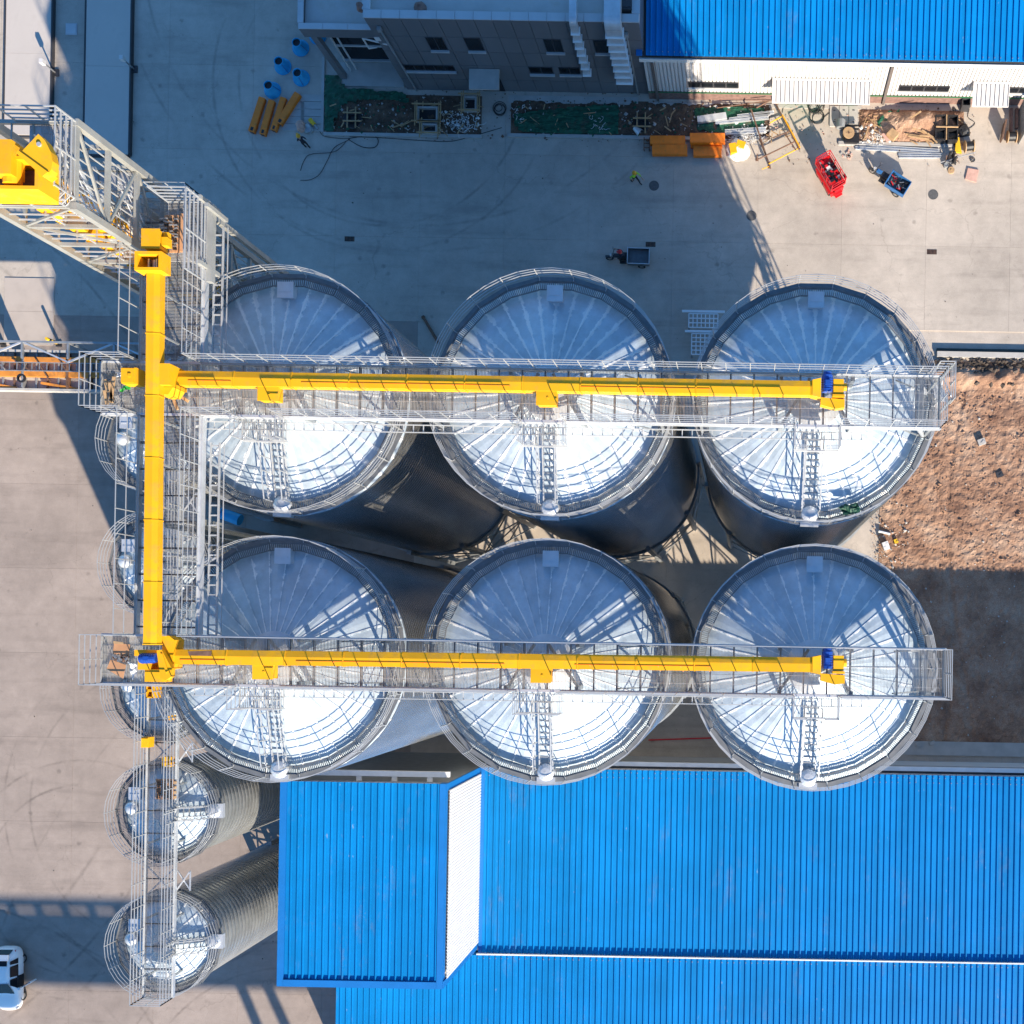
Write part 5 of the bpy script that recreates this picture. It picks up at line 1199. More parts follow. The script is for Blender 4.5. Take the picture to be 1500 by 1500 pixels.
# pallet of bolts beside the tower, cardboard and boards on the lower corner
p = P(252,345,ZD+.9); t = thing('timber_stack', 'stack of timber with rows of steel clips on the landing by the tower', 'stack', (p.x,p.y,zl-.9))
zz = zl-.88
for k in range(5): part('board', MB().box((p.x+.42-.0*k,p.y+.1,zz+.06),(.0+.13,1.55,.1)) if k == 0 else MB().box((p.x+.42-.16*k,p.y+.05,zz+.06),(.13,1.5,.1)), M_PLY, t)
rr = random.Random(3)
for k in range(44):
    i, j = k%4, k//4
    part('clip', MB().box((p.x-.36+.19*i+rr.uniform(-.03,.03),p.y-.62+.125*j+rr.uniform(-.02,.02),zz+.16),(.15,.05,.06),rr.uniform(-.3,.3)), M_STEEL if k%3 else M_BLACK, t)
p = P(238,1157,ZL+.3); t = thing('fastener_crate', 'wooden crate full of dark fasteners on the narrow catwalk', 'crate', (p.x,p.y,ZL))
part('tray', MB().bb(p.x-.50,p.x+.50,p.y-.55,p.y+.55,ZL+.02,ZL+.12), M_PLY, t)
for k in range(90):
    part('fastener', MB().box((p.x-.42+.10*(k%9)+rr.uniform(-.03,.03),p.y-.46+.10*(k//9)+rr.uniform(-.03,.03),ZL+.17),(.085,.04,.05),rr.uniform(0,3)), M_BLACK if k%3 else M_STEEL, t)
for k in range(4): part('slat', MB().bb(p.x+.52,p.x+.62,p.y-.5+.27*k,p.y-.36+.27*k,ZL+.02,ZL+.14), M_WOOD, t)
def flat_board(name, label, cat, pts, z, th, m, group=None):
    q = [P(a,b,z) for a,b in pts]; mb = MB().prism([(v.x,v.y) for v in q][::-1], z-th, z); c = (sum(v.x for v in q)/len(q),sum(v.y for v in q)/len(q),z-th)
    return solo(name, mb, m, label, cat, c, group)
zb2 = ZD+.14
flat_board('cardboard_sheet', 'brown cardboard sheet on the lower corner platform, upper of two', 'cardboard', [(167,942),(190,944),(188,962),(165,958)], zb2, .03, M_PLY)
flat_board('cardboard_sheet', 'brown cardboard sheet on the lower corner platform, lower of two', 'cardboard', [(162,966),(184,974),(180,994),(156,980)], zb2, .03, M_PLY)
flat_board('cardboard_sheet', 'narrow brown cardboard strip above the two sheets on the corner platform', 'cardboard', [(166,939),(180,941),(181,944),(166,943)], zb2+.02, .03, M_WOOD)
t = thing('bolt_heap', 'row of bolts strewn between the cardboard sheets', 'bolts', P(174,964,zb2))
for k in range(26):
    v = P(164+rr.uniform(0,26), 960+rr.uniform(0,1)*5+ (k%3)*2, zb2+.03); part('bolt', MB().box(v,(.10,.05,.05),rr.uniform(0,3)), M_STEEL if k%2 else M_RUST, t)
crumple('plastic_bag', 'torn white plastic bag beside the yellow drive at the lower corner', 'plastic bag', [P(192,969,zb2),P(201,974,zb2),P(202,985,zb2),P(199,995,zb2),P(194,982,zb2)], zb2+.1, M_PLAST, .25, 5)
for i,(a,b,lab) in enumerate((((154,556),(158,574),'leftmost thin timber on the upper left platform'),((160,558),(165,590),'middle thin timber on the upper left platform'),((167,552),(162,590),'thin timber right of the middle one on the upper left platform'),((153,572),(157,592),'short thin timber lying low on the upper left platform'),((249,570),(260,600),'long timber leaning on the catwalk right of the yellow junction'),((262,579),(276,588),'short timber by the railing corner right of the yellow junction'))):
    v, w = P(*a,ZD+.12), P(*b,ZD+.12); solo('timber_batten', MB().bar(v,w,.12,.06), M_WOOD, lab, 'timber', v, 'timbers on the catwalks')
crumple('green_net_bundle', 'small bright green net bundle on the upper left platform', 'net', [P(176,571,zb2),P(190,562,zb2),P(191,568,zb2),P(180,575,zb2)], zb2, mat('bright_green_net',(0.03,0.35,0.04),0.6), .2, 7)
crumple('rag_bundle', 'pale lilac rag bundle on the upper left platform', 'rag', [P(172,545,zb2),P(179,544,zb2),P(179,555,zb2),P(173,553,zb2)], zb2, M_PLAST, .2, 8)
for px,py,lab,w,h in ((216,1087,'yellow metal box clipped on the left rail of the narrow catwalk',.45,.55),(245,1116,'pair of yellow boxes near the right rail of the narrow catwalk',.36,.55),(227,1011,'yellow lantern box where the narrow catwalk meets the lower row',.38,.6),(252,1051,'tiny orange box on the right edge of the narrow catwalk',.2,.25)):
    p = P(px,py,ZL+.3); mb = MB()
    if px == 245: mb.box((p.x-.13,p.y+.15,ZL+.2),(.2,.24,.35)).box((p.x+.13,p.y+.15,ZL+.2),(.2,.24,.35)).box((p.x-.13,p.y-.15,ZL+.2),(.2,.24,.35)).box((p.x+.13,p.y-.15,ZL+.2),(.2,.24,.35))
    elif px == 227:
        for q in (-.2,.2):
            for d in (-.16,.16): mb.box((p.x+d,p.y+q,ZL+.4),(.07,.38,.8))
            mb.box((p.x,p.y+q-.17,ZL+.4),(.38,.07,.8)); mb.box((p.x,p.y+q+.17,ZL+.4),(.38,.07,.8))
    else: mb.box((p.x,p.y,ZL+.3),(w,h,.5)).box((p.x,p.y,ZL+.57),(w*.8,h*.8,.04))
    solo('switch_box', mb, M_YEL, lab, 'box', (p.x,p.y,ZL))
p, q = P(276,955,zc+.75), P(309,957,zc+.75); flat_board('wood_plank', 'dark plank resting on the lower row conveyor', 'plank', [(275,954),(309,953),(309,961),(277,960)], zc+.75, .05, M_RUST)
for px,py in ((1178,0),):
    pass

# ------------------------------------------------------------------ works by the buildings
def pit(label, px0, px1, py0, py1, h=.45, bars=True):
    a, b = P(px0,py1,h), P(px1,py0,h); t = thing('formwork_pit', label, 'pit', ((a.x+b.x)/2,(a.y+b.y)/2,0), 'timber framed pits in the soil bed')
    for (x0,x1,y0,y1) in ((a.x,b.x,a.y,a.y+.12),(a.x,b.x,b.y-.12,b.y),(a.x,a.x+.12,a.y+.125,b.y-.125),(b.x-.12,b.x,a.y+.125,b.y-.125)): part('wall_board', MB().bb(x0,x1,y0,y1,0,h), M_SLAB, t)
    part('pit_floor', MB().bb(a.x+.125,b.x-.125,a.y+.125,b.y-.125,0.0,.17), M_BLACK, t)
    m_ = MB()
    for xx in (a.x-.1,b.x+.1): m_.bar((xx,a.y-.35,h+.05),(xx,b.y+.3,h+.05),.08); m_.bar((xx+.16,a.y-.2,h+.13),(xx+.16,b.y+.35,h+.13),.07)
    for yy in (a.y-.08,b.y+.08): m_.bar((a.x-.3,yy,h+.2),(b.x+.3,yy,h+.2),.08)
    part('timber_brace', m_, M_WOOD, t); return t
pit('wide timber framed pit in the dark soil bed', 610, 641, 156, 177); pit('small timber framed pit below the wide one in the soil bed', 617, 640, 181, 194)
pit('timber framed pit nearest the grey wall beside the door canopy', 678, 698, 141, 161)
def rebar_pit(label, px, py, r):
    p = P(px,py,0); t = thing('shuttering_frame', label, 'frame', p); m_ = MB()
    for d in (-.3,.3): m_.bar((p.x+d,p.y-.75,.42),(p.x+d,p.y+.75,.42),.08); m_.bar((p.x-.6,p.y+d,.5),(p.x+.75,p.y+d,.5),.08)
    part('timber_frame', m_, M_WOOD, t); part('hole_shade_disc', MB().lathe([(r,.16),(r*.9,.24),(r*.5,.22),(0,.2)],12,(p.x,p.y,0)), M_BLACK, t)  # raised black disc stands for the hole's shade, no opening is cut
    part('shutter', MB().bb(p.x-.27,p.x+.27,p.y-.27,p.y-.22,.1,.4).bb(p.x-.27,p.x+.27,p.y+.22,p.y+.27,.1,.4).bb(p.x-.27,p.x-.22,p.y-.21,p.y+.21,.1,.4).bb(p.x+.22,p.x+.27,p.y-.21,p.y+.21,.1,.4), M_FRAME, t)
rebar_pit('timber shuttering crossed over a dark hole in the left soil bed', 518, 176, .75); rebar_pit('timber shuttering over a dark hole beside the steel bucket', 940, 184, .6)
p = P(1384,194,0); t = thing('shuttering_frame', 'black open shuttering boxes on the brown soil heap', 'frame', p)
for i in range(2):
    for j in range(2):
        c = (p.x-.45+.9*i, p.y-.5+1.0*j, 0); part('box_wall', MB().bb(c[0]-.38,c[0]+.38,c[1]-.42,c[1]-.34,.05,.75).bb(c[0]-.38,c[0]+.38,c[1]+.34,c[1]+.42,.05,.75).bb(c[0]-.38,c[0]-.30,c[1]-.33,c[1]+.33,.05,.75).bb(c[0]+.30,c[0]+.38,c[1]-.33,c[1]+.33,.05,.75), M_BLACK, t)
        part('box_floor', MB().bb(c[0]-.29,c[0]+.29,c[1]-.33,c[1]+.33,.05,.12), M_BLACK, t)
part('timber_brace', MB().bar((p.x-.03,p.y-.9,.8),(p.x-.03,p.y+.9,.8),.07).bar((p.x-.8,p.y-.02,.86),(p.x+.8,p.y-.02,.86),.07), M_WOOD, t)
# green debris netting
def net(label, pts, seed, h=.34): return crumple('debris_netting', label, 'netting', [P(a,b,.1) for a,b in pts], .16, M_NET, h, seed)
net('green debris netting along the left and top of the left soil bed', [(478,112),(500,112),(505,130),(560,134),(592,136),(600,150),(570,149),(540,146),(505,152),(494,170),(488,193),(476,193)], 1)
net('green debris netting spread over the middle soil bed', [(757,168),(790,163),(840,158),(880,156),(906,157),(906,198),(860,197),(800,196),(764,194),(754,182)], 2)
net('green debris netting under the stacked steel sections', [(1018,160),(1070,157),(1120,160),(1118,190),(1060,196),(1022,190)], 4, .12)
net('green netting heap beside the brown soil mound', [(1284,178),(1300,165),(1318,162),(1312,178),(1300,188),(1286,187)], 6, .4)
# steel bucket, silver duct length, bundled sections
p, q = P(929,187,.35), P(938,195,.3); t = thing('steel_bucket', 'shiny tapered steel bucket lying beside the dark hole', 'bucket', p); part('shell', MB().tube(p,q,.16,16,.30,caps=False), M_GALV, t); part('base', MB().tube(p,p+(q-p)*.03,.16,16), M_GALV, t); part('rim', MB().tube(q,q+(q-p)*.04,.31,16,caps=False), M_STEEL, t)
flat_board('duct_length', 'silver rectangular duct length lying on green netting', 'duct', [(1021,170),(1063,164),(1065,173),(1022,179)], .5, .42, M_GALV)
g_ = 'bundled steel sections on the netting'
for i,(a,b,lab) in enumerate((((1068,176),(1128,167),'pale steel section uppermost in the netted bundle'),((1048,181),(1126,173),'long pale steel section second in the netted bundle'),((1080,171),(1134,165),'thin steel section at the back of the netted bundle'),((1062,193),(1122,189),'pale steel section at the front, under plastic shreds'),((1062,196),(1120,193),'lowest pale steel section in front of the netted bundle'))):
    v,w = P(*a,.2),P(*b,.2); d=(w-v).normalized(); n_=Vector((-d.y,d.x,0)); mb = MB().bar(v,w,.22,.04); mb.bar(v+n_*.1+V(0,0,.07),w+n_*.1+V(0,0,.07),.02,.12); mb.bar(v-n_*.1+V(0,0,.07),w-n_*.1+V(0,0,.07),.02,.12); solo('steel_section', mb, M_GALV, lab, 'steel section', v, g_)
def strips(label, px0,px1,py0,py1,n,m,seed,L_=1.0):
    r_ = random.Random(seed); t = thing('plastic_strips', label, 'plastic', P((px0+px1)/2,(py0+py1)/2,0)); m_ = MB()
    for k in range(n):
        v = P(r_.uniform(px0,px1),r_.uniform(py0,py1),.1+r_.uniform(0,.25)); a = r_.uniform(-3.1,3.1); pts = [v]
        for q in range(7): a += r_.uniform(-1.1,1.1); pts.append(pts[-1]+Vector((math.cos(a)*L_/9,math.sin(a)*L_/9,r_.uniform(-.05,.05))))
        for u,w in zip(pts[:-1],pts[1:]): m_.bar(u,w,r_.uniform(.015,.035),.012)
    o = part('strip', m_, m, t, kind='stuff'); return t
strips('shredded silver plastic beside the yellow wrapped bundle', 1075,1118,196,206,70,M_PLAST,3,1.0)
strips('tangle of white plastic straps and hose in the soil bed', 655,700,172,192,34,M_PLAST,4,1.0)
strips('white plastic shreds on the middle green netting', 862,885,170,190,14,M_PLAST,5,.9)
strips('scattered white plastic scraps at the left of the middle bed', 752,772,158,178,14,M_PLAST,6,.5)
strips('white and grey scraps beside the bare timber reel', 1278,1296,196,210,40,M_PLAST,7,.6)
# plastic wrapped bundle with yellow part
t = thing('wrapped_bundle', 'yellow machine part wrapped in white plastic beside the orange casings', 'bundle', P(1080,220,0)); p = P(1081,222,0)
h = MB(); h.lathe([(.85,0),(.8,.25),(.62,.55),(.3,.7),(0,.72)],18,(p.x,p.y,0)); r_ = random.Random(2); h.v = [(v[0]+r_.uniform(-.1,.1),v[1]+r_.uniform(-.1,.1),v[2]+r_.uniform(-.08,.08)) for v in h.v]
part('wrap', h, M_PLAST, t); part('yellow_part', MB().box((p.x-.35,p.y-.1,.6),(.5,.7,.4),.2).box((p.x+.2,p.y+.2,.62),(.6,.5,.3),-.3), M_YEL, t)
# yellow and grey scaffold frame lying on the yard
t = thing('scaffold_frame', 'collapsed yellow and rusty scaffold frame leaning on the yard by the shed', 'scaffold', P(1135,195,0))
for a,b,m_,w,z in (((1134,147),(1170,218),M_RUST,.09,.9),((1146,168),(1172,216),M_YEL,.08,1.0),((1100,160),(1128,245),M_RUST,.10,.8),((1126,148),(1108,158),M_RUST,.09,.9),((1128,180),(1146,170),M_YEL,.07,.9),((1132,202),(1157,192),M_RUST,.08,.9),((1109,234),(1163,208),M_RUST,.09,.9),((1126,240),(1170,217),M_YEL,.07,.8),((1116,248),(1128,243),M_YEL,.05,.6),((1050,158),(1132,147),M_RUST,.06,.3),((1112,203),(1129,247),M_RUST,.07,.7),((1150,196),(1166,220),M_RUST,.08,.85)):
    part('tube', MB().tube(P(*a,z),P(*b,z*.92),w*.6,8), m_, t)
for a in ((1170,217),(1134,147),(1127,245),(1109,234)): p = P(*a,0); part('foot', MB().tube((p.x,p.y,0),(p.x,p.y,.88),.045,8).box((p.x,p.y,.02),(.2,.2,.04)), M_RUST, t)
# hoses and wire coils
def hose(label, pts, r=.03, m=M_WIRE, z=.03, name='hose'):
    q = [P(a,b,z) for a,b in pts]; out = []
    for i in range(len(q)-1):
        p0 = q[max(0,i-1)]; p1 = q[i]; p2 = q[i+1]; p3 = q[min(len(q)-1,i+2)]
        for k in range(6):
            u = k/6; out.append(.5*((2*p1)+(p2-p0)*u+(2*p0-5*p1+4*p2-p3)*u*u+(3*p1-p0-3*p2+p3)*u**3))
    out.append(q[-1]); solo(name, MB().path(out, r, 5), m, label, 'hose', q[0])
hose('thin dark hose looping below the left soil bed', [(466,186),(474,199),(500,203),(512,204),(490,216),(479,236),(468,255),(455,263),(440,264)], .02)
hose('dark hose loop left of the concrete bed edge', [(510,204),(530,215),(548,216),(554,208),(550,200),(536,199),(510,203)], .028)
hose('long thin cable along the front of the left soil bed', [(512,200),(560,202),(620,206),(660,207),(690,200),(735,187)], .022)
hose('faint cable drooping on the shaded yard', [(508,206),(490,222),(455,226),(445,236),(440,250)], .02)
hose('thin dark cable from shed wall to the hose coil', [(1146,165),(1150,155),(1170,150),(1186,152),(1200,168)], .02)
hose('thin dark cable running right toward the reel', [(1203,176),(1215,165),(1230,152),(1245,146)], .02)
hose('thin cable hanging round the timber heap at right', [(1420,160),(1418,172),(1428,180),(1420,188),(1413,186)], .02)
def coil(label, px, py, r, n, seed, m=M_WIRE):
    r_ = random.Random(seed); p = P(px,py,0); t = thing('hose_coil', label, 'hose coil', p)
    for k in range(n):
        mb = MB(); rr2 = r*r_.uniform(.55,1.1); cx = p.x+r_.uniform(-.25,.25)*r; cy = p.y+r_.uniform(-.25,.25)*r; pts = [(cx+rr2*math.cos(a*math.pi/10),cy+rr2*math.sin(a*math.pi/10),.03+.035*k) for a in range(21)]
        mb.path(pts,.025,5); part('loop', mb, m, t)
coil('coil of dark hose near the shed door', 1194, 158, .55, 6, 4); coil('loose loops of hose below the dark coil', 1199, 172, .5, 3, 9); coil('dark wire coil on the path by the door canopy', 731, 161, .45, 4, 5)
coil('small dark ring of hose on the sunlit yard', 1424, 234, .17, 2, 6); coil('small ring of hose by the shed wall at right', 1398, 161, .16, 2, 7)
# concrete covers beside the reels
for i,(px,py) in enumerate(((1222,171),(1236,171),(1250,171))):
    p = P(px,py,0); t = thing('concrete_cover', ('left','middle','right')[i]+' pale concrete trench cover of the three beside the shed', 'trench cover', p, 'concrete trench covers')
    part('slab', MB().bb(p.x-.33,p.x+.33,p.y-.75,p.y+.75,0,.10), M_SLAB, t); part('lifting_loop', MB().bb(p.x-.08,p.x+.08,p.y+.4,p.y+.44,.1,.13).bb(p.x-.08,p.x+.08,p.y-.44,p.y-.4,.1,.13), M_FRAME, t)
# reels
def reel(label, px, py, r, w, ang, upright, m_core):
    p = P(px,py,0); t = thing('cable_reel', label, 'cable reel', p, 'cable reels by the shed', ang)
    if upright:
        part('flange', MB().lathe([(r,.0),(r,.06),(0,.06)],24), M_WOOD, t, local=True); part('core', MB().lathe([(r*.6,.065),(r*.6,w)],20), m_core, t, local=True); part('flange', MB().lathe([(r,w),(r,w+.06),(.08,.06+w),(.08,.0+w)],24), M_WOOD, t, local=True); part('bolt', MB().lathe([(.06,w+.061),(.06,w+.1),(0,w+.1)],8).lathe([(.03,w+.061),(.03,w+.08),(0,w+.08)],6,(.18,0,0)).lathe([(.03,w+.061),(.03,w+.08),(0,w+.08)],6,(-.18,0,0)), M_RUST, t, local=True)
    else:
        for x in (-w/2,w/2): part('flange', MB().tube((x-.03,0,r),(x+.03,0,r),r,24), M_WOOD, t, local=True)
        part('core', MB().tube((-w/2+.031,0,r),(w/2-.031,0,r),r*.7,24), m_core, t, local=True)
        for k in range(5): part('cable_turn', MB().tube((-w/2+.08+k*.13*w/.8,0,r),(-w/2+.15+k*.13*w/.8,0,r),r*.74,24), m_core, t, local=True)
reel('bare wooden cable reel lying flat left of the timber heap', 1242, 200, .42, .55, 0, True, M_BLACK)
reel('black cable reel on its side right of the yellow sheet', 1418, 218, .42, .62, .12, False, M_BLACK); reel('black cable reel on its side below the shed door boards', 1480, 204, .42, .62, .05, False, M_BLACK)
p = P(1231,189,0); t = thing('tool_cart', 'dark grey drum and cart frame beside the bare wooden reel', 'cart', p)
part('drum', MB().tube((p.x,p.y-.1,.35),(p.x,p.y+.45,.35),.33,18), M_GALVD, t); part('frame', MB().bar((p.x+.1,p.y-.2,.45),(p.x+1.3,p.y-.2,.45),.1).bar((p.x+.1,p.y+.05,.45),(p.x+1.3,p.y+.05,.45),.1).bb(p.x+.3,p.x+1.35,p.y-1.15,p.y-.45,.05,.4), M_BLACK, t)
# long silver sections in front of the heap
for a,b,lab,w in (((1253,213),(1376,221),'long silver steel section in front of the timber heap, farther one',.26),((1253,217),(1376,224),'long silver steel section in front of the timber heap, nearer one',.26),((1316,226),(1379,227),'short silver section beside the long ones, upper',.2),((1317,230),(1378,230),'short silver section beside the long ones, lower',.2)):
    v,q = P(*a,.1),P(*b,.1); d=(q-v).normalized(); n_=Vector((-d.y,d.x,0)); mb = MB().bar(v-V(0,0,.07),q-V(0,0,.07),w*.75,.03); mb.bar(v+n_*w*.36,q+n_*w*.36,.02,.16); mb.bar(v-n_*w*.36,q-n_*w*.36,.02,.16); solo('steel_section', mb, M_GALV, lab, 'steel section', v, 'silver sections before the timber heap')
# timber, boards and crate on the heap
r_ = random.Random(5)
for i, lab in enumerate(('leftmost raw timber offcut fanned out on the brown soil heap','second raw timber offcut from the left on the brown soil heap','third raw timber offcut from the left on the brown soil heap','fourth raw timber offcut, crossing over the others on the soil heap','fifth raw timber offcut, nearest the black shuttering boxes','sixth raw timber offcut, lowest and nearest the silver sections')):
    v = P(1341+i*5, 196+r_.uniform(-3,6)+(4 if i == 5 else 0), .45+.04*i); a = r_.uniform(-.8,.1); L_ = r_.uniform(.8,1.6); d = Vector((math.cos(a),math.sin(a),0))*L_/2
    solo('timber_offcut', MB().bar(v-d,v+d,.10,.05), M_WOOD, lab, 'timber', v, 'timber offcuts on the soil heap')
flat_board('plywood_crate', 'tilted pale plywood crate on the heap beside green netting', 'crate', [(1307,187),(1317,195),(1310,203),(1299,195)], .75, .5, M_WOOD)
flat_board('timber_board', 'pale board leaning left of the plywood crate', 'board', [(1291,196),(1295,195),(1304,206),(1299,208)], .5, .06, M_PINK)
v,q = P(1334,173,.9),P(1349,163,.9); solo('timber_offcut', MB().bar(v,q,.1,.06), M_WOOD, 'single raw timber sticking out of the dark mound', 'timber', v)
flat_board('yellow_sheet', 'crumpled yellow sheet left of the black cable reel', 'sheet', [(1401,201),(1405,201),(1409,224),(1399,222)], .35, .2, M_YBL)
p = P(1411,193,0); h = MB().lathe([(.5,0),(.45,.3),(.25,.5),(0,.55)],12,(p.x,p.y,0)); h.v = [(v[0]+r_.uniform(-.1,.1),v[1]+r_.uniform(-.1,.1),v[2]) for v in h.v]; solo('black_sack', h, M_BLACK, 'black sack at the right end of the soil heap', 'sack', p)
p = P(1412,158,0); t = thing('waste_bin', 'dark open bin against the shed wall at right', 'bin', p); part('bin_body', MB().bb(p.x-.3,p.x+.3,p.y-.3,p.y-.25,0,.9).bb(p.x-.3,p.x+.3,p.y+.25,p.y+.3,0,.9).bb(p.x-.3,p.x-.25,p.y-.249,p.y+.249,0,.9).bb(p.x+.25,p.x+.3,p.y-.249,p.y+.249,0,.9).bb(p.x-.249,p.x+.249,p.y-.249,p.y+.249,0,.3), M_FRAME, t); part('rim', MB().bb(p.x-.34,p.x+.34,p.y+.302,p.y+.36,.84,.92), M_BLACK, t)
# welding cart cluster on the yard
p = P(1392,238,0); t = thing('welding_cart', 'cluttered welding cart with dark bottles and tools on the sunlit yard', 'cart', p)
part('tray', MB().box((p.x,p.y,.25),(.7,.5,.06),.3), M_FRAME, t)
for dx,dy,rr2 in ((-.18,.2,.12),(.1,.25,.11),(.22,-.1,.1)): part('bottle', MB().tube((p.x+dx,p.y+dy,.28),(p.x+dx,p.y+dy,1.05),rr2,12).tube((p.x+dx,p.y+dy,1.05),(p.x+dx,p.y+dy,1.2),rr2,12,.03), M_BLACK, t)
for k in range(7): part('tool', MB().bar((p.x+r_.uniform(-.5,.5),p.y+r_.uniform(-.45,.4),.33),(p.x+r_.uniform(-.5,.5),p.y+r_.uniform(-.4,.4),.5),.06), M_RUST if k%2 else M_STEEL, t)
for d in (-.35,.35): part('wheel', MB().tube((p.x+d-.03,p.y-.1,.14),(p.x+d+.03,p.y-.1,.14),.14,14), M_RUBBER, t)
v,q = P(1377,238,.3),P(1429,223,.3); solo('steel_tube', MB().tube(v,q,.04,8), M_STEEL, 'thin steel tube lying across the welding cart', 'tube', v)
p = P(1393,250,0); solo('round_disc', MB().lathe([(.24,0),(.24,.12),(.05,.12),(.05,.16),(0,.16)],24,(p.x,p.y,0)), M_WOOD, 'pale round wooden disc below the welding cart', 'disc', p)
p = P(1385,244,0); solo('grey_can', MB().lathe([(.16,0),(.16,.34),(.13,.34),(.13,.3),(0,.3)],18,(p.x,p.y,0)), M_GALVD, 'small grey can left of the pale wooden disc', 'can', p)
flat_board('pallet_board', 'faded pinkish board lying flat on the sunlit yard', 'board', [(1418,246),(1434,249),(1430,267),(1414,262)], .12, .1, M_PINK)
flat_board('brown_sheet', 'brown sheet standing tilted beside the reel at right', 'sheet', [(1468,200),(1473,175),(1476,174),(1470,202)], .9, .8, M_RUST)
for px,lab in ((1482,'left brown door post standing out from the shed'),(1490,'right brown door post standing out from the shed')):
    a,b = P(px,158,.25),P(px,196 if px == 1482 else 187,.25); solo('door_rail', MB().bb(a.x-.1,a.x+.1,b.y,a.y,0,.25), M_BRICK, lab, 'rail', (a.x,b.y,0))
p = P(1497,180,0); solo('leaning_sheet', MB().bb(p.x-.25,p.x-.2,p.y-1.6,p.y+1.0,0,2.0), M_GALVD, 'upright grey sheet at the right picture edge by the shed', 'sheet', p)
t = thing('brick_scatter', 'few broken bricks and a grey block scattered on the yard', 'bricks', P(1240,221,0))
for k in range(16):
    v = P(1232+r_.uniform(0,16),216+r_.uniform(0,16),.05); part('brick', MB().box(v,(.16,.10,.09),r_.uniform(0,3)), M_PINK if k%2 else M_SLAB, t)
for px,py,lab,m_,sz in ((1437,648,'pale square block lying on the bare earth',M_SLAB,(.55,.45,.3)),(1312,793,'yellow crumpled box at the edge of the bare earth',M_YBL,(.26,.3,.2)),(1297,800,'white block with dark holes at the edge of the bare earth',M_PLAST,(.45,.6,.4)),(1464,695,'small dark grey rag on the bare earth',M_FRAME,(.5,.4,.1)),(1345,1090,'pale broken block in the shade by the shed wall',M_SLAB,(.35,.3,.3)),(1365,1088,'second pale block in the shade by the shed wall',M_SLAB,(.4,.25,.3))):
    p = P(px,py,.1); mb = MB().box((p.x,p.y,sz[2]/2+.08),sz,.35)
    if 'holes' in lab: mb.box((p.x+.05,p.y+.14,sz[2]+.085),(.2,.12,.02),.35).box((p.x-.05,p.y-.12,sz[2]+.085),(.2,.12,.02),.35)
    else: mb.box((p.x+.1,p.y-.05,sz[2]+.09),(sz[0]*.5,sz[1]*.5,.05),.9)
    solo('rubble_block', mb, m_, lab, 'block', (p.x,p.y,0))
p, q = P(1287,778,.15), P(1304,782,.15); solo('white_pipe', MB().tube(p,q,.09,10), M_PLAST, 'short white pipe lying at the edge of the bare earth', 'pipe', p)
p, q = P(985,1084,.1), P(1040,1081,.1); solo('red_pipe', MB().bar(P(950,1084,.12),P(1042,1081,.12),.10,.1), M_RED, 'thin red pipe along the dark alley by the shed', 'pipe', p)
for px,py,lab,m_ in ((443,187,'pinkish sack standing on the yard above the dark clad worker',M_PINK),(453,190,'grey bag beside the pinkish sack',M_GALVD)):
    p = P(px,py,0); h = MB().lathe([(.34,0),(.38,.25),(.30,.55),(.12,.68),(0,.7)],14,(p.x,p.y,0)); h.v = [(v[0]+r_.uniform(-.06,.06),v[1]*1+r_.uniform(-.06,.06),v[2]*(1 if px == 443 else .5)) for v in h.v]; solo('sack', h, m_, lab, 'sack', p)
p, q = P(454,175,.3), P(466,189,.25); t = thing('orange_tool', 'orange handled tool lying by the bed corner', 'tool', p); part('handle', MB().tube(p,p.lerp(q,.55),.16,12,.13), M_YBL, t); part('shaft', MB().tube(p.lerp(q,.55),q,.07,8), M_GALVD, t)

for nm, x0p,x1p,y0p,y1p,n,smin,smax,m_,sd in (('site_litter',480,704,146,196,170,.03,.12,M_SLAB,51),('site_litter',750,1120,155,198,240,.03,.13,M_SLAB,52),('site_litter',1262,1410,165,210,200,.03,.15,M_WOOD,53),('site_litter',1120,1260,150,215,90,.02,.08,M_PINK,54),('site_litter',1285,1330,765,835,80,.03,.12,M_SLAB,55),
        ('dark_litter',480,1120,140,205,420,.02,.11,M_RUST,56),('dark_litter',1130,1430,150,240,220,.02,.09,M_RUST,57),('plastic_litter',640,705,165,195,90,.03,.14,M_PLAST,58),('plastic_litter',1260,1310,185,212,90,.03,.13,M_PLAST,59),('plastic_litter',1060,1130,180,210,90,.03,.12,M_PLAST,60),('green_litter',480,600,140,195,120,.04,.14,M_NET,61),('green_litter',750,1120,155,198,200,.04,.14,M_NET,62)):
    a, b = P(x0p,y1p,0), P(x1p,y0p,0); scatter(nm, a.x, b.x, a.y, b.y, .12 if m_ is not M_RUST else .05, n, smin, smax, m_, sd)
rq = random.Random(77); pl = MB()
for x0p,x1p,y0p,y1p,n in ((486,704,150,194,26),(752,1010,158,196,24),(1264,1410,168,210,40),(1120,1160,190,215,10)):
    for k in range(n):
        v = P(rq.uniform(x0p,x1p), rq.uniform(y0p,y1p), .2+rq.uniform(0,.15)); t = rq.uniform(0,3.14); L_ = rq.uniform(.25,.9); d = Vector((math.cos(t),math.sin(t),rq.uniform(-.08,.08)))*L_/2; pl.bar(v-d, v+d, rq.uniform(.03,.09), .03)
o = link('lath_litter', pl.mesh('lath_litter'), M_WOOD, None); o['kind'] = 'stuff'

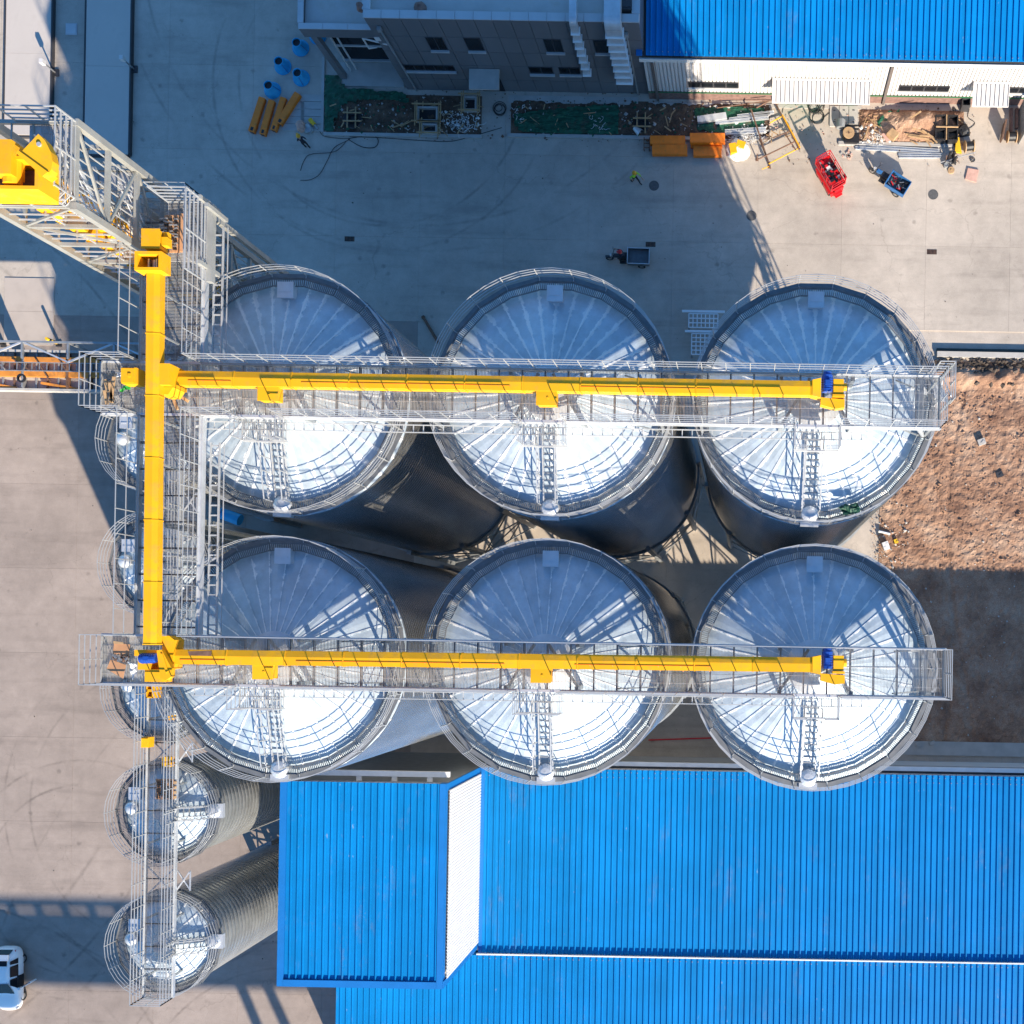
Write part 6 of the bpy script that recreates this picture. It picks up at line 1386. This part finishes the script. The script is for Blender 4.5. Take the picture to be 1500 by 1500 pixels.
# ================================================================== VEHICLES
def wheel(parent, x, y, r, w, ang=0.0):
    # axle along local Y
    d = Vector((-math.sin(ang), math.cos(ang), 0))*w/2; c = Vector((x,y,r))
    mb = MB(); a0 = []
    prof = [(r*.62,-w/2),(r*.92,-w/2),(r,-w*.3),(r,w*.3),(r*.92,w/2),(r*.62,w/2)]; n = 20; vs = []
    u = d.normalized(); e1 = Vector((0,0,1)); e2 = u.cross(e1)
    for pr, t in prof:
        for k in range(n): a = 2*math.pi*k/n; vs.append(c+u*t+(e1*math.cos(a)+e2*math.sin(a))*pr)
    mb.add(vs, [(i*n+k,i*n+(k+1)%n,(i+1)*n+(k+1)%n,(i+1)*n+k) for i in range(len(prof)-1) for k in range(n)])
    wo_ = part('wheel', mb, M_RUBBER, parent, local=True)
    part('rim', MB().tube(c-u*w*.36, c+u*w*.36, r*.63, 16), M_STEEL, wo_, local=True)
    return wo_
def cargo_trike(label, loc, ang, mbed, load=False):
    t = thing('cargo_tricycle', label, 'cargo tricycle', loc, None, ang)
    L_, W_, zb_ = 1.5, 1.08, .52; x0 = -1.35
    part('bed_floor', MB().bb(x0,x0+L_,-W_/2,W_/2,zb_,zb_+.05), M_GBODY, t, local=True)
    for nm, mb in (('bed_side',MB().bb(x0,x0+L_,-W_/2-.04,-W_/2-.002,zb_,zb_+.36)),('bed_side',MB().bb(x0,x0+L_,W_/2+.002,W_/2+.04,zb_,zb_+.36)),('tailboard',MB().bb(x0-.04,x0-.002,-W_/2-.04,W_/2+.04,zb_,zb_+.36)),('headboard',MB().bb(x0+L_+.002,x0+L_+.04,-W_/2-.04,W_/2+.04,zb_,zb_+.5))): part(nm, mb, mbed, t, local=True)
    rm = MB()
    for y in (-W_/2-.02,W_/2+.02): rm.bar((x0-.05,y,zb_+.38),(x0+L_+.05,y,zb_+.38),.045)
    rm.bar((x0-.03,-W_/2-.04,zb_+.38),(x0-.03,W_/2+.04,zb_+.38),.045); rm.bar((x0+L_+.03,-W_/2-.04,zb_+.52),(x0+L_+.03,W_/2+.04,zb_+.52),.045)
    part('bed_rail', rm, M_GALV if mbed is M_GBODY else mbed, t, local=True)
    fm = MB(); fm.bar((x0+.1,0,.42),(.9,0,.42),.1); fm.bar((.9,0,.42),(1.25,0,.85),.07); fm.bar((.2,-.25,.42),(.2,.25,.42),.08); part('frame', fm, M_FRAME, t, local=True)
    part('seat', MB().bb(.28,.85,-.17,.17,.72,.82).bb(.24,.34,-.17,.17,.82,.95), M_BLACK, t, local=True)
    part('engine', MB().box((.55,0,.45),(.5,.34,.3)).tube((.35,.2,.4),(-.3,.32,.35),.05,8), M_FRAME, t, local=True)
    part('tank', MB().box((1.0,0,.82),(.42,.24,.2)).box((1.0,0,.93),(.3,.16,.05)), mbed if mbed is M_TRIKE else M_FRAME, t, local=True)
    fk = MB(); 
    for y in (-.1,.1): fk.bar((1.25,y,1.0),(1.55,y,.28),.05)
    part('fork', fk, M_STEEL, t, local=True)
    hb = MB(); hb.path([(1.05,-.42,1.08),(1.15,-.3,1.1),(1.25,0,1.05),(1.15,.3,1.1),(1.05,.42,1.08)],.02,6); hb.bar((1.18,-.3,1.1),(1.2,-.36,1.3),.02); hb.bar((1.18,.3,1.1),(1.2,.36,1.3),.02); hb.box((1.2,-.38,1.32),(.02,.14,.1)); hb.box((1.2,.38,1.32),(.02,.14,.1)); part('handlebar', hb, M_BLACK, t, local=True)
    part('headlight', MB().tube((1.33,0,.92),(1.45,0,.9),.11,14), M_LAMP, t, local=True)
    part('mudguard', MB().box((1.55,0,.60),(.55,.16,.03)), M_FRAME, t, local=True)
    part('footboard', MB().bb(.3,.8,-.42,-.2,.34,.37).bb(.3,.8,.2,.42,.34,.37), M_FRAME, t, local=True)
    wheel(t, 1.56, 0, .28, .12); wheel(t, x0+.55, -W_/2+.02, .28, .16); wheel(t, x0+.55, W_/2-.02, .28, .16)
    if load:
        r_ = random.Random(9); m1, m2, m3 = MB(), MB(), MB()
        for k in range(46):
            c = Vector((x0+r_.uniform(.15,L_-.15), r_.uniform(-W_/2+.12,W_/2-.12), zb_+r_.uniform(.1,.3))); a = r_.uniform(0,3)
            (m1,m2,m3)[k%5 if k%5 < 3 else 0].bar(c-Vector((math.cos(a),math.sin(a),r_.uniform(-.2,.2)))*.16, c+Vector((math.cos(a),math.sin(a),r_.uniform(-.2,.2)))*.16, r_.uniform(.03,.08))
        lo = thing('scrap_load', 'heap of dark and silver scrap pieces in the blue cargo tricycle', 'scrap', loc, None, ang)
        part('dark_piece', m1, M_BLACK, lo, local=True); part('silver_piece', m2, M_STEEL, lo, local=True); part('red_piece', m3, M_RED, lo, local=True)
    return t
cargo_trike('grey cargo tricycle with empty bed and rider, standing in the shade', P(925,381,0), math.pi-.03+TH, M_GBODY)
cargo_trike('blue cargo tricycle loaded with scrap on the sunlit yard', P(1303,269.5,0), math.atan2(110,-175)+TH, M_TRIKE, True)
# red scissor lift
cp_ = P(1216,257,1.0); ang = math.atan2(-290,170)+TH
sl_ = thing('scissor_lift', 'small red scissor lift with railed platform full of tools', 'scissor lift', (cp_.x,cp_.y,0), None, ang)
part('chassis', MB().hexa([(-1.12,-.50,.16),(1.12,-.50,.16),(1.12,.50,.16),(-1.12,.50,.16)],[(-1.08,-.56,.62),(1.08,-.56,.62),(1.08,.56,.62),(-1.08,.56,.62)]), M_RED, sl_, local=True)
sc = MB()
for y in (-.4,.4):
    for z in (.66,.82,.98): sc.bar((-.95,y,z),(.95,y,z+.12),.07,.09); sc.bar((-.95,y*.8,z+.12),(.95,y*.8,z),.07,.09)
part('scissor_arm', sc, M_FRAME, sl_, local=True)
part('platform', MB().bb(-1.16,1.10,-.57,.57,1.14,1.22), M_RED, sl_, local=True)
part('toe_board', MB().bb(-1.16,1.10,-.60,-.572,1.14,1.40).bb(-1.16,1.10,.572,.60,1.14,1.40).bb(-1.19,-1.162,-.60,.60,1.14,1.40).bb(1.102,1.13,-.60,.60,1.14,1.40), M_RED, sl_, local=True)
rl = MB()
for z in (1.75,2.15):
    for y in (-.57,.57): rl.bar((-1.16,y,z),(1.1,y,z),.05)
    rl.bar((-1.16,-.57,z),(-1.16,.57,z),.05); rl.bar((1.1,-.57,z),(1.1,.57,z),.05)
for x in (-1.16,-.4,.36,1.1):
    for y in (-.57,.57): rl.bar((x,y,1.22),(x,y,2.15),.05)
part('guard_rail', rl, M_RED, sl_, local=True)
part('entry_step', MB().bb(1.14,1.42,-.28,.28,.3,.36).bb(1.14,1.36,-.28,.28,.62,.68).bb(1.14,1.2,-.3,.3,.2,1.1), M_RED, sl_, local=True)
part('control_box', MB().box((.9,.62,1.9),(.3,.12,.25)), M_BLACK, sl_, local=True)
for x in (-.78,.78):
    for y in (-.52,.52): wheel(sl_, x, y, .19, .13)
part('side_panel', MB().bb(-.9,-.1,-.60,-.565,.2,.56).bb(.1,.9,-.60,-.565,.2,.56), M_RED, sl_, local=True)
ld = thing('tool_load', 'dark tools, clamps and boxes crowding the red scissor lift platform', 'tools', (cp_.x,cp_.y,0), None, ang)
r_ = random.Random(12); m1,m2,m3 = MB(),MB(),MB()
for k in range(46):
    c = (r_.uniform(-1.0,.95), r_.uniform(-.45,.45), 1.26+r_.uniform(0,.2)); (m1,m1,m2,m3)[k%4].box((c[0],c[1],c[2]+.04),(r_.uniform(.08,.34),r_.uniform(.06,.22),r_.uniform(.06,.2)),r_.choice((0,0,1.57,.4)))
part('black_tool', m1, M_BLACK, ld, local=True); part('steel_clamp', m2, M_STEEL, ld, local=True); part('red_box', m3, M_RED, ld, local=True); part('white_box', MB().box((-.35,.02,1.5),(.22,.3,.12)), M_WHITE, ld, local=True)

# white car with its door open; local +X is forward
def car():
    p = P(22,1429,0); t = thing('parked_car', 'white hatchback with the driver door open at the lower left edge', 'car', p, None, -math.pi/2+TH)
    # station: x, bottom z, sill half width, shoulder z, shoulder half width, top z, top half width
    st = [(2.33,.38,.34,.52,.34,.60,.26),(2.26,.28,.62,.56,.60,.68,.46),(2.08,.24,.80,.62,.78,.80,.58),(1.75,.21,.885,.70,.86,.90,.66),(1.35,.20,.905,.76,.88,.97,.70),(.95,.20,.91,.82,.895,1.02,.73),
          (.55,.20,.91,.86,.90,1.22,.64),(.10,.20,.91,.88,.90,1.47,.57),(-.6,.20,.91,.90,.90,1.54,.575),(-1.2,.20,.905,.92,.895,1.52,.57),(-1.65,.22,.90,.94,.885,1.45,.55),(-2.0,.26,.87,.96,.85,1.28,.56),(-2.2,.32,.78,.94,.76,1.05,.60),(-2.31,.40,.60,.80,.58,.92,.50),(-2.36,.48,.40,.66,.38,.76,.32)]
    rings = []
    for x,b,w,sz,sw,tz,tw_ in st: rings.append([(x,-w*.85,b),(x,-w,b+.14),(x,-w,(b+sz)/2+.06),(x,-sw,sz),(x,-tw_,tz-.02),(x,-tw_*.5,tz+.015),(x,tw_*.5,tz+.015),(x,tw_,tz-.02),(x,sw,sz),(x,w,(b+sz)/2+.06),(x,w,b+.14),(x,w*.85,b)])
    n = 12; mb = MB(); mb.add([v for r in rings for v in r], [(i*n+k,i*n+(k+1)%n,(i+1)*n+(k+1)%n,(i+1)*n+k) for i in range(len(rings)-1) for k in range(n)]+[tuple(range(n-1,-1,-1)),tuple(range((len(rings)-1)*n,len(rings)*n))])
    body = part('body', mb, M_CARW, t, local=True, smooth=True)
    sub = body.modifiers.new('round', 'SUBSURF'); sub.levels = 2; sub.render_levels = 2
    def panel(name, pts, m, th=.02, par=t):
        q = [Vector(a) for a in pts]; nrm = (q[1]-q[0]).cross(q[-1]-q[0]).normalized()*th; return part(name, MB().hexa([v for v in q],[v+nrm for v in q]) if len(q) == 4 else MB(), m, par, local=True)
    panel('windscreen', [(.96,-.70,1.03),(.96,.70,1.03),(.16,.55,1.475),(.16,-.55,1.475)], M_GLASS, .015)
    panel('sunroof', [(-1.16,-.50,1.535),(-1.16,.50,1.535),(-1.52,.48,1.49),(-1.52,-.48,1.49)], M_GLASS, .012)
    part('spoiler', MB().hexa([(-1.56,-.54,1.43),(-1.56,.54,1.43),(-1.93,.54,1.38),(-1.93,-.54,1.38)],[(-1.54,-.54,1.50),(-1.54,.54,1.50),(-1.95,.54,1.44),(-1.95,-.54,1.44)]), M_CARW, t, local=True)
    panel('rear_window', [(-1.95,.52,1.35),(-1.95,-.52,1.35),(-2.22,-.60,1.05),(-2.22,.60,1.05)][::-1], M_GLASS, -.03)
    for s in (-1,1):
        for xa,xb in ((.62,-.22),(-.30,-1.15),(-1.2,-1.6)):
            ta = 1.20 if xa > .5 else 1.42; za = .90
            q = [(xa,s*.885,za),(xb,s*.885,za),(xb+(.08 if xb > -1.3 else .15),s*.655,1.42),(min(xa-.02,.25),s*.66,1.42)]
            panel('side_window', q if s > 0 else q[::-1], M_GLASS, -.012)
        part('headlight', MB().box((2.06,s*.62,.68),(.2,.22,.12),s*-.7), M_LAMP, t, local=True)
        part('tail_light', MB().box((-2.08,s*.66,.88),(.14,.18,.24),s*.3), M_RED, t, local=True)
        part('mirror', MB().box((.62,s*1.0,.98),(.14,.2,.13)), M_CARW, t, local=True)
    for x in (1.38,-1.32):
        for y in (-.79,.79): wheel(t, x, y, .33, .20); part('wheel_arch', MB().tube((x,y-.02 if y<0 else y-.0,.36),(x,y+.0 if y<0 else y+.02,.36),.385,20), M_BLACK, t, local=True)
    # open driver door, hinged at the front edge on the car's left
    hx, hy, a = .70, .93, 1.05
    def dp(u, z, o=0): return (hx-u*math.cos(a)-o*math.sin(a), hy+u*math.sin(a)-o*math.cos(a)*1, z)
    dr_ = part('door', MB().hexa([dp(0,.3),dp(1.0,.3),dp(1.0,.3,.10),dp(0,.3,.10)],[dp(0,.90),dp(1.0,.92),dp(1.0,.92,.10),dp(0,.90,.10)]), M_CARW, t, local=True)
    part('door_glass', MB().hexa([dp(.05,.92,.03),dp(.98,.94,.03),dp(.98,.94,.06),dp(.05,.92,.06)],[dp(.45,1.36,.09),dp(.92,1.40,.09),dp(.92,1.40,.12),dp(.45,1.36,.12)]), M_GLASS, dr_, local=True)
    part('doorway', MB().hexa([(.62,.885,.36),(-.3,.885,.36),(-.3,.912,.36),(.62,.912,.36)],[(.55,.86,1.0),(-.3,.86,1.0),(-.3,.915,.9),(.55,.915,.9)]), M_BLACK, t, local=True)
    part('seat', MB().box((-.05,.72,.92),(.45,.3,.1)), M_MOTOR, t, local=True)
car()

# ================================================================== PEOPLE
def person(label, loc, face, J, mats, helmet, group=None):
    # J: joint name -> (x, y, z, radius) with +X forward; one skinned surface for the whole body
    t = thing('person', label, 'person', loc, group, face)
    E = [('pelvis','belly'),('belly','chest'),('chest','neck'),('neck','head'),('head','crown'),('head','nose'),
         ('chest','shl'),('shl','ell'),('ell','wrl'),('wrl','pal'),('chest','shr'),('shr','elr'),('elr','wrr'),('wrr','par'),
         ('pelvis','hil'),('hil','knl'),('knl','anl'),('anl','tol'),('pelvis','hir'),('hir','knr'),('knr','anr'),('anr','tor')]
    names = list(J); 
    for s in 'lr':
        pal = Vector(J['pa'+s][:3]); wr = Vector(J['wr'+s][:3]); d = (pal-wr).normalized()
        side = d.cross(Vector((0,0,1)));  side = side.normalized() if side.length > .1 else Vector((1,0,0)); up = side.cross(d).normalized()
        for k,(o,l) in enumerate(((-.030,.068),(-.010,.078),(.010,.074),(.030,.058))):
            a = pal+side*o+d*.015; b = a+d*l*.55+up*-.006; c = b+d*l*.35-up*.028
            for q,(v,r) in enumerate(((a,.010),(b,.009),(c,.008))): J['f%s%d%d'%(s,k,q)] = (v.x,v.y,v.z,r)
            E += [('pa'+s,'f%s%d0'%(s,k)),('f%s%d0'%(s,k),'f%s%d1'%(s,k)),('f%s%d1'%(s,k),'f%s%d2'%(s,k))]
        sg = 1 if s == 'l' else -1
        a = wr+d*.03+side*.035*sg-up*.01; b = a+d*.03+side*.028*sg; c = b+d*.028-up*.01
        for q,(v,r) in enumerate(((a,.012),(b,.010),(c,.009))): J['t%s%d'%(s,q)] = (v.x,v.y,v.z,r)
        E += [('wr'+s,'t%s0'%s),('t%s0'%s,'t%s1'%s),('t%s1'%s,'t%s2'%s)]
    names = list(J); ix = {n:i for i,n in enumerate(names)}
    me = bpy.data.meshes.new('body'); me.from_pydata([J[n][:3] for n in names], [(ix[a],ix[b]) for a,b in E], []); me.update()
    o = bpy.data.objects.new('body', me); COL.objects.link(o)
    sk_ = o.modifiers.new('skin','SKIN'); sk_.use_smooth_shade = True
    for n in names:
        v = me.skin_vertices[0].data[ix[n]]; v.radius = (J[n][3],J[n][3]*(0.72 if n in ('chest','belly','pelvis') else 1)); v.use_root = n == 'pelvis'
    o.modifiers.new('sub','SUBSURF').render_levels = 2; o.modifiers['sub'].levels = 2
    dg = bpy.context.evaluated_depsgraph_get(); ev = o.evaluated_get(dg); m2 = bpy.data.meshes.new_from_object(ev)
    o.modifiers.clear(); o.data = m2
    for m in mats: m2.materials.append(m)      # 0 skin, 1 upper clothes, 2 trousers, 3 boots, 4 hair, 5 sleeves
    reg = {}
    for n in names:
        reg[n] = 1 if n in ('chest','belly','shl','shr') else 2 if n in ('pelvis','hil','hir','knl','knr') else 3 if n in ('anl','anr','tol','tor') else 5 if n in ('ell','elr') else 0
    pts = [(Vector(J[a][:3]).lerp(Vector(J[b][:3]),u), a if u < .5 else b) for a,b in E for u in (0,.2,.4,.6,.8,1)]
    hd = Vector(J['head'][:3])
    for p_ in m2.polygons:
        c = p_.center; n = min(pts, key=lambda q: (q[0]-c).length_squared)[1]; k = reg[n]
        if n in ('head','crown') and (c.z > hd.z+.05 or (c.x < hd.x-.03 and c.z > hd.z-.05)): k = 4
        p_.material_index = k; p_.use_smooth = True
    o.parent = t
    hx, hy, hz = hd
    for s in (-1,1):
        part('eye', MB().lathe([(0.0001,-.012),(.012,0),(0.0001,.012)],8,(hx+.088,hy+.033*s,hz+.005)), M_BLACK, t, local=True); part('ear', MB().box((hx-.005,hy+.092*s,hz-.01),(.04,.02,.06)), mats[0], t, local=True)
    part('mouth', MB().box((hx+.088,hy,hz-.055),(.012,.045,.010)), M_RED, t, local=True)
    if helmet:
        h = MB().lathe([(.165,.03),(.162,.045),(.135,.05),(.132,.09),(.105,.145),(.055,.178),(0,.186)],24,(hx,hy,hz)); h.prism([(hx+.10,hy-.11),(hx+.22,hy-.07),(hx+.24,hy),(hx+.22,hy+.07),(hx+.10,hy+.11)],hz+.03,hz+.045); h.bar((hx-.12,hy,hz+.12),(hx+.12,hy,hz+.12),.03,.16)
        part('helmet', h, helmet, t, local=True)
    return t
def stand(stride=.0, armf=.1, lean=.0):
    return {'pelvis':(0,0,.95,.13),'belly':(lean*.3,0,1.10,.125),'chest':(lean*.7,0,1.30,.15),'neck':(lean,0,1.47,.055),'head':(lean+.02,0,1.60,.085),'crown':(lean+.01,0,1.69,.075),'nose':(lean+.115,0,1.585,.016),
      'shl':(lean*.8,.20,1.38,.062),'ell':(lean+armf,.28,1.12,.045),'wrl':(lean+armf*1.6+.12,.25,.90,.030),'pal':(lean+armf*1.9+.15,.24,.83,.032),
      'shr':(lean*.8,-.20,1.38,.062),'elr':(lean-armf,-.28,1.12,.045),'wrr':(lean-armf*.6+.06,-.27,.88,.030),'par':(lean-armf*.6+.09,-.27,.81,.032),
      'hil':(0,.10,.88,.095),'knl':(stride*.6+.04,.11,.48,.065),'anl':(stride,.11,.09,.048),'tol':(stride+.18,.12,.04,.042),
      'hir':(0,-.10,.88,.095),'knr':(-stride*.35+.05,-.11,.48,.065),'anr':(-stride,-.11,.10,.048),'tor':(-stride+.17,-.12,.04,.042)}
person('person in lime high visibility vest and yellow helmet striding across the shaded yard', P(931,267,0), math.radians(-35), stand(.34,.22,.06), [M_SKIN,M_HIVIS,M_TROU,M_RUBBER,M_HAIR,M_HIVIS], M_HELY)
person('person in dark navy clothes and yellow helmet standing below the pinkish sack', P(452,217,0), math.radians(120), stand(.10,.05,.10), [M_SKIN,M_NAVY,M_TROU,M_RUBBER,M_HAIR,M_NAVY], M_HELY)
rd = {'pelvis':(0,0,.93,.13),'belly':(.05,0,1.06,.125),'chest':(.14,0,1.26,.15),'neck':(.2,0,1.43,.055),'head':(.25,0,1.55,.085),'crown':(.25,0,1.64,.075),'nose':(.345,0,1.535,.016),
      'shl':(.17,.20,1.33,.062),'ell':(.38,.32,1.14,.045),'wrl':(.58,.37,1.10,.030),'pal':(.645,.385,1.115,.032),'shr':(.17,-.20,1.33,.062),'elr':(.38,-.32,1.14,.045),'wrr':(.58,-.37,1.10,.030),'par':(.645,-.385,1.115,.032),
      'hil':(.03,.11,.90,.095),'knl':(.42,.24,.82,.068),'anl':(.22,.30,.44,.048),'tol':(.40,.31,.40,.042),'hir':(.03,-.11,.90,.095),'knr':(.42,-.24,.82,.068),'anr':(.22,-.30,.44,.048),'tor':(.40,-.31,.40,.042)}
pr_ = P(925,381,0); person('person in dark jacket and red helmet riding the grey cargo tricycle', pr_+Vector((-.42*math.cos(-.03+TH),-.42*math.sin(-.03+TH),0)), math.pi-.03+TH, rd, [M_SKIN,M_NAVY,M_TROU,M_RUBBER,M_HAIR,M_NAVY], M_HELR)
